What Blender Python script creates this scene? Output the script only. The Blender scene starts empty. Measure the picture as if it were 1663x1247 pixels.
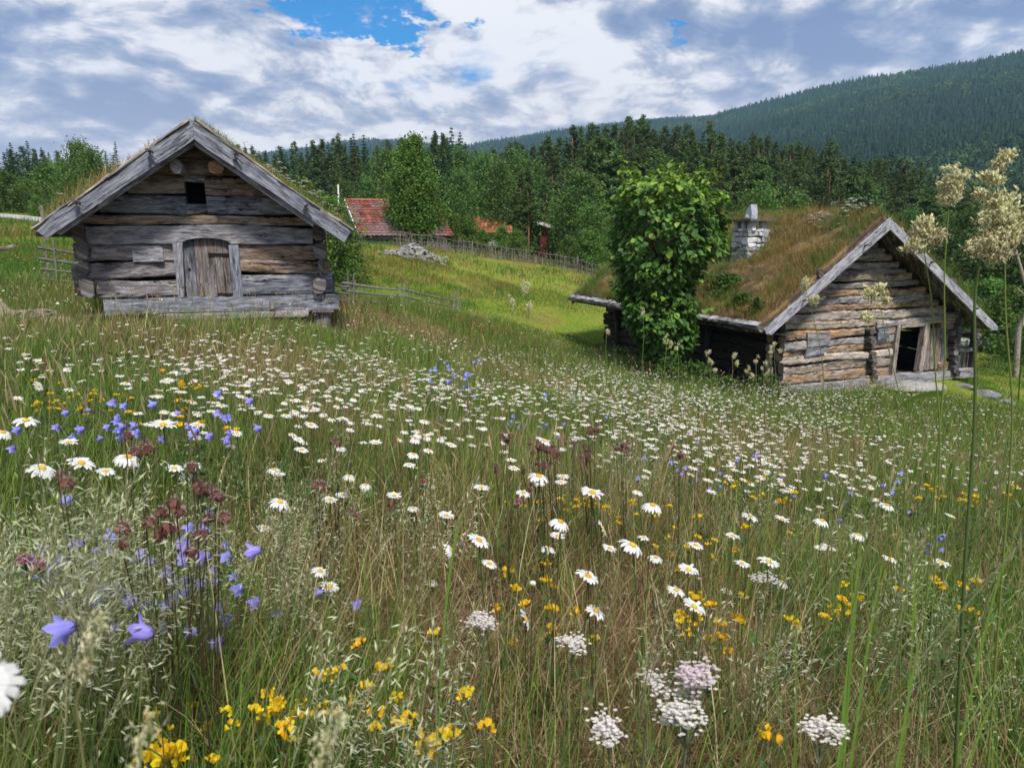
import bpy, math, random
import numpy as np
from mathutils import Vector

# ------------------------------------------------------------------ camera, sky, sun
scene = bpy.context.scene
COL = scene.collection
W0, H0 = 1663.0, 1247.0
FPX = 1144.0
PITCH = math.atan(0.2041)
EYE = 1.05
camd = bpy.data.cameras.new("camera")
camd.sensor_width = 36.0
camd.lens = 36.0 * FPX / W0
camd.clip_start = 0.05
camd.clip_end = 12000
camd.dof.use_dof = True
camd.dof.focus_distance = 2.6
camd.dof.aperture_fstop = 11.0
cam = bpy.data.objects.new("camera", camd)
COL.objects.link(cam)
cam.location = (0, 0, EYE)
cam.rotation_euler = (math.pi / 2 - PITCH, 0, 0)
scene.camera = cam

SUN_EL, SUN_AZ = math.radians(57), math.radians(160)   # azimuth clockwise from +Y: behind the camera, to the right
scene.view_settings.view_transform = 'Standard'
scene.view_settings.look = 'None'
scene.view_settings.exposure = 0.9
scene.view_settings.gamma = 1.0
scene.render.engine = 'CYCLES'
scene.cycles.max_bounces = 5
scene.cycles.diffuse_bounces = 3
scene.cycles.glossy_bounces = 2
scene.cycles.transmission_bounces = 4
scene.cycles.transparent_max_bounces = 6

sun = bpy.data.lights.new("sun", 'SUN')
sun.energy = 3.5
sun.angle = math.radians(9)
sun.color = (1.0, 0.95, 0.86)
suno = bpy.data.objects.new("sun", sun)
COL.objects.link(suno)
sd = Vector((math.sin(SUN_AZ) * math.cos(SUN_EL), math.cos(SUN_AZ) * math.cos(SUN_EL), math.sin(SUN_EL)))
suno.rotation_euler = sd.to_track_quat('Z', 'Y').to_euler()
suno.location = (0, -10, 30)


class NT:
    """small helper round a node tree"""
    def __init__(s, nt):
        s.nt = nt
        nt.nodes.clear()

    def n(s, typ, ins=None, **kw):
        nd = s.nt.nodes.new(typ)
        for k, v in kw.items():
            setattr(nd, k, v)
        for k, v in (ins or {}).items():
            s.set(nd.inputs[k], v)
        return nd

    def set(s, sock, v):
        if isinstance(v, bpy.types.NodeSocket):
            s.nt.links.new(v, sock)
        else:
            try:
                sock.default_value = v
            except Exception:
                sock.default_value = (*v, 1.0)

    def math(s, op, a, b=0.0, c=None, clamp=False):
        nd = s.n('ShaderNodeMath', {0: a, 1: b}, operation=op, use_clamp=clamp)
        if c is not None:
            s.set(nd.inputs[2], c)
        return nd.outputs[0]

    def vmath(s, op, a, b=(0, 0, 0)):
        return s.n('ShaderNodeVectorMath', {0: a, 1: b}, operation=op).outputs[0]

    def mix(s, f, a, b, blend='MIX'):
        nd = s.n('ShaderNodeMix', data_type='RGBA', blend_type=blend)
        s.set(nd.inputs[0], f)
        s.set(nd.inputs[6], a)
        s.set(nd.inputs[7], b)
        return nd.outputs[2]

    def noise(s, vec, scale, detail=4.0, rough=0.55, dist=0.0):
        nd = s.n('ShaderNodeTexNoise', {'Scale': scale, 'Detail': detail, 'Roughness': rough, 'Distortion': dist})
        if vec is not None:
            s.set(nd.inputs['Vector'], vec)
        return nd.outputs['Fac']

    def ramp(s, f, stops):
        nd = s.n('ShaderNodeValToRGB', {0: f})
        el = nd.color_ramp.elements
        while len(el) > 1:
            el.remove(el[-1])
        el[0].position, el[0].color = stops[0][0], (*stops[0][1], 1)
        for p, c in stops[1:]:
            e = el.new(p)
            e.color = (*c, 1)
        return nd.outputs[0]

    def maprange(s, v, a, b, c=0.0, d=1.0, smooth=True):
        nd = s.n('ShaderNodeMapRange', {0: v, 1: a, 2: b, 3: c, 4: d},
                 interpolation_type='SMOOTHSTEP' if smooth else 'LINEAR')
        return nd.outputs[0]


def build_world():
    w = bpy.data.worlds.new("World")
    scene.world = w
    w.use_nodes = True
    t = NT(w.node_tree)
    out = t.n('ShaderNodeOutputWorld')
    sky = t.n('ShaderNodeTexSky', sky_type='NISHITA', sun_disc=False,
              sun_elevation=SUN_EL, sun_rotation=SUN_AZ, air_density=1.0, dust_density=0.6, ozone_density=2.5)
    blue = t.n('ShaderNodeHueSaturation', {'Hue': 0.5, 'Saturation': 1.65, 'Value': 1.0, 'Color': sky.outputs[0]}).outputs[0]
    bg_sky = t.n('ShaderNodeBackground', {'Color': blue, 'Strength': 0.085})
    d = t.n('ShaderNodeTexCoord').outputs['Generated']
    sep = t.n('ShaderNodeSeparateXYZ', {0: d})
    z = t.math('MAXIMUM', sep.outputs[2], 0.0)
    zz = t.math('ADD', z, 0.30)
    u = t.math('DIVIDE', sep.outputs[0], zz)
    v = t.math('DIVIDE', sep.outputs[1], zz)
    p = t.n('ShaderNodeCombineXYZ', {0: u, 1: v, 2: 3.7}).outputs[0]
    # domain warp
    wn = t.n('ShaderNodeTexNoise', {'Vector': p, 'Scale': 1.7, 'Detail': 3.0})
    wv = t.vmath('SUBTRACT', wn.outputs['Color'], (0.5, 0.5, 0.5))
    wv = t.vmath('MULTIPLY', wv, (0.3, 0.3, 0.0))
    pw = t.vmath('ADD', p, wv)
    big = t.noise(pw, 1.25, 5.0, 0.55)
    q1 = t.vmath('ADD', pw, (7.3, 1.1, 0))
    fine = t.noise(q1, 3.4, 10.0, 0.6, 0.1)
    fine2 = t.noise(t.vmath('ADD', q1, (-0.03, 0.085, 0)), 3.4, 7.0, 0.57, 0.1)
    dens = t.math('ADD', t.math('MULTIPLY', big, 0.45), t.math('MULTIPLY', fine, 0.55))

    rn = t.n('ShaderNodeTexNoise', {'Vector': p, 'Scale': 7.5, 'Detail': 6.0, 'Roughness': 0.65})
    pr = t.vmath('ADD', p, t.vmath('MULTIPLY', t.vmath('SUBTRACT', rn.outputs['Color'], (0.5, 0.5, 0.5)), (0.75, 0.42, 0.0)))

    def gap(px, py, r, amt):          # a thin place in the cloud deck, in a fixed compass direction
        dx, dy = (px - W0 / 2) / FPX, -(py - H0 / 2) / FPX
        dv = Vector((dx, math.cos(PITCH) + dy * math.sin(PITCH), -math.sin(PITCH) + dy * math.cos(PITCH))).normalized()
        zq = dv.z + 0.30
        q = (dv.x / zq, dv.y / zq, 3.7)
        dif = t.vmath('MULTIPLY', t.vmath('SUBTRACT', pr, q), (1.0 / r[0], 1.0 / r[1], 0))
        ln = t.n('ShaderNodeVectorMath', {0: dif}, operation='LENGTH').outputs['Value']
        return t.math('MULTIPLY', t.maprange(ln, 1.0, 0.0), amt)
    hole = gap(555, 5, (0.32, 0.17), 0.40)
    hole = t.math('ADD', hole, gap(650, 50, (0.17, 0.09), 0.36))
    hole = t.math('ADD', hole, gap(1103, 62, (0.07, 0.05), 0.26))
    hole = t.math('ADD', hole, gap(480, 0, (0.2, 0.1), 0.12))
    cov = t.math('SUBTRACT', t.math('ADD', t.math('MULTIPLY', t.math('SUBTRACT', dens, 0.5), 1.5), 0.77), hole)
    cover = t.maprange(cov, 0.40, 0.60)
    dark = t.math('ADD', gap(330, 175, (0.8, 0.35), 0.10), gap(1250, 50, (0.9, 0.32), 0.10))
    dark = t.math('ADD', dark, gap(60, 185, (0.7, 0.4), 0.05))
    dark = t.math('SUBTRACT', dark, gap(560, 135, (0.6, 0.3), 0.035))
    dark = t.math('SUBTRACT', dark, gap(890, 110, (0.5, 0.4), 0.005))
    thick = t.math('ADD', t.math('MULTIPLY', big, 0.5), t.math('MULTIPLY', fine2, 0.5))
    thick = t.math('ADD', thick, dark)
    relief = t.math('MULTIPLY', t.math('SUBTRACT', fine2, fine), 1.25)
    shade = t.math('ADD', thick, relief)
    col = t.ramp(shade, [(0.345, (1.0, 0.98, 0.96)), (0.42, (0.80, 0.79, 0.81)), (0.50, (0.50, 0.53, 0.62)),
                         (0.58, (0.33, 0.385, 0.52)), (0.68, (0.21, 0.27, 0.43))])
    # paler towards the horizon where one looks through more bright cloud
    hz = t.maprange(z, 0.04, 0.27, 0.45, 0.0)
    col = t.mix(hz, col, (0.74, 0.76, 0.82, 1))
    bg_c = t.n('ShaderNodeBackground', {'Color': col, 'Strength': 0.60})
    ms = t.n('ShaderNodeMixShader', {0: cover, 1: bg_sky.outputs[0], 2: bg_c.outputs[0]})
    t.nt.links.new(ms.outputs[0], out.inputs[0])


build_world()

# ------------------------------------------------------------------ helpers
rng = np.random.default_rng(11)
random.seed(5)
CP, SP = math.cos(PITCH), math.sin(PITCH)


def at(px, py, Y):
    """world point that lies Y metres ahead of the camera along a line of sight of the photograph"""
    dx, dy = (px - W0 / 2) / FPX, -(py - H0 / 2) / FPX
    d = np.array([dx, CP + dy * SP, -SP + dy * CP])
    return np.array([0, 0, EYE]) + d * (Y / d[1])


def on_plane(px, py, p0, n):
    dx, dy = (px - W0 / 2) / FPX, -(py - H0 / 2) / FPX
    d = np.array([dx, CP + dy * SP, -SP + dy * CP])
    o = np.array([0, 0, EYE])
    return o + d * (np.dot(np.asarray(p0) - o, n) / np.dot(d, n))


def pix(P):
    """photograph pixel of world points"""
    P = np.atleast_2d(P) - np.array([0, 0, EYE])
    f = P[:, 1] * CP - P[:, 2] * SP
    up = P[:, 1] * SP + P[:, 2] * CP
    f = np.where(f < 0.05, 0.05, f)
    return np.stack([W0 / 2 + FPX * P[:, 0] / f, H0 / 2 - FPX * up / f], 1)


def hash2(ix, iy, s):
    h = (ix.astype(np.int64) * 374761393 + iy.astype(np.int64) * 668265263 + s * 1274126177) & 0xffffffff
    h = ((h ^ (h >> 13)) * 1274126177) & 0xffffffff
    return ((h ^ (h >> 16)) & 0xffff) / 65535.0


def vnoise(x, y, s=0):
    x = np.asarray(x, float)
    y = np.asarray(y, float)
    ix, iy = np.floor(x), np.floor(y)
    fx, fy = x - ix, y - iy
    fx, fy = fx * fx * (3 - 2 * fx), fy * fy * (3 - 2 * fy)
    a, b = hash2(ix, iy, s), hash2(ix + 1, iy, s)
    c, d = hash2(ix, iy + 1, s), hash2(ix + 1, iy + 1, s)
    return (a * (1 - fx) + b * fx) * (1 - fy) + (c * (1 - fx) + d * fx) * fy


def fbm(x, y, s=0, o=4):
    r, a, t = 0, 0.5, 0
    for k in range(o):
        r = r + a * vnoise(np.asarray(x) * 2 ** k + 17 * k, np.asarray(y) * 2 ** k - 9 * k, s + k)
        t += a
        a *= 0.5
    return r / t


def rotm(az, tx=0.0, ty=0.0):
    """(N,3,3) rotations: tilt about x, about y, then turn by az"""
    az, tx, ty = np.broadcast_arrays(np.asarray(az, float), tx, ty)
    ca, sa, cx, sx, cy, sy = np.cos(az), np.sin(az), np.cos(tx), np.sin(tx), np.cos(ty), np.sin(ty)
    o, z = np.ones_like(ca), np.zeros_like(ca)
    Rz = np.stack([ca, -sa, z, sa, ca, z, z, z, o], -1).reshape(-1, 3, 3)
    Rx = np.stack([o, z, z, z, cx, -sx, z, sx, cx], -1).reshape(-1, 3, 3)
    Ry = np.stack([cy, z, sy, z, o, z, -sy, z, cy], -1).reshape(-1, 3, 3)
    return Rz @ Ry @ Rx


class Geo:
    """collects vertices, faces, a tint per vertex, a grain coordinate per vertex and a material slot per face"""
    def __init__(s):
        s.V, s.F, s.C, s.G, s.n = [], {3: [], 4: []}, [], [], 0

    def add(s, V, F, col=(1, 1, 1), gr=None, mi=0):
        V = np.asarray(V, float).reshape(-1, 3)
        k = len(V)
        col = np.asarray(col, float)
        if col.ndim == 1:
            col = np.repeat(col[None], k, 0)
        s.V.append(V)
        s.C.append(col[:, :3])
        s.G.append(np.zeros((k, 3)) if gr is None else np.asarray(gr, float))
        if isinstance(F, np.ndarray):
            F = [F]
        else:
            F = [np.array([f for f in F if len(f) == m]) for m in (3, 4)]
        for f in F:
            if len(f):
                s.F[f.shape[1]].append((f.astype(np.int64) + s.n, mi))
        s.n += k
        return s

    def scatter(s, T, F, C, pos, R, scale, tint=None, mi=0):
        """many turned and scaled copies of one template in this mesh"""
        N, k = len(pos), len(T)
        if N == 0:
            return s
        sc = np.asarray(scale, float)
        sc = np.repeat(sc[:, None], 3, 1) if sc.ndim == 1 else sc
        X = np.einsum('nij,nkj->nki', R, T[None] * sc[:, None, :]) + pos[:, None, :]
        C = np.asarray(C, float)
        C = np.repeat(C[None], k, 0) if C.ndim == 1 else C
        CC = np.repeat(C[None], N, 0)
        if tint is not None:
            CC = CC * tint[:, None, :]
        off = (np.arange(N) * k)[:, None, None]
        fl = F if isinstance(F, list) else [F]
        V = X.reshape(-1, 3)
        s.V.append(V)
        s.C.append(CC.reshape(-1, 3))
        s.G.append(np.zeros((len(V), 3)))
        for f in fl:
            if len(f):
                ff = (np.asarray(f)[None] + off).reshape(-1, np.asarray(f).shape[1])
                s.F[ff.shape[1]].append((ff + s.n, mi))
        s.n += len(V)
        return s

    def mesh(s, name, mats, origin=(0, 0, 0), smooth=False, grain=False):
        me = bpy.data.meshes.new(name)
        V = np.concatenate(s.V) - np.asarray(origin, float)
        loops, starts, mi, p = [], [], [], 0
        for k in (3, 4):
            for f, m in s.F[k]:
                loops.append(f.ravel())
                starts.append(p + np.arange(len(f)) * k)
                mi.append(np.full(len(f), m))
                p += f.size
        loops, starts, mi = np.concatenate(loops), np.concatenate(starts), np.concatenate(mi)
        me.vertices.add(len(V))
        me.vertices.foreach_set('co', V.astype(np.float32).ravel())
        me.loops.add(len(loops))
        me.loops.foreach_set('vertex_index', loops.astype(np.int32))
        me.polygons.add(len(starts))
        me.polygons.foreach_set('loop_start', starts.astype(np.int32))
        me.polygons.foreach_set('material_index', mi.astype(np.int32))
        me.polygons.foreach_set('use_smooth', np.full(len(starts), smooth))
        C = np.concatenate(s.C)
        a = me.attributes.new('tint', 'FLOAT_COLOR', 'POINT')
        a.data.foreach_set('color', np.concatenate([C, np.ones((len(C), 1))], 1).astype(np.float32).ravel())
        if grain:
            g = me.attributes.new('grain', 'FLOAT_VECTOR', 'POINT')
            g.data.foreach_set('vector', np.concatenate(s.G).astype(np.float32).ravel())
        for m in (mats if isinstance(mats, (list, tuple)) else [mats]):
            me.materials.append(m)
        me.update(calc_edges=True)
        me.validate(clean_customdata=False)
        return me


def link(name, me, parent=None, loc=(0, 0, 0)):
    o = bpy.data.objects.new(name, me)
    COL.objects.link(o)
    o.parent = parent
    o.location = loc
    return o


XF = None        # (pivot, angle): a house drawn square-on is turned about its pivot when its parts are built


def xf(P):
    if XF is None:
        return np.asarray(P, float)
    (px, py), a = XF
    P = np.asarray(P, float)
    x, y = P[..., 0] - px, P[..., 1] - py
    return np.stack([px + x * math.cos(a) - y * math.sin(a), py + x * math.sin(a) + y * math.cos(a), P[..., 2]], -1)


def build(g, name, mats, parent=None, smooth=False, grain=False, label=None):
    """one part (or one-mesh thing) from world-space geometry"""
    if XF is not None:
        g.V = [xf(v) for v in g.V]
    org = parent_origin(parent)
    o = link(name, g.mesh(name, mats, org, smooth, grain), parent)
    if label:
        o['label'] = label
    return o


def parent_origin(p):
    r = np.zeros(3)
    while p is not None:
        r = r + np.array(p.location)
        p = p.parent
    return r


def tag(o, label, cat, group=None, kind=None):
    o['label'] = label
    o['category'] = cat
    if group:
        o['group'] = group
    if kind:
        o['kind'] = kind
    return o


def empty(name, loc, label=None, cat=None, group=None):
    o = bpy.data.objects.new(name, None)
    o.empty_display_size = 0.2
    COL.objects.link(o)
    o.location = loc
    if label:
        tag(o, label, cat, group)
    return o


def copy_thing(root, loc, rz=0.0, sc=1.0, label=None, group=None):
    r = root.copy()
    COL.objects.link(r)
    r.location = loc
    r.rotation_euler = (0, 0, rz)
    r.scale = (sc, sc, sc) if not hasattr(sc, '__len__') else sc
    for ch in root.children:
        c = ch.copy()
        COL.objects.link(c)
        c.parent = r
        for g in ch.children:
            d = g.copy()
            COL.objects.link(d)
            d.parent = c
    if label:
        r['label'] = label
    if group:
        r['group'] = group
    return r


# ------------------------------------------------------------------ materials
def new_mat(name):
    m = bpy.data.materials.new(name)
    m.use_nodes = True
    return m, NT(m.node_tree)


def finish(t, shader):
    out = t.n('ShaderNodeOutputMaterial')
    t.nt.links.new(shader, out.inputs[0])


def attr(t, name='tint', vec=False):
    a = t.n('ShaderNodeAttribute', attribute_name=name)
    return a.outputs['Vector'] if vec else a.outputs['Color']


def mat_leaf(name, trans=0.35, rough=0.55, rand=0.25, sat=1.0, spec=0.25):
    m, t = new_mat(name)
    c = attr(t)
    oi = t.n('ShaderNodeObjectInfo').outputs['Random']
    c = t.n('ShaderNodeHueSaturation', {'Hue': t.maprange(oi, 0, 1, 0.485, 0.515, False), 'Saturation': sat,
                                        'Value': t.maprange(oi, 0, 1, 1 - rand, 1 + rand, False), 'Color': c}).outputs[0]
    b = t.n('ShaderNodeBsdfPrincipled', {'Base Color': c, 'Roughness': rough, 'Specular IOR Level': spec})
    sh = b.outputs[0]
    if trans > 0:
        tr = t.n('ShaderNodeBsdfTranslucent', {'Color': t.mix(0.35, c, (0.35, 0.42, 0.05, 1), 'SOFT_LIGHT')})
        sh = t.n('ShaderNodeMixShader', {0: trans, 1: sh, 2: tr.outputs[0]}).outputs[0]
    finish(t, sh)
    return m


def mat_wood(name, weather=0.5, grey=(0.25, 0.25, 0.28), crack=0.75, rough=0.85, stain=0.4):
    """old timber: the tint attribute is the board's own colour; grain runs along grain.x"""
    m, t = new_mat(name)
    c = attr(t)
    g = attr(t, 'grain', True)
    gs = t.vmath('MULTIPLY', g, (1.3, 9.0, 1.0))
    fib = t.noise(t.vmath('MULTIPLY', g, (5.0, 90.0, 1.0)), 1.0, 5.0, 0.65)
    pat = t.noise(gs, 1.0, 5.0, 0.6, 0.6)
    c = t.mix(t.math('MULTIPLY', t.maprange(pat, 0.42, 0.62), weather), c, (*grey, 1))
    pat2 = t.noise(t.vmath('ADD', t.vmath('MULTIPLY', g, (2.2, 5.0, 1.0)), (31, 7, 3)), 1.0, 6.0, 0.65, 0.8)
    c = t.mix(t.math('MULTIPLY', t.maprange(pat2, 0.53, 0.66), stain), c, (0.035, 0.03, 0.03, 1))
    pat3 = t.noise(t.vmath('ADD', t.vmath('MULTIPLY', g, (4.5, 22.0, 1.0)), (3, 17, 9)), 1.0, 4.0, 0.6, 0.5)
    c = t.mix(1.0, c, t.ramp(pat3, [(0.32, (0.5, 0.48, 0.46)), (0.5, (1, 1, 1)), (0.66, (1.5, 1.45, 1.38))]), 'MULTIPLY')
    c = t.mix(1.0, c, t.ramp(fib, [(0.25, (0.45, 0.45, 0.45)), (0.5, (0.92, 0.92, 0.92)), (0.75, (1.3, 1.28, 1.25))]), 'MULTIPLY')
    ck = t.noise(t.vmath('MULTIPLY', g, (1.5, 20.0, 1.0)), 1.0, 3.0, 0.5, 0.9)
    ckm = t.maprange(t.math('ABSOLUTE', t.math('SUBTRACT', ck, 0.5)), 0.030, 0.004)
    gate = t.maprange(t.noise(t.vmath('MULTIPLY', g, (1.1, 6.0, 1.7)), 1.0, 2.0), 0.43, 0.55)
    ckm = t.math('MULTIPLY', t.math('MULTIPLY', ckm, gate), crack)
    c = t.mix(ckm, c, (0.012, 0.010, 0.010, 1))
    kn = t.n('ShaderNodeTexVoronoi', {'Vector': t.vmath('MULTIPLY', g, (1.3, 4.2, 1.0)), 'Scale': 1.0, 'Randomness': 1.0}).outputs['Distance']
    c = t.mix(t.maprange(kn, 0.09, 0.03), c, (0.03, 0.018, 0.012, 1))
    hgt = t.math('SUBTRACT', t.math('MULTIPLY', fib, 0.5), ckm)
    bmp = t.n('ShaderNodeBump', {'Strength': 0.6, 'Distance': 0.012, 'Height': hgt})
    b = t.n('ShaderNodeBsdfPrincipled', {'Base Color': c, 'Roughness': rough, 'Normal': bmp.outputs[0], 'Specular IOR Level': 0.25})
    finish(t, b.outputs[0])
    return m


def mat_plain(name, rough=0.9, scale=6.0, amt=0.35, bump=0.0, metal=0.0, spec=0.3):
    """tinted surface with a procedural mottling in object space"""
    m, t = new_mat(name)
    c = attr(t)
    oc = t.n('ShaderNodeTexCoord').outputs['Object']
    nz = t.noise(oc, scale, 6.0, 0.62, 0.2)
    c = t.mix(1.0, c, t.ramp(nz, [(0.25, (1 - amt,) * 3), (0.5, (1, 1, 1)), (0.75, (1 + amt,) * 3)]), 'MULTIPLY')
    ins = {'Base Color': c, 'Roughness': rough, 'Metallic': metal, 'Specular IOR Level': spec}
    if bump:
        ins['Normal'] = t.n('ShaderNodeBump', {'Strength': 0.7, 'Distance': bump, 'Height': nz}).outputs[0]
    b = t.n('ShaderNodeBsdfPrincipled', ins)
    finish(t, b.outputs[0])
    return m


M = {}
M['leaf'] = mat_leaf('leaf')
M['grass'] = mat_leaf('grass_blade', 0.4, 0.5, 0.0, 1.0, 0.3)
M['needle'] = mat_leaf('conifer_needle', 0.2, 0.7, 0.22, 1.0, 0.15)
M['needle_far'] = mat_leaf('far_needle', 0.0, 0.8, 0.0, 1.0, 0.1)
M['petal'] = mat_leaf('petal', 0.35, 0.6, 0.0, 1.0, 0.2)
M['wood'] = mat_wood('weathered_timber', 0.55)
M['log'] = mat_wood('old_log', 0.55, (0.33, 0.32, 0.345), 1.0, 0.85, 0.52)
M['tar'] = mat_wood('tarred_log', 0.25, (0.10, 0.095, 0.095), 0.8, 0.8, 0.5)
M['board'] = mat_wood('silver_board', 0.6, (0.31, 0.325, 0.385), 0.9, 0.8, 0.30)
M['bark'] = mat_plain('bark', 0.95, 14.0, 0.5, 0.03)
M['stone'] = mat_plain('stone', 0.9, 9.0, 0.4, 0.03)
M['lime'] = mat_plain('limewash', 0.9, 11.0, 0.3, 0.015)
M['iron'] = mat_plain('rusty_iron', 0.7, 20.0, 0.4, 0.0, 0.6)
M['tile'] = mat_plain('clay_tile', 0.8, 2.5, 0.5, 0.0)
M['paint'] = mat_plain('painted_board', 0.7, 5.0, 0.15, 0.0)
M['sod'] = mat_plain('sod', 1.0, 5.0, 0.55, 0.05)
M['dark'] = mat_plain('dark_inside', 1.0, 3.0, 0.2)

# ------------------------------------------------------------------ terrain
_cp = []
for q in [(0, 0, -.02), (-1.5, 0.5, .12), (-3, 2, .22), (1.5, 0.5, -.12), (3, 2, -.5), (0, 2.5, -.18), (-1, 1.5, 0.02), (1, 2.5, -.36),
          (-4, 9, -.12), (-6, 6, .1), (-9, 10, .12), (2.5, 6, -1.15), (4.5, 11, -1.95), (-1.6, 14, -1.35), (-.5, 8, -.85), (-4, 4.3, .0), (0, 5.5, -.62),
          (6.44, 17, -2.72), (12.6, 19.7, -2.78), (9.5, 18.2, -2.78), (3.1, 24.3, -2.72), (9.4, 27, -2.7),
          (-7.6, 11.6, -.42), (-3.0, 11.6, -.42), (-2.9, 16.5, -.5), (-7.4, 16.5, -.15), (-5.3, 11.0, -.3),
          (0, -5, .2), (-8, -4, .8), (8, -4, -1.0), (10, 8, -2.4), (14, 14, -3.1)]:
    _cp.append(q)
for q in [(0, 505, 12), (700, 585, 14.5), (900, 605, 16), (1655, 665, 19), (600, 460, 25), (600, 397, 36), (540, 402, 34), (750, 525, 22),
          (750, 424, 34), (830, 430, 38), (970, 447, 42), (950, 535, 27), (870, 482, 30.5), (40, 425, 22), (40, 368, 40), (0, 347, 55), (90, 350, 52),
          (100, 405, 28), (400, 405, 70), (670, 397, 48), (610, 398, 42), (950, 440, 70), (1250, 440, 80), (1500, 450, 60), (1650, 570, 35),
          (1620, 605, 25), (570, 496, 17), (659, 503, 18.5), (738, 518, 19.5), (-100, 330, 90), (150, 345, 90), (-300, 345, 50), (1900, 600, 35),
          (-250, 440, 20), (2100, 620, 22), (500, 395, 45), (300, 395, 45), (640, 425, 31), (690, 400, 40), (900, 432, 41)]:
    _cp.append(tuple(at(*q)))
_cp = np.array(_cp)


def _fit():
    d = np.sqrt(((_cp[:, None, :2] - _cp[None, :, :2]) ** 2).sum(-1) + 0.5)
    n = len(_cp)
    A = np.zeros((n + 3, n + 3))
    A[:n, :n] = -d + np.eye(n) * 0.04
    A[:n, n] = 1
    A[:n, n + 1:] = _cp[:, :2]
    A[n:, :n] = A[:n, n:].T
    return np.linalg.solve(A, np.concatenate([_cp[:, 2], np.zeros(3)]))


_w = _fit()


def ground_z(x, y):
    x, y = np.broadcast_arrays(np.asarray(x, float), np.asarray(y, float))
    sh = x.shape
    x, y = x.ravel(), y.ravel()
    z = np.empty_like(x)
    for i in range(0, len(x), 20000):
        a, b = x[i:i + 20000], y[i:i + 20000]
        d = np.sqrt((a[:, None] - _cp[None, :, 0]) ** 2 + (b[:, None] - _cp[None, :, 1]) ** 2 + 0.5)
        z[i:i + 20000] = -d @ _w[:-3] + _w[-3] + _w[-2] * a + _w[-1] * b
    r = np.hypot(x, y)
    f = np.clip((r - 60) / 80, 0, 1)
    f = f * f * (3 - 2 * f)
    far = np.where(x < 0, 2.0, -3.0 + 2.5 * np.clip((30 - x) / 60, 0, 1))
    z = z * (1 - f) + f * far
    amp = 0.06 + 0.10 * np.clip((r - 18) / 15, 0, 1)
    z = z + amp * (fbm(x * 0.9, y * 0.9, 3, 4) - 0.5) * np.clip(r / 1.5, 0.3, 1)
    return z.reshape(sh)


def gz(x, y):
    return float(ground_z(np.array([x]), np.array([y]))[0])


def build_ground():
    rad = np.concatenate([[0.02], np.geomspace(0.25, 60, 190), np.geomspace(62, 1900, 50)])
    ang = np.concatenate([np.linspace(-55, 55, 330), np.linspace(55, 305, 90)[1:-1]]) * math.pi / 180
    R, A = np.meshgrid(rad, ang, indexing='ij')
    X, Y = R * np.sin(A), R * np.cos(A)
    Z = ground_z(X, Y)
    nr, na = R.shape
    idx = np.arange(nr * na).reshape(nr, na)
    nx = np.roll(idx, -1, 1)
    F = np.stack([idx[:-1], idx[1:], nx[1:], nx[:-1]], -1).reshape(-1, 4)[:, ::-1]
    g = Geo().add(np.stack([X, Y, Z], -1).reshape(-1, 3), F)
    m, t = new_mat('meadow_soil')
    pos = t.n('ShaderNodeTexCoord').outputs['Object']
    n1 = t.noise(pos, 0.55, 5, 0.6, 0.4)
    n2 = t.noise(pos, 9.0, 8, 0.7)
    n3 = t.noise(pos, 60.0, 4, 0.7)
    near = t.ramp(n1, [(0.32, (0.10, 0.085, 0.03)), (0.5, (0.10, 0.075, 0.035)), (0.62, (0.15, 0.10, 0.05)), (0.75, (0.07, 0.075, 0.02))])
    far = t.ramp(n1, [(0.34, (0.11, 0.175, 0.020)), (0.5, (0.15, 0.185, 0.026)), (0.6, (0.17, 0.145, 0.04)), (0.72, (0.09, 0.155, 0.018))])
    ln = t.n('ShaderNodeVectorMath', {0: pos}, operation='LENGTH').outputs['Value']
    c = t.mix(t.maprange(ln, 14, 22), near, far)
    wood = t.ramp(n2, [(0.3, (0.03, 0.045, 0.012)), (0.7, (0.06, 0.075, 0.02))])
    c = t.mix(t.maprange(ln, 55, 75), c, wood)
    c = t.mix(1.0, c, t.ramp(n2, [(0.25, (0.55,) * 3), (0.5, (1.0,) * 3), (0.75, (1.5,) * 3)]), 'MULTIPLY')
    c = t.mix(1.0, c, t.ramp(n3, [(0.3, (0.6,) * 3), (0.7, (1.4,) * 3)]), 'MULTIPLY')
    bm = t.n('ShaderNodeBump', {'Strength': 0.8, 'Distance': 0.03, 'Height': n3})
    b = t.n('ShaderNodeBsdfPrincipled', {'Base Color': c, 'Roughness': 1.0, 'Normal': bm.outputs[0], 'Specular IOR Level': 0.1})
    finish(t, b.outputs[0])
    o = build(g, 'ground', m, smooth=True)
    o['kind'] = 'structure'


build_ground()

# ------------------------------------------------------------------ the wooded mountain
RIDGE = [(-700, 330), (-200, 300), (300, 262), (430, 246), (500, 237), (560, 226), (600, 224), (650, 226), (700, 232), (750, 236), (800, 228), (860, 219), (930, 208),
         (1000, 198), (1080, 190), (1150, 187), (1200, 174), (1260, 158), (1330, 140), (1400, 125), (1480, 113), (1560, 103), (1663, 83), (1800, 62), (2100, 45), (2600, 60)]
_ra, _re = [], []
for px, py in RIDGE:
    q = at(px, py, 100.0) - np.array([0, 0, EYE])
    _ra.append(math.atan2(q[0], q[1]))
    _re.append(q[2] / math.hypot(q[0], q[1]))


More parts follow.
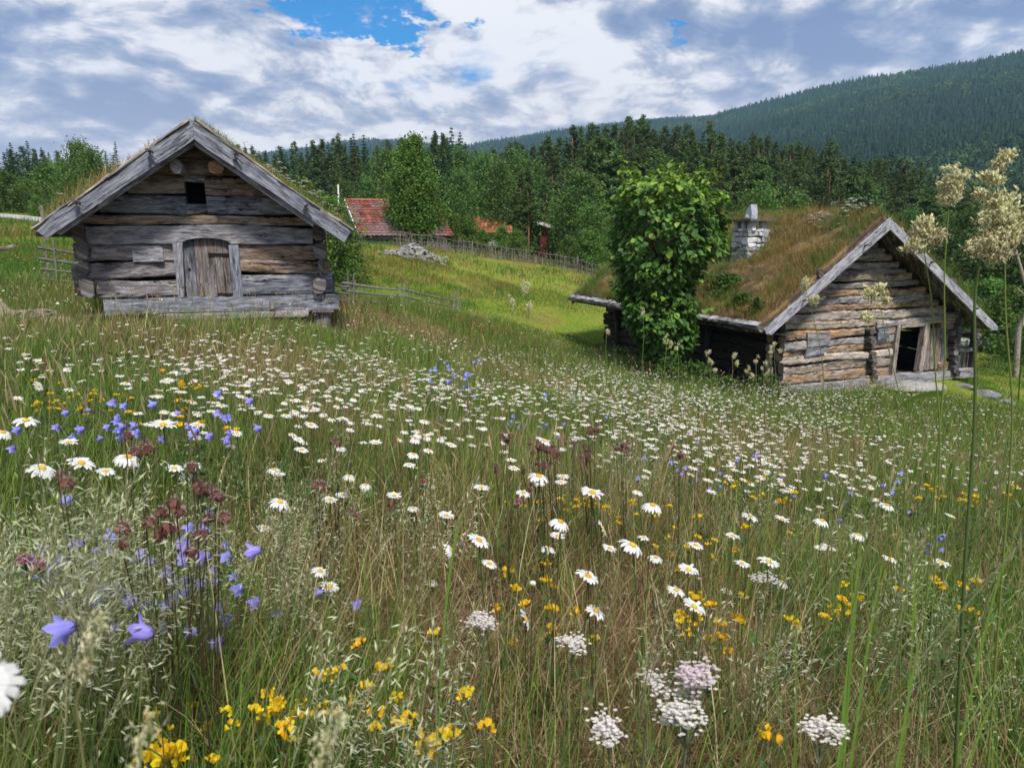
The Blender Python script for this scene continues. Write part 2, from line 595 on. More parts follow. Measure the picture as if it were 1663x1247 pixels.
def mount_z(az, r):
    e = np.interp(az, _ra, _re)
    R = np.interp(az, [-0.7, -0.2, 0.0, 0.2, 0.7], [1500, 1700, 1500, 1300, 1000])
    r0 = 190.0
    s = np.clip((r - r0) / (R - r0), 0, None)
    ht = e * R * np.where(s < 1, s ** 1.22, 1 - 0.25 * (s - 1) ** 1.0)
    x, y = r * np.sin(az), r * np.cos(az)
    ht = ht + (fbm(x / 160, y / 160, 40, 4) - 0.5) * 50 * np.clip(s * 2, 0, 1) * np.clip(1.15 - s, 0.06, 1)
    return ht - 4.0 - 4 * (1 - np.clip(s * 4, 0, 1))


def build_mountain():
    az = np.linspace(-0.85, 1.05, 260)
    r = np.concatenate([np.linspace(190, 1780, 132)])
    A, Rr = np.meshgrid(az, r, indexing='ij')
    Z = mount_z(A, Rr)
    V = np.stack([Rr * np.sin(A), Rr * np.cos(A), Z], -1).reshape(-1, 3)
    na, nr = A.shape
    idx = np.arange(na * nr).reshape(na, nr)
    F = np.stack([idx[:-1, :-1], idx[:-1, 1:], idx[1:, 1:], idx[1:, :-1]], -1).reshape(-1, 4)
    m, t = new_mat('forest_floor')
    pos = t.n('ShaderNodeTexCoord').outputs['Object']
    c = t.ramp(t.noise(pos, 0.02, 6, 0.6), [(0.3, (0.02, 0.035, 0.012)), (0.7, (0.045, 0.065, 0.02))])
    finish(t, t.n('ShaderNodeBsdfPrincipled', {'Base Color': c, 'Roughness': 1.0, 'Specular IOR Level': 0.1}).outputs[0])
    o = build(Geo().add(V, F), 'mountain', m, smooth=True)
    o['kind'] = 'structure'
    # the wood on it, one mass of small spruces and broadleaf crowns
    N = 56000
    a = rng.uniform(-0.42, 0.86, N)
    e = np.interp(a, _ra, _re)
    R = np.interp(a, [-0.7, -0.2, 0.0, 0.2, 0.7], [1500, 1700, 1500, 1300, 1000])
    s = rng.uniform(0.0, 1.0, N) ** 0.8
    rr = 200 + (R * 1.02 - 200) * s
    pos = np.stack([rr * np.sin(a), rr * np.cos(a), mount_z(a, rr) - 0.6], 1)
    patch = fbm(pos[:, 0] / 90, pos[:, 1] / 90, 7, 3)
    broad = ((patch > 0.55) & (rng.random(N) < 0.8)) | (rng.random(N) < .06)
    hgt = np.where(broad, rng.uniform(4, 8, N), rng.uniform(4, 10, N))
    base = np.where(broad[:, None], np.array([0.07, 0.135, 0.038]), np.array([0.028, 0.066, 0.028]))
    p2 = fbm(pos[:, 0] / 260 + 3, pos[:, 1] / 260, 17, 3)
    base = np.where((broad & (rng.random(N) < .5))[:, None], np.array([0.085, 0.14, 0.04]), base)
    tint = base * rng.uniform(0.6, 1.3, (N, 1)) * (0.45 + 0.8 * p2)[:, None]
    g = Geo()
    for k in range(4):           # spruce templates: stacked ragged skirts
        q = np.random.default_rng(k)
        V, F, C = [], [], []
        for j in range(6):
            zb, zt = 0.06 + 0.145 * j, 0.06 + 0.145 * j + 0.30
            rb = 0.22 * (1 - zb) + 0.03
            n = 6
            b0 = len(V)
            for i in range(n):
                th = 2 * math.pi * (i + q.random() * 0.6) / n
                rad = rb * q.uniform(0.65, 1.2)
                V.append((rad * math.cos(th), rad * math.sin(th), zb + q.uniform(-.03, .03)))
            V.append((0, 0, min(zt, 1.0)))
            for i in range(n):
                F.append((b0 + i, b0 + (i + 1) % n, b0 + n))
        sel = (~broad) & (np.arange(N) % 4 == k)
        g.scatter(np.array(V), np.array(F), np.ones(3), pos[sel], rotm(rng.uniform(0, 6.3, sel.sum())), hgt[sel], tint[sel])
    for k in range(3):           # broadleaf templates: a loose cloud of leaf clumps
        q = np.random.default_rng(30 + k)
        V, F = [], []
        for i in range(46):
            dv = q.normal(size=3)
            dv /= np.linalg.norm(dv)
            c = np.array([0, 0, 0.58]) + dv * np.array([0.3, 0.3, 0.38]) * q.uniform(0.55, 1.0)
            w = q.normal(size=(3, 3)) * 0.075
            b0 = len(V)
            V += [c + w[0], c + w[1], c + w[2]]
            F.append((b0, b0 + 1, b0 + 2))
        sel = broad & (np.arange(N) % 3 == k)
        g.scatter(np.array(V), np.array(F), np.ones(3), pos[sel], rotm(rng.uniform(0, 6.3, sel.sum())), hgt[sel], tint[sel])
    o = build(g, 'mountain_forest', M['needle_far'])
    tag(o, 'dense dark spruce wood covering the mountainside behind', 'forest', kind='stuff')


build_mountain()

# ------------------------------------------------------------------ shared shapes
def blades(g, pos, h, w, az, bend, tint, nseg=3, lean=None, mi=0):
    """curved tapering grass blades; bend in radians of total turn"""
    N = len(pos)
    if N == 0:
        return g
    h, w, az, bend = [np.broadcast_to(np.asarray(v, float), (N,)) for v in (h, w, az, bend)]
    lean = np.zeros(N) if lean is None else np.broadcast_to(lean, (N,))
    face = az + rng.uniform(-1.2, 1.2, N) + math.pi / 2
    sx, sy = np.cos(face), np.sin(face)
    dx, dy = np.cos(az), np.sin(az)
    x, z = np.zeros(N), np.zeros(N)
    rows = []
    for k in range(nseg + 1):
        ww = w * (1 - 0.75 * (k / nseg) ** 1.5) * 0.5
        c = np.stack([pos[:, 0] + dx * x, pos[:, 1] + dy * x, pos[:, 2] + z], 1)
        if k < nseg:
            s = np.stack([sx * ww, sy * ww, np.zeros(N)], 1)
            rows += [c - s, c + s]
        else:
            rows.append(c)
        a = lean + bend * ((k + 0.5) / nseg) ** 1.3
        x = x + np.sin(a) * h / nseg
        z = z + np.cos(a) * h / nseg
    V = np.stack(rows, 1)
    k = V.shape[1]
    shade = np.concatenate([np.repeat(np.linspace(0.75, 1.1, nseg), 2), [1.15]])
    C = np.asarray(tint)[:, None, :] * np.ones((1, k, 1))
    off = (np.arange(N) * k)[:, None]
    q = np.concatenate([off + np.array([2 * i, 2 * i + 1, 2 * i + 3, 2 * i + 2]) for i in range(nseg - 1)], 0) if nseg > 1 else np.zeros((0, 4), int)
    t3 = off + np.array([2 * nseg - 2, 2 * nseg - 1, 2 * nseg])
    b = s0 = g.n
    g.V.append(V.reshape(-1, 3))
    g.C.append(C.reshape(-1, 3))
    g.G.append(np.zeros((N * k, 3)))
    if len(q):
        g.F[4].append((q + b, mi))
    g.F[3].append((t3 + b, mi))
    g.n += N * k
    return g


def smooth1(n, q, amp, step=5):
    k = max(2, n // step + 2)
    c = q.normal(size=k) * amp
    return np.interp(np.linspace(0, k - 1, n), np.arange(k), c)


def log(g, p0, p1, h, t, tint, e=4.0, wob=0.012, seed=0, K=14, up=(0, 0, 1), taper=0.0, seg=None, mi=0):
    """one hewn (e large) or round (e = 2) timber with an uneven surface"""
    q = np.random.default_rng(abs(int(seed)) * 7 + 1)
    p0, p1 = np.asarray(p0, float), np.asarray(p1, float)
    L = np.linalg.norm(p1 - p0)
    if L < 0.02:
        return g
    a = (p1 - p0) / L
    U = np.asarray(up, float)
    U = U - a * (U @ a)
    U /= np.linalg.norm(U)
    N = np.cross(a, U)
    n = seg or int(np.clip(L / 0.11, 3, 60))
    s = np.linspace(0, 1, n)
    hh = h / 2 * (1 + smooth1(n, q, wob * 2.2) / max(h, .05) * 0.6) * (1 - taper * s)
    tt = t / 2 * (1 + smooth1(n, q, wob * 2.2) / max(t, .05)) * (1 - taper * s)
    cu, cn = smooth1(n, q, wob, 8), smooth1(n, q, wob, 8)
    th = np.arange(K) / K * 2 * math.pi + math.pi / K
    px = np.sign(np.cos(th)) * np.abs(np.cos(th)) ** (2 / e)
    py = np.sign(np.sin(th)) * np.abs(np.sin(th)) ** (2 / e)
    jit = q.normal(size=(n, K)) * wob * 0.35
    P = (p0 + (p1 - p0) * s[:, None])[:, None, :] + (px * (tt[:, None] + jit) + cn[:, None])[..., None] * N + (py * (hh[:, None] + jit) + cu[:, None])[..., None] * U
    idx = np.arange(n * K).reshape(n, K)
    nx = np.roll(idx, -1, 1)
    F = np.stack([idx[:-1], nx[:-1], nx[1:], idx[1:]], -1).reshape(-1, 4)
    sd = q.uniform(0, 50)
    gr = np.zeros((n, K, 3))
    gr[..., 0] = (s * L)[:, None] + sd
    gr[..., 1] = (py * h / 2 + 0.5 * px * t / 2) + sd * 1.7
    gr[..., 2] = sd
    V = np.concatenate([P.reshape(-1, 3), P[0].mean(0)[None], P[-1].mean(0)[None]])
    gr = np.concatenate([gr.reshape(-1, 3), [[sd, sd * 1.7, sd]], [[sd + L, sd * 1.7, sd]]])
    F3 = [(idx[0, (k + 1) % K], idx[0, k], n * K) for k in range(K)] + [(idx[-1, k], idx[-1, (k + 1) % K], n * K + 1) for k in range(K)]
    col = np.asarray(tint) * q.uniform(0.85, 1.15)
    s0 = g.n
    g.add(V, F, col, gr, mi)
    g.F[3].append((np.array(F3) + s0, mi))
    return g


def slab(g, poly, thick, tint, along=None, seed=0, mi=0):
    """a board: a convex polygon in space pushed through by the vector thick; grain runs along 'along'"""
    P = np.asarray(poly, float)
    T = np.asarray(thick, float)
    n = len(P)
    a = np.asarray(along, float) if along is not None else P[1] - P[0]
    a = a / np.linalg.norm(a)
    tn = T / np.linalg.norm(T)
    b = np.cross(tn, a)
    V = np.concatenate([P, P + T])
    sd = np.random.default_rng(abs(int(seed)) + 99).uniform(0, 50)
    gr = np.stack([V @ a + sd, V @ b + (V @ tn) * 0.7 + sd * 1.7, np.full(2 * n, sd)], 1)
    nrm = np.cross(P[1] - P[0], P[2] - P[0])
    flip = nrm @ T > 0
    f = [(0, i, i + 1) for i in range(1, n - 1)]
    bk = [(n, n + i + 1, n + i) for i in range(1, n - 1)]
    sides = [((i + 1) % n, i, n + i, n + (i + 1) % n) for i in range(n)]
    F = f + bk + sides
    if flip:
        F = [tuple(reversed(x)) for x in F]
    return g.add(V, F, tint, gr, mi)


def strip(g, s, lo, hi, y0, y1, frame, tint, seed=0):
    """a board whose lower and upper edge vary along its length: frame(u, d, z) -> world"""
    n = len(s)
    rows = []
    for d in (y0, y1):
        for e in (lo, hi):
            rows.append([frame(s[i], d, e[i]) for i in range(n)])
    V = np.array(rows).reshape(-1, 3)
    sd = np.random.default_rng(abs(seed) + 31).uniform(0, 50)
    G = []
    for d in (y0, y1):
        for e in (lo, hi):
            G += [(s[i] + sd, e[i] + sd, sd) for i in range(n)]
    F = []
    fl, fh, bl, bh = 0, n, 2 * n, 3 * n
    for i in range(n - 1):
        F += [(fl + i, fl + i + 1, fh + i + 1, fh + i), (bl + i + 1, bl + i, bh + i, bh + i + 1),
              (fh + i, fh + i + 1, bh + i + 1, bh + i), (fl + i + 1, fl + i, bl + i, bl + i + 1)]
    F += [(fl, fh, bh, bl), (fl + n - 1, bl + n - 1, bh + n - 1, fh + n - 1)]
    return g.add(V, F, tint, G)


def tube(g, pts, rad, tint, K=5, mi=0):
    """bent tapering stem through points"""
    P = np.asarray(pts, float)
    n = len(P)
    r = np.broadcast_to(np.asarray(rad, float), (n,))
    T = np.gradient(P, axis=0)
    T /= np.linalg.norm(T, axis=1)[:, None]
    ref = np.array([1.0, 0.1, 0.05]) if abs(T[0, 0]) < 0.8 else np.array([0, 1.0, 0.1])
    A = np.cross(T, ref)
    A /= np.linalg.norm(A, axis=1)[:, None]
    B = np.cross(T, A)
    th = np.arange(K) / K * 2 * math.pi
    V = P[:, None] + r[:, None, None] * (np.cos(th)[None, :, None] * A[:, None] + np.sin(th)[None, :, None] * B[:, None])
    idx = np.arange(n * K).reshape(n, K)
    nx = np.roll(idx, -1, 1)
    F = np.stack([idx[:-1], nx[:-1], nx[1:], idx[1:]], -1).reshape(-1, 4)
    gr = np.zeros((n, K, 3))
    gr[..., 0] = np.arange(n)[:, None] * 0.1
    gr[..., 1] = th[None] * 0.05
    return g.add(V.reshape(-1, 3), F, tint, gr.reshape(-1, 3), mi)


def stone_geo(g, c, r, tint, seed, sub=2, rough=0.28, R=None):
    """an angular boulder: an icosphere cut by random planes"""
    t = (1 + 5 ** 0.5) / 2
    V = [(-1, t, 0), (1, t, 0), (-1, -t, 0), (1, -t, 0), (0, -1, t), (0, 1, t), (0, -1, -t), (0, 1, -t), (t, 0, -1), (t, 0, 1), (-t, 0, -1), (-t, 0, 1)]
    F = [(0, 11, 5), (0, 5, 1), (0, 1, 7), (0, 7, 10), (0, 10, 11), (1, 5, 9), (5, 11, 4), (11, 10, 2), (10, 7, 6), (7, 1, 8),
         (3, 9, 4), (3, 4, 2), (3, 2, 6), (3, 6, 8), (3, 8, 9), (4, 9, 5), (2, 4, 11), (6, 2, 10), (8, 6, 7), (9, 8, 1)]
    V = [np.array(v) / np.linalg.norm(v) for v in V]
    for _ in range(sub):
        cache, F2 = {}, []

        def mid(a, b):
            k = (min(a, b), max(a, b))
            if k not in cache:
                m = V[a] + V[b]
                V.append(m / np.linalg.norm(m))
                cache[k] = len(V) - 1
            return cache[k]
        for a, b, c_ in F:
            x, y, z = mid(a, b), mid(b, c_), mid(c_, a)
            F2 += [(a, x, z), (b, y, x), (c_, z, y), (x, y, z)]
        F = F2
    V = np.array(V)
    q = np.random.default_rng(seed)
    for _ in range(9):
        d = q.normal(size=3)
        d /= np.linalg.norm(d)
        k = q.uniform(0.55, 0.85)
        s = V @ d
        V = V - np.clip(s - k, 0, None)[:, None] * d
    V += q.normal(size=V.shape) * rough * 0.08
    V = V * np.asarray(r)
    if R is not None:
        V = V @ R.T
    return g.add(V + np.asarray(c), np.array(F), tint)


GREY, BLUE = np.array([.17, .17, .195]), np.array([.14, .155, .205])
BROWN, ORANGE = np.array([.20, .125, .065]), np.array([.34, .165, .06])
TAN, DARKW = np.array([.30, .22, .14]), np.array([.05, .042, .038])

# ------------------------------------------------------------------ the storehouse on the left
YF = 12.0


PIV, YAW = (-5.3, 12.0), math.radians(16)


def c1(cx, cy, Y=YF):
    """coordinates in the upright plane Y of the house as drawn square-on, before it is turned by YAW about PIV"""
    l = np.array([-math.sin(YAW), math.cos(YAW), 0])
    p0 = np.array([PIV[0], PIV[1], 0]) + l * (Y - PIV[1])
    p = on_plane(cx / 2.682, 150 + cy / 2.682, p0, l)
    return PIV[0] + float((p - p0) @ np.array([math.cos(YAW), math.sin(YAW), 0])), float(p[2])


def storehouse():
    global XF
    XF = (PIV, YAW)
    bx = xf((-5.2, 14.0, 0))
    base = (bx[0], bx[1], gz(bx[0], bx[1]))
    root = empty('log_storehouse', base, 'small grey log storehouse with low arched plank door under a steep gable', 'cabin')
    fr = lambda u, d, z: np.array([u, YF + d, z])
    YB = 16.4
    xl, xr = c1(372, 760)[0], c1(1392, 760)[0]
    xL, xR = xl - 0.20, xr + 0.17
    Z = lambda cy: c1(838, cy)[1]
    X = lambda cx, cy=700: c1(cx, cy)[0]
    # roof lines, at the verge 0.75 m in front of the wall
    YV = YF - 0.72
    ax, az_ = c1(838, 122, YV)
    lx, lz = c1(140, 598, YV)
    rx, rz = c1(1534, 608, YV)
    sl, sr = (az_ - lz) / (ax - lx), (az_ - rz) / (rx - ax)

    def roof_z(x):
        return np.where(x < ax, az_ - (ax - x) * sl, az_ - (x - ax) * sr)
    # ---- front wall
    g = Geo()
    k = 0
    tl = [BLUE * 1.1, GREY * 1.0, GREY * .9 + BROWN * .15, BROWN * .55 + GREY * .6, GREY * 1.3]

    def row(zb, zt, xa, xb, tint, e=5.0, wob=.010, yo=0.0, t=0.20):
        nonlocal k
        k += 1
        log(g, fr(xa, 0.10 + yo, (zb + zt) / 2), fr(xb, 0.10 + yo, (zb + zt) / 2), (zt - zb) * .955, t, tint, e, wob, 100 + k)
    jl, jr = X(770, 780), X(1030, 780)
    # left of the door / right of the door
    row(Z(893), Z(812), xL, jl, GREY * 1.05 + TAN * .10, wob=.016)
    row(Z(812), Z(738), xL, jl, GREY * .9 + BROWN * .2, wob=.016)
    row(Z(738), Z(662), xL + .05, jl, GREY * .9 + TAN * .3, wob=.016)
    row(Z(893), Z(796), jr, xR + .04, BLUE * 1.15)
    row(Z(796), Z(740), jr, xR, ORANGE * .22 + TAN * .45 + GREY * .2, wob=.014)
    row(Z(740), Z(662), jr, xR - .03, ORANGE * .18 + TAN * .5 + GREY * .2, wob=.014)
    # gable
    wx0, wx1 = X(806, 440), X(894, 440)

    def grow(cb, ct, tint, split=None, e=4.5):
        zb, zt = Z(cb), Z(ct)
        zm = zb * .35 + zt * .65 + 0.02
        xa = ax - (az_ - zm) / sl + 0.06
        xb = ax + (az_ - zm) / sr - 0.06
        xa, xb = max(xa, xL - .02), min(xb, xR + .02)
        if split:
            row(zb, zt, xa, wx0, tint, e)
            row(zb, zt, wx1, xb, tint, e)
        else:
            row(zb, zt, xa, xb, tint, e)
    grow(578, 534, BROWN * .6 + TAN * .35 + GREY * .1)
    grow(534, 449, BLUE * 1.0 + GREY * .25, True)
    grow(449, 362, BROWN * .7 + GREY * .6, True)
    grow(362, 292, BROWN * .6 + GREY * .4)
    grow(292, 225, BROWN * .6 + GREY * .3)
    grow(225, 165, BROWN * .4)
    row(Z(534), Z(486), wx0 - .01, wx1 + .01, BLUE * .8)
    row(Z(393), Z(362), wx0 - .01, wx1 + .01, GREY * 1.2)
    build(g, 'front_wall', M['log'], root, grain=True)
    # ---- side and back walls, with their log ends standing out in front
    rows = [893, 815, 740, 664, 580]
    for sx, nm in ((xl, 'side_wall'), (xr, 'side_wall')):
        g = Geo()
        for i in range(len(rows) - 1):
            zb, zt = Z(rows[i]), Z(rows[i + 1])
            off = 0.5 * (zt - zb) * (1 if i % 2 else 0.7)
            q = np.random.default_rng(abs(int(sx * 100)) + i)
            log(g, fr(sx, -q.uniform(.10, .17), (zb + zt) / 2 + .02), fr(sx, YB - YF + .15, (zb + zt) / 2 + .02), (zt - zb) * .93, .17,
                GREY * q.uniform(.25, .5) + BROWN * q.uniform(.1, .3), 3.4, .022, int(sx * 50) + i, K=12)
        # upper plate carrying the eave
        zp = Z(560)
        log(g, fr(sx + (-.05 if sx < ax else .05), -.42, zp), fr(sx + (-.05 if sx < ax else .05), YB - YF + .4, zp), .22, .17, GREY * .75, 3, .014, int(sx * 60) + 9)
        build(g, nm, M['log'], root, grain=True)
    g = Geo()
    for i in range(9):
        zb = Z(893) + i * .33
        zm = zb + .16
        xa, xb = max(xL, ax - (az_ - zm) / sl + .1), min(xR, ax + (az_ - zm) / sr - .1)
        if xb - xa > .3:
            log(g, fr(xa, YB - YF, zm), fr(xb, YB - YF, zm), .33, .18, GREY * .7, 4, .012, 300 + i)
    build(g, 'back_wall', M['log'], root, grain=True)
    # near-black sheets added as stand-in for shade behind joints and window; floor
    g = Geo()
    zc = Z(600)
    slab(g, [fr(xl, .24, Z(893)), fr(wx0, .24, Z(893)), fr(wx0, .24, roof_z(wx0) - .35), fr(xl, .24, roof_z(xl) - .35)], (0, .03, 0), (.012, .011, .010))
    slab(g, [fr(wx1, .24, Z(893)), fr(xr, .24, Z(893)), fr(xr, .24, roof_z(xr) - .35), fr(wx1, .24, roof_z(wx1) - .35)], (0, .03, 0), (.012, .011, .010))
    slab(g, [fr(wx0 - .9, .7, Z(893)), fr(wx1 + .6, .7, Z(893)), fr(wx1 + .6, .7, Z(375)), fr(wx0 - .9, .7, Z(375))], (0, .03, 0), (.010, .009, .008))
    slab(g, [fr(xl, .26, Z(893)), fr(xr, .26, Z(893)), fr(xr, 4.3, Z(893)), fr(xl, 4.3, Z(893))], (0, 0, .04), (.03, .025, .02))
    build(g, 'dark_backing', M['dark'], root)
    # ---- lintel with the arch over the door, curved on top as hewn
    s = np.linspace(X(362), X(1366), 60)
    xc, hw = X(900), X(1004) - X(900)
    hi = Z(578) - 0.05 * ((s - xc) / (X(1366) - xc)) ** 2 - .01 * np.sin(s * 3)
    lo = np.full(60, Z(661)) + .006 * np.sin(s * 5)
    arch = np.abs(s - xc) < hw
    lo = np.where(arch, Z(661) + (Z(634) - Z(661)) * np.sqrt(np.clip(1 - ((s - xc) / hw) ** 2, 0, 1)) * 1.0, lo)
    g = strip(Geo(), s, lo, hi, -.035, .17, fr, GREY * 1.15 + TAN * .12, 5)
    build(g, 'lintel', M['board'], root, grain=True)
    g = strip(Geo(), s[:14], (lo * .45 + hi * .55)[:14], (hi + .004)[:14], -.039, -.034, fr, ORANGE * .6, 6)
    # ---- sill beam and the plank below it
    g = Geo()
    s = np.linspace(X(455, 925), xR + .13, 40)
    strip(g, s, np.full(40, Z(958)) + .01 * np.sin(s * 2), np.full(40, Z(893)) + .008 * np.sin(s * 3.1), -.06, .2, fr, BLUE * 1.05 + GREY * .2, 7)
    build(g, 'sill_beam', M['board'], root, grain=True)
    g = Geo()
    s = np.linspace(X(700, 970), X(1345, 970), 24)
    strip(g, s, np.full(24, Z(984)) + .006 * np.sin(s * 4), np.full(24, Z(961)), -.20, -.02, fr, TAN * .5 + GREY * .9, 8)
    build(g, 'step_plank', M['board'], root, grain=True)
    g = Geo()
    slab(g, [fr(X(1158), -.13, Z(950)), fr(X(1185), -.13, Z(950)), fr(X(1185), -.13, Z(906)), fr(X(1158), -.13, Z(906))], (0, .075, 0), GREY * .9, (0, 0, 1))
    build(g, 'peg_block', M['board'], root, grain=True)
    # ---- door
    d = empty('door', tuple(xf((X(900), YF, Z(893))) - np.array(base)))
    d.parent = root
    g = Geo()
    ed = [800, 850, 937, 972, 1008]
    dk = [BLUE * .55, BROWN * .35 + GREY * .45, BROWN * .4 + GREY * .45, BROWN * .3 + GREY * .4]
    for i in range(4):
        a, b = X(ed[i], 760) + .004, X(ed[i + 1], 760) - .004
        slab(g, [fr(a, .05 + .006 * (i % 2), Z(893)), fr(b, .05 + .006 * (i % 2), Z(893)), fr(b, .05 + .006 * (i % 2), Z(628)), fr(a, .05 + .006 * (i % 2), Z(628))],
             (0, .04, 0), dk[i], (0, 0, 1), 20 + i)
    build(g, 'door_planks', M['wood'], d, grain=True)
    for (x0, x1, y0, y1) in ((905, 1000, 700, 714), (930, 1012, 877, 889)):
        g = Geo()
        slab(g, [fr(X(x0), .035, Z(y1)), fr(X(x1), .035, Z(y1)), fr(X(x1), .035, Z(y0 + 3)), fr(X(x0), .035, Z(y0))], (0, .014, 0), (.02, .014, .012))
        build(g, 'hinge', M['iron'], d)
    g = Geo()
    stone_geo(g, fr(X(818), .04, Z(770)), (.022, .02, .022), (.03, .02, .015), 3, 1)
    build(g, 'latch', M['iron'], d)
    g = Geo()
    slab(g, [fr(X(752, 655), -.05, Z(655)), fr(X(797, 655), -.05, Z(655)), fr(X(806, 910), -.05, Z(905)), fr(X(780, 910), -.05, Z(916))], (0, .2, 0), GREY * 1.2, (0, 0, 1), 40)
    build(g, 'door_jamb', M['board'], root, grain=True)
    g = Geo()
    slab(g, [fr(X(996, 665), -.05, Z(665)), fr(X(1040, 665), -.05, Z(665)), fr(X(1060, 900), -.05, Z(897)), fr(X(1018, 900), -.05, Z(897))], (0, .2, 0), BLUE * 1.15, (0, 0, 1), 41)
    build(g, 'door_jamb', M['board'], root, grain=True)
    # pale repair board
    g = Geo()
    slab(g, [fr(X(578), -.03, Z(737)), fr(X(712), -.03, Z(735)), fr(X(710), -.03, Z(670)), fr(X(576), -.03, Z(668))], (0, .035, 0), GREY * 1.5 + TAN * .1, (1, 0, 0), 42)
    build(g, 'repair_board', M['board'], root, grain=True)
    # ---- roof: deck, sod, verge boards
    YE = YB + .55
    g = Geo()
    dk_ = .05
    for side in (-1, 1):
        ex = lx if side < 0 else rx
        sp = sl if side < 0 else sr
        nb = 16
        ys = np.linspace(YV + .1, YE, nb + 1)
        for i in range(nb):
            zo = .004 * (i % 3)
            slab(g, [(ax, ys[i], az_ - .10 - zo), (ax, ys[i + 1] - .006, az_ - .10 - zo), (ex, ys[i + 1] - .006, az_ - .10 - zo - abs(ex - ax) * sp),
                     (ex, ys[i], az_ - .10 - zo - abs(ex - ax) * sp)], (0, 0, .05), BROWN * .5 + GREY * .3, (ex - ax, 0, -abs(ex - ax) * sp), 60 + i + side)
    build(g, 'roof_deck', M['log'], root, grain=True)
    roof_sod(root, fr_roof(ax, az_, lx, lz, rx, rz, YV + .10, YE), seed=3, dry=0.35, blade=(.04, .14))
    # taller grass and white umbels on the left slope and over the right eave
    g = Geo()
    ff = fr_roof(ax, az_, lx, lz, rx, rz, YV + .10, YE)
    for side, n, hs in ((-1, 3600, (.16, .52)), (1, 1200, (.10, .32))):
        T, S = rng.random(n) ** 1.6 * .8 + .03, rng.uniform(.12, .98, n)
        P = ff(side, S, T)
        P[:, 2] += .06
        hh = rng.uniform(*hs, n) * (.35 + 1.1 * fbm(P[:, 0] * 2.5, P[:, 1] * 2, 77, 3)) * np.clip((S - .1) * 2.2, .25, 1)
        gr = rng.random((n, 1)) < (.30 if side < 0 else .6)
        blades(g, P, hh, .006, rng.normal(.4, 1.2, n), rng.uniform(.1, .9, n), np.where(gr, np.array([.11, .18, .035]), np.array([.38, .30, .12])) * rng.uniform(.65, 1.3, (n, 1)), 3, rng.uniform(0, .3, n))
        for i in range(26 if side < 0 else 44):
            T_, S_ = rng.uniform(.05, .5), rng.uniform(.3, .95)
            b = ff(side, np.array([S_]), np.array([T_]))[0]
            top = b + np.array([rng.normal(0, .04), 0, rng.uniform(.28, .5) if side < 0 else rng.uniform(.25, .42)])
            tube(g, [b, (b + top) / 2 + .01, top], .004, (.10, .14, .05), 4)
            for j in range(9):
                p = top + np.array([rng.normal(0, .03), rng.normal(0, .03), rng.uniform(-.01, .012)])
                r = .015
                g.add([p + [r, 0, 0], p + [0, r, .006], p + [-r, 0, 0], p + [0, -r, .006]], [(0, 1, 2, 3)], (.74, .74, .68))
    o = build(g, 'tall_roof_grass', M['grass'], root)
    o['kind'] = 'stuff'
    # bargeboards
    for side in (-1, 1):
        b = []
        if side < 0:
            o0, o1, i1, i0 = (838, 124), (146, 598), (203, 640), (845, 205)
            n0, n1, m1, m0 = (843, 203), (232, 610), (264, 622), (846, 232)
        else:
            o0, o1, i1, i0 = (839, 124), (1530, 606), (1500, 655), (846, 205)
            n0, n1, m1, m0 = (847, 203), (1378, 560), (1362, 585), (847, 232)
        P = [np.array([c1(*q, YV)[0], YV, c1(*q, YV)[1]]) for q in (o0, o1, i1, i0)]
        along = P[1] - P[0]
        g = Geo()
        # subdivide along the slope so that the edge can be uneven
        n = 14
        q_ = np.random.default_rng(70 + side)
        e1, e2 = smooth1(n + 1, q_, .020, 3), smooth1(n + 1, q_, .016, 3)
        e1[0] = e2[0] = 0
        V, G_, F = [], [], []
        L = np.linalg.norm(along)
        nrm = np.array([0, 0, 1.0])
        for i in range(n + 1):
            f = i / n
            up_ = P[0] * (1 - f) + P[1] * f + nrm * e1[i]
            dn_ = P[3] * (1 - f) + P[2] * f + nrm * e2[i]
            for yy in (0, .05):
                V += [dn_ + [0, yy, 0], up_ + [0, yy, 0]]
                G_ += [(f * L + 5 + side, 0.0 + yy, 3 + side), (f * L + 5 + side, .30 + yy, 3 + side)]
        for i in range(n):
            a = i * 4
            F += [(a, a + 4, a + 5, a + 1), (a + 6, a + 2, a + 3, a + 7), (a + 1, a + 5, a + 7, a + 3), (a + 4, a, a + 2, a + 6)]
        F += [(0, 1, 3, 2), (n * 4 + 1, n * 4, n * 4 + 2, n * 4 + 3)]
        if side > 0:
            F = [tuple(reversed(f)) for f in F]
        g.add(V, F, BLUE * .9 + GREY * .15, G_)
        bb = build(g, 'bargeboard', M['board'], root, grain=True)
        g = Geo()
        Q = [np.array([c1(*q, YV + .06)[0], YV + .06, c1(*q, YV + .06)[1]]) for q in (n0, n1, m1, m0)]
        slab(g, Q, (0, .045, 0), GREY * .85 + TAN * .08, along, 77 + side)
        build(g, 'under_board', M['board'], root, grain=True)
        # loose plank strips that cap the verge
        for j in range(4):
            f0, f1 = j / 4 + .02, (j + 1) / 4 + .04 - (.03 if j == 3 else 0)
            q_ = np.random.default_rng(500 + j * 2 + side)
            A = P[0] * (1 - f0) + P[1] * f0 + nrm * (.012 + q_.uniform(0, .02))
            B = P[0] * (1 - f1) + P[1] * f1 + nrm * (.012 + q_.uniform(.0, .035))
            g = Geo()
            log(g, A + [0, .10, .0], B + [0, .10, .0], .035, .24, TAN * .7 + GREY * .5, 5, .012, 600 + j + side, K=10)
            build(g, 'verge_plank', M['wood'], root, grain=True)
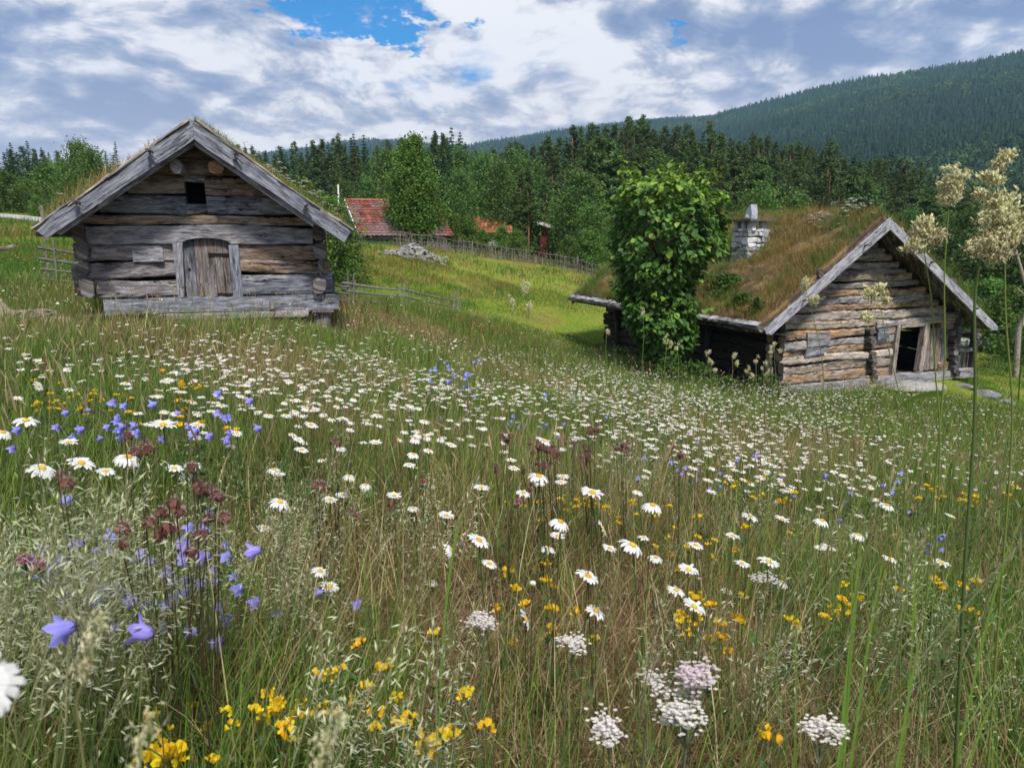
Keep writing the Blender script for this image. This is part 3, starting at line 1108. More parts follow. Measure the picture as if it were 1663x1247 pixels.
        for (cx, cy) in ([(660, 270), (345, 492)] if side < 0 else [(1030, 282), (1335, 500)]):
            g = Geo()
            x, z = c1(cx, cy, YV)
            log(g, np.array([x - .03 * 1, YV - .16, z + .05]), np.array([x + .02, YV + .12, z + .02]), .055, .055, DARKW * 1.2, 2.2, .004, int(cx), K=8)
            log(g, np.array([x - .05, YV - .075, z + .06]), np.array([x + .07, YV - .07, z - .07]), .03, .04, GREY * .7, 3, .003, int(cx) + 1, K=8)
            build(g, 'board_peg', M['wood'], root, grain=True)
    # round purlin ends under the gable
    for (cx, cy, r, tint) in ((772, 326, 33, GREY * 1.25 + TAN * .35), (939, 326, 29, ORANGE * .7 + TAN * .2)):
        x, z = c1(cx, cy, YV + .22)
        rr = c1(cx + r, cy, YV + .22)[0] - x
        g = Geo()
        log(g, (x, YV + .20, z), (x, YE - .2, z), rr * 2, rr * 2, tint, 2.1, .010, int(cx), K=18)
        build(g, 'purlin', M['wood'], root, grain=True)
    # corner posts and stones the house stands on
    for (x, y) in ((xr + .02, YF + .1), (xl, YF + .1), (xr, YB), (xl, YB)):
        zt = Z(955)
        wx = xf((x, y, 0))
        zb = gz(wx[0], wx[1]) - .1
        g = Geo()
        log(g, (x, y, zb), (x + .01, y, zt - .05), .26, .26, GREY * .7, 3, .02, int(x * 10 + y), up=(1, 0, 0))
        build(g, 'corner_post', M['log'], root, grain=True)
        g = Geo()
        log(g, (x - .18, y - .03, zt - .035), (x + .18, y - .03, zt - .035), .09, .3, DARKW * 1.4, 3, .012, int(x * 10 + y) + 1)
        build(g, 'bearing_block', M['log'], root, grain=True)

    XF = None


def fr_roof(ax, az_, lx, lz, rx, rz, y0, y1, frame=None):
    """roof surfaces as functions: side, s (0 ridge .. 1 eave), t (0 front .. 1 back) -> point on the deck"""
    if frame is None:
        frame = lambda u, d, z: np.stack(np.broadcast_arrays(u, d, z), -1)

    def f(side, s, t):
        ex, ez = (lx, lz) if side < 0 else (rx, rz)
        return frame(ax + (ex - ax) * s, y0 + (y1 - y0) * t, az_ - .05 + (ez - az_) * s)
    return f


def roof_sod(root, f, seed=0, dry=0.5, nS=26, nT=40, thick=0.11, blade=(.07, .22), dens=1.0, grass=True, patches=None, parent_name='sod_roof', lump=.07, edge=.02):
    q = np.random.default_rng(seed)
    sod = None
    g = Geo()
    area = []
    for side in (-1, 1):
        s = np.linspace(0.0, 0.985, nS)
        t = np.linspace(edge, 1 - edge, nT)
        S, T = np.meshgrid(s, t, indexing='ij')
        P = f(side, S, T)
        e1 = np.clip(np.minimum(T, 1 - T) * 14, 0, 1) * np.clip((1 - S) * 8 + .3, 0, 1)
        H = thick * (0.45 + .55 * e1) + lump * (fbm(P[..., 0] * 2.2 + 40 * side, P[..., 1] * 2.2 + P[..., 2], seed, 4) - .4) * 2 * e1
        top = P + np.array([0, 0, 1.0]) * H[..., None]
        V = np.concatenate([P.reshape(-1, 3), top.reshape(-1, 3)])
        n = nS * nT
        i = np.arange(n).reshape(nS, nT)
        F = [np.stack([i[:-1, :-1] + n, i[1:, :-1] + n, i[1:, 1:] + n, i[:-1, 1:] + n], -1).reshape(-1, 4)]
        for a, b in ((i[0], None), (i[-1], None), (i[:, 0], None), (i[:, -1], None)):
            F.append(np.stack([a[:-1], a[1:], a[1:] + n, a[:-1] + n], -1))
        F = np.concatenate(F)
        c = fbm(P[..., 0] * 1.2, P[..., 1] * 1.2 + 3 * side, seed + 9, 4)
        col = np.where(c[..., None] < .5, np.array([.07, .05, .032]), np.array([.15, .10, .05]))
        col = np.concatenate([col.reshape(-1, 3) * .6, col.reshape(-1, 3)])
        g.add(V, F, col)
        area.append((side, f))
    sod = build(g, parent_name, M['sod'], root, smooth=True)
    if not grass:
        return sod
    g = Geo()
    N = int(14000 * dens)
    for side in (-1, 1):
        S, T = q.uniform(0.0, .985, N), q.uniform(edge, 1 - edge, N)
        P = f(side, S, T)
        P[:, 2] += thick * .8
        pn = fbm(P[:, 0] * .8, P[:, 1] * .8 + P[:, 2] * .8, seed + 20, 3)
        if patches is not None:
            green = patches(side, S, T, pn)
        else:
            green = (pn > .42 + .25 * dry).astype(float)
        isg = q.random(N) < green
        h = q.uniform(*blade, N) * np.where(isg, 1.15, 1.0) * (0.25 + 1.5 * fbm(P[:, 0] * 1.9, P[:, 1] * 1.9 + P[:, 2], seed + 5, 3))
        cg = np.array([.12, .18, .03]) * q.uniform(.6, 1.5, (N, 1))
        cd = np.where(q.random((N, 1)) < .55, np.array([.40, .27, .11]), np.array([.27, .135, .055])) * q.uniform(.6, 1.35, (N, 1))
        tint = np.where(isg[:, None], cg, cd)
        blades(g, P, h, .007, q.uniform(0, 6.3, N), q.uniform(.2, 1.5, N), tint, 2, q.uniform(0, .5, N))
    o = build(g, 'roof_grass', M['grass'], sod)
    o['kind'] = 'stuff'
    return sod


storehouse()

# ------------------------------------------------------------------ the turf house on the right
NX, NY = 6.44, 17.0
GV, LV = np.array([.9224, .3862]), np.array([-.3862, .9224])
NB = np.array([GV[0], GV[1], 0.0])
LB = np.array([LV[0], LV[1], 0.0])
ZB = -2.68


def hw(u, d, z):
    u, d, z = np.broadcast_arrays(u, d, z)
    return np.stack([NX + GV[0] * u + LV[0] * d, NY + GV[1] * u + LV[1] * d, z], -1)


def r6(cx, cy, d=0.0):
    """facade coordinates (u, z) at depth d"""
    p = on_plane(1230 + cx / 3.898, 340 + cy / 3.898, hw(0, d, 0), LB)
    return float((p - hw(0, d, 0)) @ NB), float(p[2])


def turf_house():
    base = hw(3.3, 4.0, ZB)
    root = empty('turf_house', tuple(base), 'large turf-roofed log house with whitewashed chimney and open dark doorway', 'cabin')
    V0 = -.72
    ua, za = r6(845, 55, V0)
    ul, zl = r6(52, 765, V0)
    ur, zr = r6(1528, 745, V0)
    sl, sr = (za - zl) / (ua - ul), (za - zr) / (ur - ua)
    D1 = 8.0
    DE = D1 + .75
    uw = r6(1235, 880)[0]        # right end of the log wall, the open corner beyond
    up_ = r6(1366, 880)[0]       # corner post
    dl, dr = r6(885, 900)[0], r6(1050, 900)[0]
    dzt, dzb = r6(960, 735)[1], r6(960, 1035)[1]
    q = np.random.default_rng(4)
    pal = [ORANGE * .32 + TAN * .6, TAN * 1.0 + GREY * .4, TAN * .8 + GREY * .8, BROWN * .8 + TAN * .5, GREY * 1.1 + TAN * .3]
    g = Geo()
    z, k = ZB + .16, 0
    while z < za - .22:
        h = q.uniform(.17, .27) if z < -.9 else q.uniform(.14, .2)
        zm = z + h / 2
        a = max(-.12, ua - (za - zm - h * .35) / sl + .1)
        b = min(uw + (.12 if zm > dzt + .1 else 0), ua + (za - zm - h * .35) / sr - .28)
        if zm > dzt + .35:
            b = min(b, ua + (za - zm) / sr - .45)
        if b - a > .15:
            tint = pal[k % 5] if zm < -.2 else (GREY * .75 + BROWN * .35 if k % 3 else TAN * .75 + GREY * .3)
            tint = tint * q.uniform(.8, 1.2)
            pieces = [(a, b)]
            if dzb - .05 < zm < dzt:
                pieces = [(a, dl - .06), (dr + .62, b)]
            for (x0, x1) in pieces:
                if x1 - x0 > .08:
                    log(g, hw(x0, .1, zm + q.uniform(-.01, .01)), hw(x1, .1, zm + q.uniform(-.015, .015)), h * .98, .2, tint, 4.2, .019, 800 + k)
        z += h
        k += 1
    build(g, 'gable_wall', M['log'], root, grain=True)
    # long tarred wall towards the meadow and the two hidden ones
    for (nm, u0, dark) in (('side_wall', 0.0, True), ('side_wall', uw, False)):
        g = Geo()
        z, k = ZB + .1, 0
        top = (za - (ua - u0) * sl if u0 < ua else za - (u0 - ua) * sr) - .28
        while z < top:
            h = q.uniform(.2, .3)
            log(g, hw(u0, -.12 - q.uniform(0, .08), z + h / 2), hw(u0, D1 + .15, z + h / 2), h * .96, .2, (DARKW * .45) if dark else GREY * .5, 3.2, .016, 900 + k + int(u0 * 10))
            z += h
            k += 1
        build(g, nm, M['tar'], root, grain=True)
    g = Geo()
    z, k = ZB, 0
    while z < za - .4:
        a, b = max(0, ua - (za - z - .2) / sl + .1), min(uw, ua + (za - z - .2) / sr - .3)
        log(g, hw(a, D1, z + .13), hw(b, D1, z + .13), .26, .2, GREY * .6, 3.5, .015, 950 + k)
        z += .26
        k += 1
    build(g, 'back_wall', M['log'], root, grain=True)
    for dd in (2.4, 4.9, 7.2):       # posts standing along the dark wall
        g = Geo()
        log(g, hw(-.16, dd, ZB - .15), hw(-.16, dd, zl + .25), .2, .16, DARKW * .6, 3, .015, int(dd * 10), up=LB)
        build(g, 'wall_post', M['tar'], root, grain=True)
    # inside: floor and added near-black sheets for shade behind joints and deep in the doorway
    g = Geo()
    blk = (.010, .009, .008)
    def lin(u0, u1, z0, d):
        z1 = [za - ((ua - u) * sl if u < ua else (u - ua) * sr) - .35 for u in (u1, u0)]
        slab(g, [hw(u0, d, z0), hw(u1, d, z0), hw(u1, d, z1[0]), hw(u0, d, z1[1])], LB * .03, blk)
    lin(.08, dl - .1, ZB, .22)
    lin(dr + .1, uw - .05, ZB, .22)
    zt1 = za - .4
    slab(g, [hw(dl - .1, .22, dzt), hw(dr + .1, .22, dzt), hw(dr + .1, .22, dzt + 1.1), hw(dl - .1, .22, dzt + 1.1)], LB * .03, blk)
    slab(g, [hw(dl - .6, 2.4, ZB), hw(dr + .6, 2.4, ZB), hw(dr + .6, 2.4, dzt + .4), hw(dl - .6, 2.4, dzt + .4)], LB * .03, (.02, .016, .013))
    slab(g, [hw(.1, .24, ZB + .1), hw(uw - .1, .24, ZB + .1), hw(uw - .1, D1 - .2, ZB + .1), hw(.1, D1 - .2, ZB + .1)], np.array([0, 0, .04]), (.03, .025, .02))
    build(g, 'dark_backing', M['dark'], root)
    # column of log ends of the inner wall, and at the near corner
    for cx, c0, c1_ in ((712, 745, 1080), (1228, 760, 1045)):
        g = Geo()
        n = 7
        for i in range(n):
            u, z = r6(cx - 20 * i / n, c1_ + (c0 - c1_) * (i + .5) / n)
            hh = (r6(cx, c0)[1] - r6(cx, c1_)[1]) / n
            log(g, hw(u + q.uniform(-.02, .02), -.14 - q.uniform(0, .07), z), hw(u, .1, z), hh * .95, .17, DARKW * q.uniform(.5, 1.2) + BROWN * .1, 2.4, .012, 1000 + i + cx)
        build(g, 'log_ends', M['log'], root, grain=True)
    # sill
    g = Geo()
    s = np.linspace(.1, up_ + .1, 50)
    strip(g, s, np.full(50, ZB - .08) + .012 * np.sin(s * 2.3), np.full(50, ZB + .17) + .012 * np.sin(s * 1.7 + 1), -.10, .2, hw, GREY * 1.35 + TAN * .15, 11)
    build(g, 'sill_beam', M['board'], root, grain=True)
    # top plate over the door, running on over the open corner
    g = Geo()
    u0, z0 = r6(745, 735)
    u1, z1 = r6(1258, 662)
    log(g, hw(u0, .06, z0), hw(u1, .06, z1), .17, .26, GREY * 1.2 + TAN * .3, 3.5, .012, 12)
    build(g, 'top_plate', M['wood'], root, grain=True)
    # door frame
    def plank(nm, pts, d, th, tint, mat='wood', par=root, along=(0, 0, 1), sd=0):
        gg = Geo()
        slab(gg, [hw(*(lambda p: (p[0], d, p[1]))(r6(x, y, d))) for x, y in pts], LB * th, tint, along, sd)
        return build(gg, nm, M[mat], par, grain=True)
    plank('door_jamb', [(852, 1052), (872, 1052), (912, 730), (888, 735)], -.08, .16, TAN * .55 + GREY * .7, sd=1)
    plank('door_jamb', [(1022, 1024), (1048, 1028), (1098, 712), (1070, 714)], -.08, .16, TAN * .75 + GREY * .7, sd=2)
    plank('door_lintel', [(915, 752), (1072, 737), (1078, 700), (920, 714)], -.07, .14, TAN * .6 + GREY * .8, along=NB, sd=3)
    # upright planks beside the door
    xs = [1052, 1088, 1120, 1158, 1196]
    for i in range(4):
        x0, x1 = xs[i], xs[i + 1] - 4
        plank('wall_plank', [(x0, 1018 - i * 4), (x1, 1016 - i * 4), (x1 + 16, 752), (x0 + 16, 755)], -.01 - .012 * (i % 2), .05, [BROWN * .5 + GREY * .5, TAN * .5 + GREY * .3, BROWN * .6 + GREY * .35, GREY * .7][i], sd=10 + i)
    # boards nailed over old openings
    for i, (pts, tn) in enumerate((([(318, 876), (462, 855), (462, 777), (320, 785)], GREY * .85 + TAN * .15), ([(305, 935), (440, 905), (440, 872), (318, 880)], GREY * 1.3),
                                   ([(764, 828), (836, 822), (836, 752), (768, 760)], BLUE * 1.1))):
        plank('shutter_board', pts, -.075, .05, tn, 'board', along=NB, sd=20 + i)
    # open corner: post, rail, balusters
    g = Geo()
    zb_ = ZB - .1
    log(g, hw(up_, .0, zb_), hw(up_, .0, r6(1366, 700)[1]), .18, .18, DARKW * .8, 3.5, .008, 31, up=NB)
    build(g, 'corner_post', M['tar'], root, grain=True)
    g = Geo()
    uA, zA = r6(1240, 895)
    uB, zB_ = r6(1358, 890)
    log(g, hw(uA, .0, zA), hw(uB, .0, zB_), .12, .09, GREY * 1.1, 4, .008, 32)
    build(g, 'porch_rail', M['board'], root, grain=True)
    for i in range(4):
        cx = 1262 + 26 * i
        ub, zz = r6(cx, 915)
        g = Geo()
        slab(g, [hw(ub, .03, ZB + .1), hw(ub + .13, .03, ZB + .1), hw(ub + .13, .03, zz + .04), hw(ub, .03, zz + .04)], LB * .035, (BROWN * .5 + GREY * .2) * q.uniform(.6, 1.2), (0, 0, 1), 50 + i)
        build(g, 'baluster', M['wood'], root, grain=True)
    g = Geo()
    ze = zr + (ur - up_) * sr - .22
    log(g, hw(up_ + .02, -.12, ze), hw(up_ + .02, DE - .1, ze), .15, .15, DARKW * .8, 2.5, .01, 35)
    build(g, 'eave_beam', M['log'], root, grain=True)
    for d in (3.0, 6.0, 8.0):
        g = Geo()
        log(g, hw(up_, d, zb_), hw(up_, d, ze), .17, .17, GREY * .6, 3.5, .008, 36 + int(d), up=NB)
        build(g, 'corner_post', M['log'], root, grain=True)
    # doorstep
    g = Geo()
    u, z = r6(990, 1085, -.5)
    R = rotm(math.atan2(GV[1], GV[0]))[0]
    stone_geo(g, hw(u, -.55, ZB - .10), (1.05, .45, .16), (.27, .26, .25), 8, 3, .2, R)
    build(g, 'doorstep', M['stone'], root)
    # roof
    g = Geo()
    for side in (-1, 1):
        eu, ez = (ul, zl) if side < 0 else (ur, zr)
        ds = np.linspace(V0 + .1, DE, 25)
        for i in range(24):
            zo = .004 * (i % 3)
            slab(g, [hw(ua, ds[i], za - .1 - zo), hw(ua, ds[i + 1] - .008, za - .1 - zo), hw(eu, ds[i + 1] - .008, ez - .1 - zo), hw(eu, ds[i], ez - .1 - zo)],
                 (0, 0, .05), DARKW * .8 + BROWN * .2, hw(eu, 0, ez) - hw(ua, 0, za), 60 + i + side)
    build(g, 'roof_deck', M['log'], root, grain=True)
    f = fr_roof(ua, za, ul, zl, ur, zr, V0 + .1, DE, hw)

    def patches(side, S, T, pn):
        a = np.clip((pn - .44) * 8, 0, .8) + np.clip((S - .45) * .7, 0, .35) * (pn > .40)
        return np.clip(a + .30 - .3 * (S < .14), 0.06, .92)
    sod = roof_sod(root, f, seed=12, nS=36, nT=64, thick=.20, blade=(.14, .44), dens=3.8, patches=patches, lump=.20, edge=.012)
    # tall pale grass standing along the ridge and white umbels on it
    g = Geo()
    n = 2600
    T = rng.uniform(.02, .98, n)
    S = np.abs(rng.normal(0, .08, n))
    sd_ = np.where(rng.random(n) < .5, -1, 1)
    P = np.where((sd_ < 0)[:, None], f(-1, S, T), f(1, S, T))
    P[:, 2] += .17
    kk = fbm(T * 9, S * 3, 5, 3)
    blades(g, P, rng.uniform(.2, .55, n) * (kk + .3), .006, rng.uniform(0, 6.3, n), rng.uniform(.1, .9, n),
           np.where((rng.random(n) < .25)[:, None], np.array([.12, .17, .04]), np.array([.34, .26, .12])) * rng.uniform(.7, 1.3, (n, 1)), 3)
    for (Tm, Sm, nn) in ((.10, .03, 26), (.16, .13, 14), (.33, .35, 5)):
        for i in range(nn):
            T_, S_ = Tm + rng.normal(0, .03), abs(Sm + rng.normal(0, .03))
            b = f(-1, np.array([S_]), np.array([T_]))[0]
            hgt = rng.uniform(.3, .6)
            top = b + np.array([rng.normal(0, .04), rng.normal(0, .04), hgt])
            tube(g, [b, (b + top) / 2 + .01, top], .005, (.10, .14, .05), 4)
            for j in range(8):
                p = top + np.array([rng.normal(0, .035), rng.normal(0, .035), rng.uniform(-.01, .02)])
                r = .022
                g.add([p + [r, 0, 0], p + [0, r, .006], p + [-r, 0, 0], p + [0, -r, .006]], [(0, 1, 2, 3)], (.72, .72, .68))
    o = build(g, 'ridge_grass', M['grass'], sod)
    o['kind'] = 'stuff'
    # green leafy clumps low on the slope
    g = Geo()
    for (S0, T0, r0, n) in ((.80, .47, .42, 420), (.76, .27, .5, 420), (.9, .13, .2, 160), (.62, .62, .3, 160), (.93, .06, .14, 100)):
        S, T = S0 + rng.normal(0, r0 * .11, n), T0 + rng.normal(0, r0 * .07, n)
        P = f(-1, np.clip(S, 0, .98), np.clip(T, .02, .98))
        P[:, 2] += .26 + rng.uniform(0, .30, n) * np.exp(-((S - S0) / (r0 * .12)) ** 2)
        V = np.array([(0, -.5, 0), (.28, 0, .08), (0, .5, -.05), (-.28, 0, .08)])
        g.scatter(V, np.array([(0, 1, 2, 3)]), np.ones(3), P, rotm(rng.uniform(0, 6.3, n), rng.normal(0, .7, n), rng.normal(0, .6, n)), rng.uniform(.08, .18, n),
                  np.array([.05, .12, .02]) * rng.uniform(.6, 1.5, (n, 1)))
    o = build(g, 'roof_weeds', M['leaf'], sod)
    o['kind'] = 'stuff'
    # bargeboards with lobed feet
    for side in (-1, 1):
        if side < 0:
            pts = [(845, 55), (48, 762), (58, 790), (92, 795), (118, 768), (842, 128)]
        else:
            pts = [(845, 55), (1526, 742), (1518, 764), (1480, 764), (1462, 745), (842, 128)]
        P = [hw(r6(x, y, V0)[0], V0, r6(x, y, V0)[1]) for x, y in pts]
        g = Geo()
        slab(g, P, LB * .05, GREY * 1.6 + BLUE * .35, P[1] - P[0], 80 + side)
        build(g, 'bargeboard', M['board'], root, grain=True)
        for (cx, cy) in ([(680, 238), (292, 585)] if side < 0 else [(1095, 345), (1378, 635)]):
            u, z = r6(cx, cy, V0)
            g = Geo()
            log(g, hw(u - .05, V0 - .12, z + .05), hw(u + .04, V0 + .1, z), .05, .05, DARKW, 2.2, .004, int(cx), K=8)
            build(g, 'board_peg', M['wood'], root, grain=True)
    g = Geo()
    for (u, z) in ((ua + .02, za - .32), (ul + 1.7, zl + 1.25), (ur - 1.75, zr + 1.25)):
        log(g, hw(u, V0 + .15, z), hw(u, DE - .1, z), .2, .2, DARKW + BROWN * .2, 2.3, .01, int(u * 10))
    build(g, 'purlin', M['log'], root, grain=True)
    # eave log that holds the turf, with a lip of birch bark
    g = Geo()
    log(g, hw(ul - .03, V0 + .08, zl + .02), hw(ul - .03, DE + .1, zl + .02), .13, .2, GREY * .55 + DARKW, 3, .02, 91, seg=70)
    build(g, 'turf_log', M['log'], root, grain=True)
    g = Geo()
    n = 42
    dd = np.linspace(V0 + .15, DE, n + 1)
    for i in range(n):
        w = rng.uniform(.10, .2)
        zz = zl + .085 + rng.uniform(0, .03)
        a = hw(ul - .10 - rng.uniform(0, .05), dd[i], zz - .03)
        b = hw(ul - .10 - rng.uniform(0, .05), dd[i + 1] + .01, zz - .03)
        slab(g, [a, b, b + NB * w + [0, 0, .07], a + NB * w + [0, 0, .07]], (0, 0, .012), np.array([.34, .33, .38]) * rng.uniform(.6, 1.25), LB, i)
    build(g, 'birch_bark', M['board'], root, grain=True)
    # chimney
    u, d, zc = None, None, None
    nS = np.cross(hw(ul, 0, zl) - hw(ua, 0, za), LB)
    nS /= np.linalg.norm(nS)
    c = on_plane(940 + 598 / 2.3, 250 + 424 / 2.3, hw(ua, 0, za), nS)
    u0 = float((c - hw(0, 0, 0)) @ NB)
    d0 = float((c - hw(0, 0, 0)) @ LB)
    wpx = np.linalg.norm(c - [0, 0, EYE]) / FPX
    CW, CD = .64, .64
    ztop = c[2] + (392 - 262) / 2.3 * wpx
    ch = empty('chimney', tuple(hw(u0 + CD / 2, d0, c[2]) - np.array(base)))
    ch.parent = sod
    ch.location = tuple(np.array(hw(u0 + CD / 2, d0, c[2])) - parent_origin(sod))
    g = Geo()
    z = c[2] - .35
    k = 0
    while z < ztop - .02:
        h = min(rng.uniform(.09, .17), ztop - z + .02)
        f_ = (z - c[2]) / (ztop - c[2])
        fl = 1.0 + .03 * math.sin(k * 2.1)
        for face in range(4):
            L = (CW if face % 2 == 0 else CD) * fl
            x = -L / 2 + rng.uniform(-.05, .02)
            while x < L / 2 - .05:
                wd = rng.uniform(.14, .34)
                wd = min(wd, L / 2 - x + .01)
                out = (CD if face % 2 == 0 else CW) / 2 * fl + rng.uniform(-.02, .015)
                if face == 0:
                    p, R_ = hw(u0 + CD / 2 - out + .1, d0 - x - wd / 2, z + h / 2), LB
                elif face == 2:
                    p, R_ = hw(u0 + CD / 2 + out - .1, d0 + x + wd / 2, z + h / 2), LB
                elif face == 1:
                    p, R_ = hw(u0 + CD / 2 + x + wd / 2, d0 - out + .1, z + h / 2), NB
                else:
                    p, R_ = hw(u0 + CD / 2 - x - wd / 2, d0 + out - .1, z + h / 2), NB
                a = R_ * (wd / 2 - .006)
                log(g, p - a, p + a, h * .93, .24, np.array([.47, .48, .50]) * rng.uniform(.45, 1.2), 4.5, .012, k * 31 + face * 7 + int(x * 40), K=10, seg=5)
                x += wd
        z += h
        k += 1
    slab(g, [hw(u0 + .12, d0 - CW / 2 + .12, c[2] - .3), hw(u0 + CD - .12, d0 - CW / 2 + .12, c[2] - .3), hw(u0 + CD - .12, d0 + CW / 2 - .12, c[2] - .3), hw(u0 + .12, d0 + CW / 2 - .12, c[2] - .3)],
         (0, 0, ztop - c[2] + .25), (.05, .05, .05))
    build(g, 'stack', M['lime'], ch)
    for (du, dd_) in ((.12, -.38), (.12, .02), (.12, .4), (CD - .12, -.38), (CD - .12, .4)):
        g = Geo()
        log(g, hw(u0 + du, d0 + dd_ * CW / .95, ztop - .03), hw(u0 + du, d0 + dd_ * CW / .95, ztop + .22), .17, .15, np.array([.5, .5, .52]) * rng.uniform(.7, 1.1), 4, .015, int(du * 90 + dd_ * 50), K=10, up=NB)
        build(g, 'cap_pier', M['lime'], ch)
    g = Geo()
    slab(g, [hw(u0 - .12, d0 - CW / 2 - .17, ztop + .215), hw(u0 + CD + .12, d0 - CW / 2 - .15, ztop + .215), hw(u0 + CD + .1, d0 + CW / 2 + .1, ztop + .215), hw(u0 - .1, d0 + CW / 2 + .08, ztop + .215)],
         (0, 0, .055), (.10, .09, .08))
    build(g, 'cap_slab', M['stone'], ch)
    g = Geo()
    slab(g, [hw(u0 + .18, d0 - .16, ztop + .26), hw(u0 + .20, d0 + .17, ztop + .26), hw(u0 + .24, d0 + .10, ztop + .55), hw(u0 + .25, d0 - .02, ztop + .66), hw(u0 + .22, d0 - .12, ztop + .45)], NB * .20, (.26, .28, .33))
    stone_geo(g, hw(u0 + .3, d0, ztop + .33), (.16, .17, .12), (.24, .26, .30), 22, 1, .3)
    build(g, 'cap_stone', M['stone'], ch)
    # far verge, dark boards standing up behind
    g = Geo()
    slab(g, [hw(ua, DE, za + .25), hw(ul, DE, zl + .12), hw(ul, DE, zl - .2), hw(ua, DE, za - .15)], LB * .05, DARKW, None, 95)
    slab(g, [hw(ua, DE, za + .25), hw(ur, DE, zr + .12), hw(ur, DE, zr - .2), hw(ua, DE, za - .15)], LB * .05, DARKW, None, 96)
    build(g, 'verge_board', M['board'], root, grain=True)


turf_house()

# ------------------------------------------------------------------ tree kinds
def leafcloud(g, pos, size, tint, q, aspect=.62, down=.5, mi=0):
    """leaf-sized folded faces"""
    V = np.array([(0, -.5, 0), (aspect / 2, -.02, .09), (0, .5, -.04), (-aspect / 2, -.02, .09)])
    n = len(pos)
    g.scatter(V, np.array([(0, 1, 2), (0, 2, 3)]), np.ones(3), pos, rotm(q.uniform(0, 6.3, n), q.normal(-down, .7, n), q.normal(0, .7, n)), size, tint, mi)


def make_spruce(seed, H=16.0, width=.165, base=.06, col=(.030, .066, .024)):
    q = np.random.default_rng(seed)
    tr = Geo()
    tube(tr, [(0, 0, -.6), (.02, 0, H * .3), (0, .03, H * .7), (0, 0, H * .99)], [H * .012, H * .010, H * .005, .01], (.075, .055, .045), 6)
    cr = Geo()
    P, S, T, A = [], [], [], []
    nw = 38
    for i in range(nw):
        f = base + (1 - base) * (i / nw) ** .95
        z = f * H
        Lb = H * width * (1 - f) ** .85 * (1 + .5 * base) + .05
        for j in range(q.integers(6, 9)):
            th = q.uniform(0, 6.3)
            L = Lb * q.uniform(.6, 1.15)
            if q.random() < .1:
                continue
            m = max(3, int(L / .32))
            for k in range(m):
                r = (k + .6) / m
                droop = -L * (.18 + .35 * r * r) * (.4 + .9 * (1 - f)) + (r > .85) * L * .05
                for sgn in (-1, 0, 1):
                    P.append((math.cos(th) * L * r + -math.sin(th) * sgn * L * .13 * (1.2 - r), math.sin(th) * L * r + math.cos(th) * sgn * L * .13 * (1.2 - r),
                              z + droop + q.normal(0, .06)))
                    A.append(th + sgn * .7 + q.normal(0, .25))
                    S.append(L * .19 + .15)
                    T.append(np.array(col) * q.uniform(.6, 1.35) * (1.0 + .5 * (r > .8)))
    V = np.array([(-.1, -.28, 0), (.55, -.16, -.06), (1.0, 0, -.22), (.55, .16, -.06), (-.1, .28, 0)])
    n = len(P)
    cr.scatter(V, [np.array([(0, 1, 3, 4)]), np.array([(1, 2, 3)])], np.ones(3), np.array(P), rotm(np.array(A), q.normal(0, .5, n), q.normal(.15, .25, n)), np.array(S), np.array(T))
    return tr, cr


def make_pine(seed, H=17.0, bare=.5, width=.15, col=(.070, .112, .034), cone=False):
    q = np.random.default_rng(seed)
    tr = Geo()
    bx, by = q.normal(0, .12, 2)
    zs = np.linspace(-.6, H * .97, 9)
    pts = np.stack([bx * np.sin(zs * .25), by * np.sin(zs * .3), zs], 1)
    cols = [(.10, .07, .055) if z < H * .25 else (.24, .115, .06) for z in zs]
    tube(tr, pts, np.linspace(H * .0125, H * .003, 9), np.repeat(np.array(cols), 6, 0), 6)
    cr = Geo()
    P, S, T = [], [], []
    nb = int((1 - bare) * 125)
    for i in range(nb):
        f = bare + (1 - bare) * (i + q.random()) / nb
        z = f * H
        g_ = (f - bare) / (1 - bare)
        prof = (1 - g_) ** .75 + .05 if cone else (math.sin(min(1, g_ * 1.25 + .18) * math.pi * .62 + .45)) * (1 - g_ ** 1.8) * 1.1
        L = H * width * max(.1, prof) * q.uniform(.6, 1.2)
        th = q.uniform(0, 6.3)
        b0 = np.array([0, 0, z])
        b1 = np.array([math.cos(th) * L, math.sin(th) * L, z + L * q.uniform(.0, .45)])
        tube(tr, [b0, (b0 + b1) / 2 - [0, 0, .05], b1], [.05, .035, .012], (.17, .09, .055), 3)
        for k in range(4):
            r = (.45, .7, .9, 1.02)[k]
            c = b0 + (b1 - b0) * r + q.normal(0, .16, 3)
            R = .17 + L * .10
            m = 17
            d = q.normal(size=(m, 3)) * [1, 1, .6]
            P.append(c + d * R * .55)
            S.append(np.full(m, R * .95))
            T.append(np.array(col) * q.uniform(.55, 1.5, (m, 1)))
    for i in range(int(10 * bare)):
        z = H * q.uniform(.15, bare)
        th, L = q.uniform(0, 6.3), q.uniform(.5, 1.6)
        tube(tr, [(0, 0, z), (math.cos(th) * L, math.sin(th) * L, z + q.uniform(-.2, .15))], [.03, .008], (.12, .10, .09), 3)
    P, S, T = np.concatenate(P), np.concatenate(S), np.concatenate(T)
    n = len(P)
    V = np.array([(-.12, -.5, 0), (.12, -.5, 0), (.22, .1, .05), (0, .5, .12), (-.22, .1, .05)])
    cr.scatter(V, [np.array([(0, 1, 2, 4)]), np.array([(4, 2, 3)])], np.ones(3), P, rotm(q.uniform(0, 6.3, n), q.normal(.3, .8, n), q.normal(0, .8, n)), S, T)
    return tr, cr


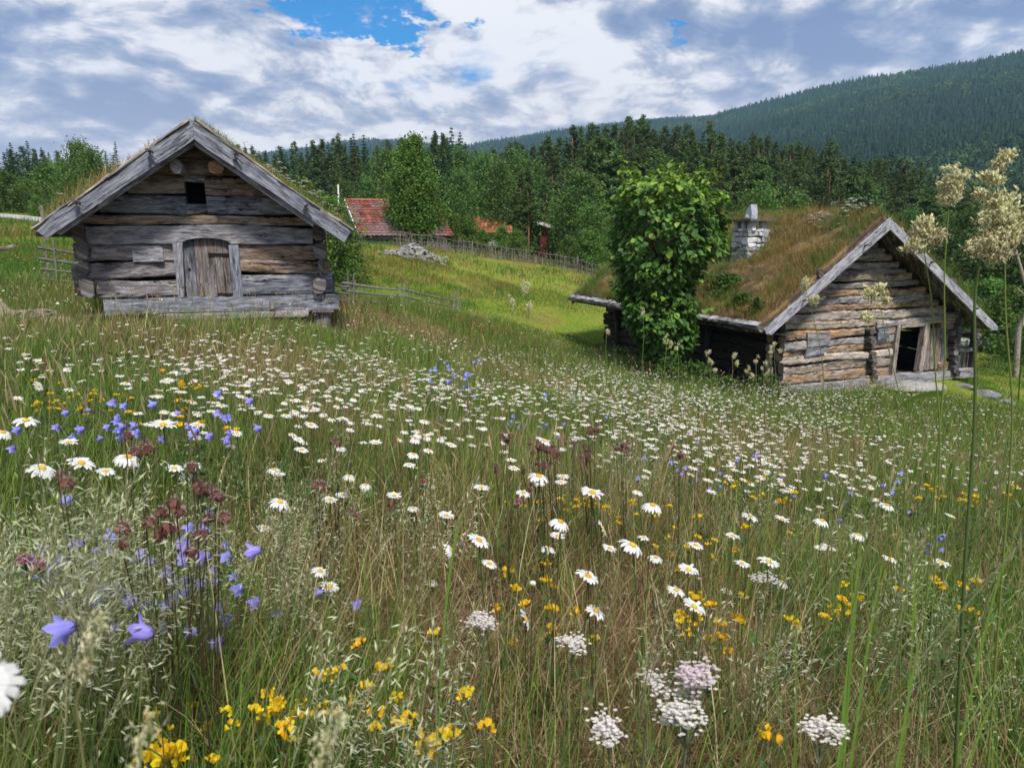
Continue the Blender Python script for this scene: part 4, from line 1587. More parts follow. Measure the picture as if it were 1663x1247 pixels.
def make_broad(seed, H=10.0, wid=.30, n_br=70, per=60, leaf=.17, col=(.060, .125, .022), low=.12, trunk=(.30, .29, .27), weep=.3, shape='oval', tr_r=.011):
    q = np.random.default_rng(seed)
    tr = Geo()
    sw = q.normal(0, .02, 2) * H
    tube(tr, [(0, 0, -.5), (sw[0] * .3, sw[1] * .3, H * .3), (sw[0], sw[1], H * .65), (sw[0] * .8, sw[1] * .8, H * .95)], [H * tr_r * 1.2, H * tr_r, H * tr_r * .6, .015], trunk, 7)
    cr = Geo()
    P, S, T = [], [], []
    for i in range(n_br):
        f = low + (1 - low) * ((i + q.random()) / n_br)
        g_ = (f - low) / (1 - low)
        if shape == 'cone':
            prof = min(1, (g_ * 2.6 + .30)) * (1 - g_) ** .62 + .05
        elif shape == 'bush':
            prof = math.sqrt(max(0, 1 - g_ ** 2.2)) * .95 + .05
        else:
            prof = math.sqrt(max(0, 1 - (2 * g_ - .85) ** 2 / 1.35)) + .05
        th = q.uniform(0, 6.3)
        L = H * wid * prof * q.uniform(.5, 1.12)
        b0 = np.array([sw[0] * f, sw[1] * f, max(.1, f * H - L * .45)])
        b1 = np.array([math.cos(th) * L + sw[0] * f, math.sin(th) * L + sw[1] * f, f * H + q.normal(0, .03) * H])
        tube(tr, [b0, (b0 + b1) / 2 + [0, 0, L * .1], b1], [H * tr_r * .35, H * tr_r * .22, .008], np.array(trunk) * .7, 4)
        bt = np.array(col) * q.uniform(.72, 1.3) * np.array([q.uniform(.85, 1.25), 1, q.uniform(.8, 1.1)])
        m = per
        cw = H * .052 * (.7 + prof * .5)
        d = q.normal(size=(m, 3))
        r = q.uniform(.35, 1.1, m)[:, None]
        pts = b0 + (b1 - b0) * r + d * cw * np.array([1, 1, .75]) - np.array([0, 0, 1]) * np.abs(q.normal(size=(m, 1))) * cw * weep * 2
        P.append(pts)
        S.append(leaf * q.uniform(.6, 1.3, m))
        T.append(bt * q.uniform(.65, 1.4, (m, 1)))
    leafcloud(cr, np.concatenate(P), np.concatenate(S), np.concatenate(T), q, .65, .5)
    return tr, cr


PROTO = {}


def proto(kind, seed):
    key = (kind, seed)
    if key in PROTO:
        return PROTO[key]
    if kind == 'spruce':
        tr, cr = make_spruce(seed, width=.15 + .02 * (seed % 3))
        H, mt = 16.0, 'needle'
    elif kind == 'pine':
        tr, cr = make_pine(seed, bare=.38 + .06 * (seed % 3))
        H, mt = 17.0, 'needle'
    elif kind == 'young_pine':
        tr, cr = make_pine(seed, 10.0, .06, .24, (.078, .130, .036), True)
        H, mt = 10.0, 'needle'
    elif kind == 'birch':
        tr, cr = make_broad(seed, 12.0, .21, 110, 75, .30, (.082, .160, .036), .14, (.34, .33, .31), .7, 'oval', .008)
        H, mt = 12.0, 'leaf'
    elif kind == 'broadleaf_tree':
        tr, cr = make_broad(seed, 9.0, .32, 130, 80, .22, (.060, .125, .026), .06, (.16, .14, .12), .3, 'oval', .010)
        H, mt = 9.0, 'leaf'
    else:
        tr, cr = make_broad(seed, 4.0, .52, 95, 75, .16, (.085, .165, .032), .02, (.12, .10, .08), .2, 'bush', .010)
        H, mt = 4.0, 'leaf'
    PROTO[key] = (tr.mesh('trunk', M['bark'], smooth=True), cr.mesh('crown', M[mt]), H)
    return PROTO[key]


def tree(kind, x, y, h, label, group=None, seed=0, wide=1.0, cat='tree', z=None, name=None):
    tm, cm, H = proto(kind, seed)
    r = empty(name or kind, (x, y, gz(x, y) - .1 if z is None else z), label, cat, group)
    s = h / H
    r.scale = (s * wide, s * wide, s)
    r.rotation_euler = (0, 0, random.uniform(0, 6.28))
    link('trunk', tm, r)
    link('crown', cm, r)
    return r


def tree_px(kind, px, top, D, label, group=None, seed=0, wide=1.0, cat='tree', lo=None, **k):
    p = at(px, top, D)
    z = gz(p[0], D)
    h = p[2] - z + .1
    if lo:
        h = max(h, lo)
    return tree(kind, p[0], D, h, label, group, seed, wide, cat, **k)


# ---- the forest edge: each tree of the first rows by itself
SKY = [(-200, 225), (0, 236), (20, 234), (50, 240), (100, 248), (150, 240), (188, 250), (230, 250), (400, 238), (450, 236), (500, 232), (530, 228), (575, 222), (620, 232),
       (700, 222), (735, 212), (765, 245), (800, 240), (830, 236), (870, 238), (910, 214), (950, 203), (1000, 199), (1040, 197), (1080, 208), (1130, 203), (1180, 212),
       (1220, 222), (1270, 228), (1300, 231), (1350, 236), (1400, 250), (1450, 246), (1500, 268), (1560, 282), (1620, 300), (1700, 315), (1900, 330)]
_sx, _sy = zip(*SKY)
rt = random.Random(8)


def forest_edge():
    px = -130.0
    while px < 1830:
        top = np.interp(px, _sx, _sy) + rt.uniform(-5, 16)
        if px < 215:
            kind, D, lab, grp = 'spruce', rt.uniform(92, 108), 'dark spruce in the forest edge beyond the road and bushes on the left', 'spruces beyond the road'
        elif px < 790:
            kind, D = ('spruce' if rt.random() < .75 else 'pine'), rt.uniform(78, 95)
            lab = 'slender %s in the dark forest wall above the red tiled roof' % kind
            grp = '%ss behind the tiled house' % kind
        elif px < 1480:
            kind, D = ('pine' if rt.random() < .86 else 'spruce'), rt.uniform(80, 100)
            lab = 'tall %s standing in the forest behind the turf house' % kind
            grp = '%ss behind the turf house' % kind
        else:
            kind, D = ('pine' if rt.random() < .5 else 'spruce'), rt.uniform(70, 88)
            lab = 'dark %s below the mountain to the right of the turf house gable' % kind
            grp = '%ss right of the turf house' % kind
        tree_px(kind, px, top, D, lab, grp, rt.randrange(3), rt.uniform(.85, 1.2), lo=5)
        px += rt.uniform(9, 17) if px > 215 else rt.uniform(10, 18)
    # singular tall spruces that stand out
    for i, (x, t, lab) in enumerate([(574, 214, 'pointed dark spruce rising highest just right of the storehouse roof'), (590, 216, 'dark spruce second of the pair above the tiled roof'),
                                     (706, 209, 'dark spruce, left one of four spires right of the big leafy tree'), (718, 212, 'dark slim spruce second of the four spires'),
                                     (733, 204, 'tallest dark spruce of the four spires'), (747, 211, 'dark spruce at the right end of the four spires'),
                                     (186, 228, 'lone dark spruce tip just left of the storehouse roof'), (16, 230, 'dark spruce spire near the left border of the forest'), (43, 227, 'tall dark spruce spire beyond the roadside bushes')]):
        tree_px('spruce', x, t, 76 + i * 1.3 if 300 < x else 88, lab, None, i % 3, .9)
    # second row, lower
    for i in range(46):
        px = 800 + i * 16.5 + rt.uniform(-8, 8)
        top = np.interp(px, _sx, _sy) + rt.uniform(24, 60)
        kind = 'pine' if rt.random() < .45 else 'young_pine'
        tree_px(kind, px, top, rt.uniform(62, 76), ('shorter pine' if kind == 'pine' else 'bushy young pine') + ' in the front row of forest behind the turf roof', kind.replace('_', ' ') + 's in the front row', rt.randrange(3), rt.uniform(.9, 1.25), lo=3.5)
    for i in range(24):
        px = 395 + i * 16 + rt.uniform(-6, 6)
        top = np.interp(px, _sx, _sy) + rt.uniform(14, 45)
        kind = rt.choice(['spruce', 'spruce', 'pine', 'birch'])
        tree_px(kind, px, top, rt.uniform(68, 76), '%s in the second row of forest behind the tiled house' % kind, '%ss in the second row' % kind, rt.randrange(3), rt.uniform(.8, 1.05), lo=3.5)
    # light green birches in the middle
    for (x, t, D, w, lab) in [(630, 240, 62, 1.0, 'pale green birch peeping out left behind the big leafy tree'), (745, 272, 56, 1.0, 'light birch right of the big leafy tree, below the four spires'), (783, 244, 62, 1.05, 'tall soft green birch in the middle of the forest edge'),
                              (812, 262, 58, 1.05, 'birch between the tall soft birch and the pines'), (838, 250, 64, 1.0, 'birch standing behind the two thin pines'), (765, 296, 64, 1.0, 'small bright birch above the orange roof'),
                              (800, 306, 63, 1.2, 'rounded yellow-green birch directly above the orange roof'), (905, 330, 50, 1.0, 'small birch beside the dark red hut'), (868, 268, 66, 1.0, 'grey-green birch right of the two thin pines'),
                              (560, 290, 66, .9, 'narrow birch by the white pole'), (597, 285, 66, 1.0, 'birch over the ridge of the tiled house')]:
        tree_px('birch', x, t, D, lab, None, rt.randrange(3), w * .88)
    tree_px('birch', 940, 272, 47, 'tall weeping birch right of the red hut', None, 1, 1.15)
    tree_px('birch', 962, 330, 44, 'lower birch at the end of the stick fence beside the turf house', None, 2, 1.2)
    for (x, t, D, lab) in [(846, 280, 47, 'thin pine with bare reddish trunk, left of the pair'), (858, 300, 46, 'thin pine with bare reddish trunk, right of the pair')]:
        tree_px('pine', x, t, D, lab, None, rt.randrange(3), 1.35)
    tree_px('pine', 886, 290, 52, 'broken-crowned pine in front of the dark red hut', None, 2, 1.3)
    for (x, t, D, w, lab) in [(733, 345, 43.5, 1.0, 'dense dark green bush at the end of the stone heap'), (757, 352, 43, 1.1, 'rounded bush between stone heap and orange roof'), (815, 368, 44, 1.0, 'low dark bush under the orange roof'),
                              (838, 374, 43, 1.0, 'low bush by the foot of the thin pines'), (785, 374, 44, 1.0, 'small low bush in front of the orange roof'), (960, 372, 43, 1.0, 'bright bush behind the right end of the stick fence'), (925, 385, 43, .9, 'bush leaning over the stick fence')]:
        tree_px('shrub', x, t, D, lab, None, rt.randrange(2), w, 'bush')
    # big leafy tree in the centre
    p = at(668, 224, 42.0)
    z = gz(p[0], 42.0)
    tr, cr = make_broad(91, p[2] - z, .34, 230, 130, .15, (.10, .195, .034), .10, (.13, .11, .09), .35, 'cone', .013)
    r = empty('leafy_tree', (p[0], 42.0, z - .1), 'big dense light green tree standing beside the red tiled roof', 'tree')
    link('trunk', tr.mesh('trunk', M['bark'], smooth=True), r)
    link('crown', cr.mesh('crown', M['leaf']), r)
    # left side behind the field
    for (x, t, D, w, lab) in [(5, 280, 52, 1.1, 'bright round bush at the left border beside the road'), (42, 292, 55, 1.0, 'mid green bush second from the left border'), (78, 266, 58, 1.1, 'tall rounded bush in the middle of the roadside bushes'),
                              (-40, 290, 54, 1.1, 'bush by the road partly beyond the left border'), (58, 318, 50, .9, 'low dark bush at the roadside'), (-90, 300, 50, 1.1, 'bush beyond the left border of the road')]:
        tree_px('shrub', x, t, D, lab, None, rt.randrange(2), w, 'bush')
    for (x, t, D, lab) in [(122, 226, 40, 'bright young birch behind the left edge of the storehouse roof'), (150, 238, 38, 'feathery young birch right beside the brighter one above the turf eave'), (100, 262, 44, 'small birch behind the storehouse eave')]:
        tree_px('birch', x, t, D, lab, None, rt.randrange(3), .9)
    # trees and bushes along the storehouse's right side roof
    tree_px('shrub', 492, 296, 26, 'flowering bush peeping over the right roof slope of the storehouse', None, 0, 1.1, 'bush')
    tree_px('shrub', 528, 322, 24, 'lower bush behind the right eave of the storehouse', None, 1, 1.0, 'bush')
    # right border
    for (k, x, t, D, w, lab) in [('broadleaf_tree', 1600, 330, 42, 1.15, 'dark broadleaf tree behind the right verge of the turf house'), ('broadleaf_tree', 1660, 345, 38, 1.2, 'dark broadleaf tree at the right border'),
                                 ('broadleaf_tree', 1560, 350, 48, 1.1, 'dark leafy tree just above the right bargeboard'), ('broadleaf_tree', 1740, 340, 36, 1.2, 'dark tree beyond the right border'), ('shrub', 1640, 470, 31, 1.2, 'dark bush at the right border below the big tree'),
                                 ('shrub', 1600, 455, 34, 1.2, 'green bush behind the corner of the turf house'), ('shrub', 1690, 500, 27, 1.2, 'bush at the right border near the pale log'), ('young_pine', 1520, 330, 50, 1.2, 'dark young pine behind the turf house gable'),
                                 ('broadleaf_tree', 1480, 340, 54, 1.1, 'leafy tree above the gable peak of the turf house'), ('broadleaf_tree', 1620, 390, 52, 1.1, 'shaded tree deep in the right border wood')]:
        tree_px(k, x, t, D, lab, None, 0 if k != 'shrub' else rt.randrange(2), w, 'bush' if k == 'shrub' else 'tree')
    for (x, t, D, lab) in [(1240, 300, 36, 'small fresh birch tip behind the ridge of the turf roof'), (1290, 308, 37, 'second young birch tip over the turf ridge'), (1215, 318, 35, 'young birch beside the chimney')]:
        tree_px('birch', x, t, D, lab, None, rt.randrange(3), .8)
    # pale dead trunk at the right border
    g = Geo()
    p = at(1652, 600, 24)
    zb = gz(p[0], 24) - .2
    q = at(1650, 405, 24)
    tube(g, [(p[0], 24, zb), (p[0] - .1, 24.05, (zb + q[2]) / 2 - .4), (p[0] + .12, 24, (zb + q[2]) / 2 + .5), (q[0], 24, q[2])], [.11, .09, .07, .03], (.27, .23, .20), 7)
    tube(g, [(p[0] + .05, 24, (zb + q[2]) / 2), (p[0] + .5, 24.1, (zb + q[2]) / 2 + .5)], [.04, .012], (.25, .21, .18), 5)
    tube(g, [(p[0] + .1, 24, (zb + q[2]) / 2 + .6), (p[0] - .35, 24.1, (zb + q[2]) / 2 + 1.0)], [.035, .01], (.25, .21, .18), 5)
    o = build(g, 'dead_tree', M['bark'], smooth=True)
    tag(o, 'thin pale dead trunk at the right border', 'tree')
    # deeper rows, one mass
    g = Geo()
    for kind in ('spruce', 'pine'):
        for sd in range(2):
            T = (make_spruce(sd + 60, 16, .18) if kind == 'spruce' else make_pine(sd + 60))[1]
            V = np.concatenate(T.V)
            Fs = [np.concatenate([f for f, _ in T.F[k]]) for k in (3, 4) if T.F[k]]
            C = np.concatenate(T.C)
            n = 48
            px = np.array([rt.uniform(-250, 1900) for _ in range(n)])
            D = np.array([rt.uniform(105, 150) for _ in range(n)])
            pos, sc = [], []
            for x, d in zip(px, D):
                top = np.interp(x, _sx, _sy) + rt.uniform(6, 26)
                p = at(x, top, d)
                z = gz(p[0], d)
                pos.append((p[0], d, z))
                sc.append(max(6, p[2] - z) / 16)
            g.scatter(V, Fs, C, np.array(pos), rotm(rng.uniform(0, 6.3, n)), np.array(sc))
    n = 16000                    # undergrowth at the foot of the wood
    px = rng.uniform(-300, 2000, n)
    D = rng.uniform(62, 112, n)
    x = (px - W0 / 2) / FPX * D
    z = ground_z(x, D)
    top = 1.4 + 2.6 * fbm(x / 5, D / 5, 2, 3)
    leafcloud(g, np.stack([x, D, z + rng.uniform(0, 1, n) ** .7 * top], 1), rng.uniform(.25, .6, n), np.array([.032, .062, .016]) * rng.uniform(.5, 1.5, (n, 1)), rng)
    o = build(g, 'background_forest', M['needle_far'])
    tag(o, 'deeper dark rows of conifers and undergrowth behind the forest edge', 'forest', kind='stuff')


forest_edge()


# ---- large-leaved lime by the turf house
def lime_tree():
    D = 17.3
    p = at(1078, 600, D)
    zb = gz(p[0], D)
    r = empty('lime_tree', (p[0], D, zb - .05), 'bushy large-leaved green tree shading the dark long wall of the turf house', 'tree')
    q = np.random.default_rng(77)
    # silhouette of the crown: photo rows -> half widths
    rows = [(290, 1000, 1140), (310, 992, 1172), (335, 988, 1186), (360, 992, 1188), (385, 990, 1180), (410, 984, 1165), (430, 988, 1145), (460, 990, 1135), (490, 995, 1132), (515, 1004, 1128), (540, 1010, 1126), (565, 1025, 1120), (590, 1045, 1108)]
    zz, xl, xr = [], [], []
    for y, a, b in rows:
        A, B = at(a, y, D), at(b, y, D)
        zz.append(A[2])
        xl.append(A[0] + .04 * (B[0] - A[0]))
        xr.append(B[0] - .01 * (B[0] - A[0]))
    zz, xl, xr = np.array(zz)[::-1], np.array(xl)[::-1], np.array(xr)[::-1]
    tr = Geo()
    tips = []
    base = np.array([p[0], D, zb - .1])
    top = np.array([p[0] - .1, D, zb + 2.6])
    tube(tr, [base, base * .5 + top * .5 + [.05, 0, 0], top], [.19, .17, .13], (.10, .08, .06), 8)
    for i in range(150):
        z = zz[0] + (zz[-1] - zz[0]) * q.random() ** .8
        c, h = (np.interp(z, zz, xl) + np.interp(z, zz, xr)) / 2, (np.interp(z, zz, xr) - np.interp(z, zz, xl)) / 2
        th = q.uniform(0, 6.3)
        rr = q.uniform(.55, .98)
        tip = np.array([c + math.cos(th) * h * rr, D + math.sin(th) * h * rr * .9, z])
        st = np.array([p[0], D, max(zb + .4, min(z - .5 * h, zb + 2.6))])
        tube(tr, [st, st * .45 + tip * .55 + [0, 0, .15], tip], [.035, .02, .008], (.09, .075, .05), 4)
        tips.append((st, tip))
    # leaves: heart-shaped, hanging outward in shingles
    lf = np.array([(0, 0, 0), (.30, .08, .03), (.46, .38, .05), (.30, .75, 0), (0, 1.06, -.10), (-.30, .75, 0), (-.46, .38, .05), (-.30, .08, .03), (0, .45, -.06)])
    lF = np.array([(8, 0, 1), (8, 1, 2), (8, 2, 3), (8, 3, 4), (8, 4, 5), (8, 5, 6), (8, 6, 7), (8, 7, 0)])
    P, A, TX, S, T = [], [], [], [], []
    n = 6400
    z = zz[0] + (zz[-1] + .05 - zz[0]) * q.random(n) ** .75
    lob = .86 + .30 * fbm(z * 2.1, q.random(n) * 0 + 4, 3, 2)
    c, h = (np.interp(z, zz, xl) + np.interp(z, zz, xr)) / 2, (np.interp(z, zz, xr) - np.interp(z, zz, xl)) / 2
    th = q.uniform(0, 2 * math.pi, n)
    lump = .50 + .85 * fbm(th * 2.0 + 5, z * 2.2, 8, 3)
    rr = np.clip(1 - np.abs(q.normal(0, .16, n)), .1, 1.0) * lump
    dome = np.clip((zz[-1] + .12 - z) / .40, .05, 1) ** .28
    x, y = c + np.cos(th) * h * rr * dome, D + np.sin(th) * h * .92 * rr * dome
    az = th - math.pi / 2 + q.normal(0, .55, n)
    tilt = q.normal(-.75, .45, n)
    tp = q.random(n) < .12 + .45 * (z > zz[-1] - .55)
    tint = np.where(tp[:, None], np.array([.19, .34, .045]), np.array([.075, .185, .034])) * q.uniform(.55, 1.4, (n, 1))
    cr = Geo()
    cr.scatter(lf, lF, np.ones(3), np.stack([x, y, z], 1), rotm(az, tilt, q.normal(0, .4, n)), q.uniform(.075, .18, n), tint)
    # shoots that stand out of the outline
    for i in range(70):
        zt = q.uniform(zz[3], zz[-1])
        up = i < 48
        if up:
            zt = zz[-1] - q.uniform(0, .35)
        cc, hh = (np.interp(zt, zz, xl) + np.interp(zt, zz, xr)) / 2, (np.interp(zt, zz, xr) - np.interp(zt, zz, xl)) / 2
        th_ = q.uniform(0, 6.3)
        rad = q.uniform(.2, 1.0) if up else 1.0
        b = np.array([cc + math.cos(th_) * hh * rad * .95, D + math.sin(th_) * hh * rad * .9, zt])
        L = q.uniform(.2, .5)
        e = b + np.array([math.cos(th_) * L * (.45 if up else 1.0), math.sin(th_) * L * .6, L * (.9 if up else .25)])
        tube(tr, [b, (b + e) / 2, e], [.010, .008, .004], (.12, .14, .05), 4)
        m = 7
        f = np.linspace(.1, 1, m)[:, None]
        cr.scatter(lf, lF, np.ones(3), b + (e - b) * f, rotm(q.uniform(0, 6.3, m), q.normal(-.6, .4, m), q.normal(0, .4, m)), q.uniform(.09, .16, m), np.array([.18, .31, .04]) * q.uniform(.7, 1.25, (m, 1)))
    build(tr, 'trunk', M['bark'], r, smooth=True)
    build(cr, 'crown', M['leaf'], r)


lime_tree()

# ------------------------------------------------------------------ houses far behind
def tiled_house():
    A = at(584, 384, 40.0)
    B = at(561, 326, 43.2)
    rd = np.array([.955, .297, 0])
    L = 5.4
    sl = B - A
    base = A + rd * L / 2
    base[2] = gz(base[0], base[1])
    root = empty('tiled_house', tuple(base), 'old house with mossy red tiled roof and grey timber walls', 'house')
    n_u, n_v = 150, 14
    V, F, C = [], [], []
    nrm = np.cross(rd, sl / np.linalg.norm(sl))
    if nrm[2] < 0:
        nrm = -nrm
    us, rows = np.linspace(0, L, n_u), []
    for j in range(n_v * 2):
        v = (j // 2 + (j % 2) * .98) / n_v
        rows.append(v)
    for j, v in enumerate(rows):
        for i, u in enumerate(us):
            lift = .045 * abs(math.sin(u * math.pi / .27)) + (.045 if j % 2 == 0 else 0)
            V.append(A + rd * u + sl * v + nrm * lift)
            ti, tj = int(u / .27), j // 2
            q = hash2(np.array([ti]), np.array([tj]), 5)[0]
            mo = fbm(np.array([u * .9]), np.array([v * 4]), 4, 3)[0]
            c = np.array([.19, .062, .045]) * (.45 + .8 * q)
            c = c * (1 - .75 * max(0, min(1, (mo - .42) * 6))) + np.array([.17, .12, .125]) * .75 * max(0, min(1, (mo - .42) * 6))
            C.append(c)
    for j in range(len(rows) - 1):
        for i in range(n_u - 1):
            a = j * n_u + i
            F.append((a, a + 1, a + n_u + 1, a + n_u))
    g = Geo().add(V, np.array(F), np.array(C))
    # other slope, plain mirror
    back = np.array([sl[0], sl[1], -sl[2]])
    slab(g, [B, B + rd * L, B + rd * L + back, B + back], nrm * 0 + np.array([0, 0, .05]), (.28, .09, .06))
    rf = build(g, 'roof', M['tile'], root)
    g = Geo()
    log(g, B - rd * .05 + nrm * .06, B + rd * (L + .05) + nrm * .06, .16, .24, (.30, .10, .07), 2.2, .01, 5)
    build(g, 'ridge_tiles', M['tile'], rf)
    g = Geo()
    slab(g, [A - rd * .04 - [0, 0, .02], B - rd * .04 - [0, 0, .02], B - rd * .04 + nrm * .12, A - rd * .04 + nrm * .12], -rd * .05, (.5, .5, .55))
    Cb = B + back
    slab(g, [B - rd * .04 - [0, 0, .02], Cb - rd * .04 - [0, 0, .02], Cb - rd * .04 + [0, 0, .14], B - rd * .04 + [0, 0, .14]], -rd * .05, (.45, .45, .5))
    build(g, 'verge_board', M['paint'], root)
    g = Geo()
    ins = sl * np.array([1, 1, 0])
    ins = ins / np.linalg.norm(ins)
    zb = base[2] - .6
    p0, p1 = A + rd * .35 + ins * .35, A + rd * (L - .35) + ins * .35
    k = 0
    z = zb
    while z < A[2] + .05:
        log(g, (p0[0], p0[1], z + .11), (p1[0], p1[1], z + .11), .215, .2, GREY * (.7 + .25 * (k % 2)), 4, .01, k)
        z += .22
        k += 1
    z = zb
    Ldep = np.linalg.norm(back[:2]) * 2
    while z < B[2] - .2:
        f = max(0, (z + .2 - A[2]) / (B[2] - A[2]))
        a = p0 + ins * max(0, f * Ldep / 2 - .35)
        b = p0 + ins * min(Ldep - .7, Ldep - f * Ldep / 2 - .35)
        log(g, (a[0], a[1], z + .11), (b[0], b[1], z + .11), .215, .2, np.array([.27, .28, .31]) * (.8 + .3 * (k % 2)), 4, .01, k)
        z += .22
        k += 1
    build(g, 'wall', M['log'], root, grain=True)
    g = Geo()
    for f in (.25, .6):
        c = p0 + (p1 - p0) * f - ins * .12
        slab(g, [c + [0, 0, -.9], c + rd * .7 + [0, 0, -.9], c + rd * .7 + [0, 0, -.2], c + [0, 0, -.2]], -ins * .03, (.02, .02, .025))
        gg = Geo()
        slab(gg, [c + [0, 0, -.9], c + rd * .7 + [0, 0, -.9], c + rd * .7 + [0, 0, -.2], c + [0, 0, -.2]], -ins * .03, (.02, .02, .025))
        build(gg, 'window', M['paint'], root)


def orange_house():
    D = 56.0
    a, b = at(765, 379, D), at(832, 379, D)
    c, d = at(768, 353, D + 2.5), at(832, 353, D + 2.5)
    L = b[0] - a[0]
    zb = gz(a[0], D) - .5
    root = empty('farmhouse', (a[0] + L / 2, D + 2, zb), 'low building with bright orange tiled roof half hidden behind bushes', 'house')
    g = Geo()
    V, F, C = [], [], []
    n_u = 90
    for j in range(17):
        v = (j // 2 + (j % 2) * .97) / 8
        for i in range(n_u):
            u = i / (n_u - 1)
            p = a * (1 - u) * (1 - v) + b * u * (1 - v) + c * (1 - u) * v + d * u * v
            V.append(p + np.array([0, -.02, .04 * abs(math.sin(u * L * math.pi / .3)) + (.04 if j % 2 == 0 else 0)]))
            q = hash2(np.array([int(u * L / .3)]), np.array([j // 2]), 8)[0]
            C.append(np.array([.36, .115, .06]) * (.6 + .55 * q))
    for j in range(16):
        for i in range(n_u - 1):
            k = j * n_u + i
            F.append((k, k + 1, k + n_u + 1, k + n_u))
    g.add(V, np.array(F), np.array(C))
    slab(g, [c, d, d + [0, 2.6, -1.3], c + [0, 2.6, -1.3]], (0, 0, .05), (.42, .12, .05))
    build(g, 'roof', M['tile'], root)
    g = Geo()
    for (x0, x1, y0, y1) in ((a[0] + .3, b[0] - .3, D + .4, D + .5), (a[0] + .3, a[0] + .4, D + .5, D + 4.6), (b[0] - .4, b[0] - .3, D + .5, D + 4.6)):
        slab(g, [(x0, y0, zb), (x1, y0, zb), (x1, y1, zb), (x0, y1, zb)], (0, 0, a[2] + .1 - zb), (.22, .05, .035))
    build(g, 'wall', M['paint'], root)
    g = Geo()
    slab(g, [(a[0] + 1.2, D + .36, a[2] - 1.2), (a[0] + 2.1, D + .36, a[2] - 1.2), (a[0] + 2.1, D + .36, a[2] - .3), (a[0] + 1.2, D + .36, a[2] - .3)], (0, .05, 0), (.55, .55, .53))
    build(g, 'window', M['paint'], root)


def red_hut():
    D = 50.0
    a, b = at(878, 412, D), at(908, 412, D)
    pk, pr = at(879, 360, D), at(909, 372, D)
    zb = min(gz(a[0], D), a[2]) - .5
    root = empty('red_hut', (a[0], D + 1.5, zb), 'dark red painted hut among the pines behind the stick fence', 'hut')
    g = Geo()
    n = 9
    for i in range(n):
        x0, x1 = a[0] + (b[0] - a[0]) * i / n, a[0] + (b[0] - a[0]) * (i + .93) / n
        yo = .02 * (i % 2)
        slab(g, [(x0, D + yo, zb), (x1, D + yo, zb), (x1, D + yo, pk[2] - .15 - (x1 - a[0]) * .36), (x0, D + yo, pk[2] - .15 - (x0 - a[0]) * .36)], (0, .05, 0), np.array([.19, .030, .028]) * (.85 + .3 * (i % 3) / 2))
    slab(g, [(a[0] + .04, D + .1, zb), (b[0] - .04, D + .1, zb), (b[0] - .04, D + 3.5, zb), (a[0] + .04, D + 3.5, zb)], (0, 0, pr[2] - .6 - zb), (.15, .028, .025))
    build(g, 'wall', M['paint'], root)
    g = Geo()
    slab(g, [(a[0] - .3, D - .35, pk[2]), (b[0] + .5, D - .35, pk[2] - (b[0] - a[0] + .8) * .36), (b[0] + .5, D + 4, pk[2] - (b[0] - a[0] + .8) * .36), (a[0] - .3, D + 4, pk[2])], (0, 0, .09), (.42, .14, .075))
    build(g, 'roof', M['tile'], root)
    g = Geo()
    slab(g, [(a[0] - .32, D - .40, pk[2] - .12), (b[0] + .5, D - .40, pk[2] - .12 - (b[0] - a[0] + .8) * .36), (b[0] + .5, D - .40, pk[2] + .1 - (b[0] - a[0] + .8) * .36), (a[0] - .32, D - .40, pk[2] + .1)], (0, .04, 0), (.5, .5, .5))
    build(g, 'verge_board', M['paint'], root)


tiled_house()
orange_house()
red_hut()

# white pole by the tiled house
g = Geo()
p = at(551, 345, 39.0)
t_ = at(549, 300, 39.0)
zb = gz(p[0], 39.0)
tube(g, [(p[0], 39, zb - .2), (p[0] - .02, 39, (zb + t_[2]) / 2), (t_[0], 39, t_[2])], [.055, .05, .04], (.75, .75, .74), 8)
o = build(g, 'white_pole', M['paint'], smooth=True)
tag(o, 'plain white pole standing left of the tiled house', 'pole')

# ------------------------------------------------------------------ stones, fences, logs, road
for i in range(5):
    g = Geo()
    stone_geo(g, (0, 0, 0), (1, .85, .62), np.array([.21, .205, .20]) * (.7 + .15 * i), 40 + i, 2, .25)
    PROTO['stone', i] = g.mesh('stone', M['stone'])
cpt = at(672, 405, 33.0)
zc = gz(cpt[0], 33)
ns = 0
for i in range(330):
    dx = rng.normal(0, .66)
    dy = rng.normal(0, .5)
    if abs(dx) > 1.45 or abs(dy) > 1.1:
        continue
    x, y = cpt[0] + dx, 33.0 + dy
    top = .60 * math.exp(-(dx / .75) ** 2 - (dy / .6) ** 2)
    z = gz(x, y) + top * rng.uniform(.72, 1.0) + .03
    o = link('stone', PROTO['stone', i % 5], None, (x, y, z))
    s = rng.uniform(.07, .155)
    o.scale = (s * rng.uniform(.9, 1.4), s, s * rng.uniform(.8, 1.1))
    o.rotation_euler = (rng.uniform(-.6, .6), rng.uniform(-.6, .6), rng.uniform(0, 6.3))
    tag(o, 'pale grey field stone in the heap before the tiled house', 'stone', 'stones heaped on the green hill')


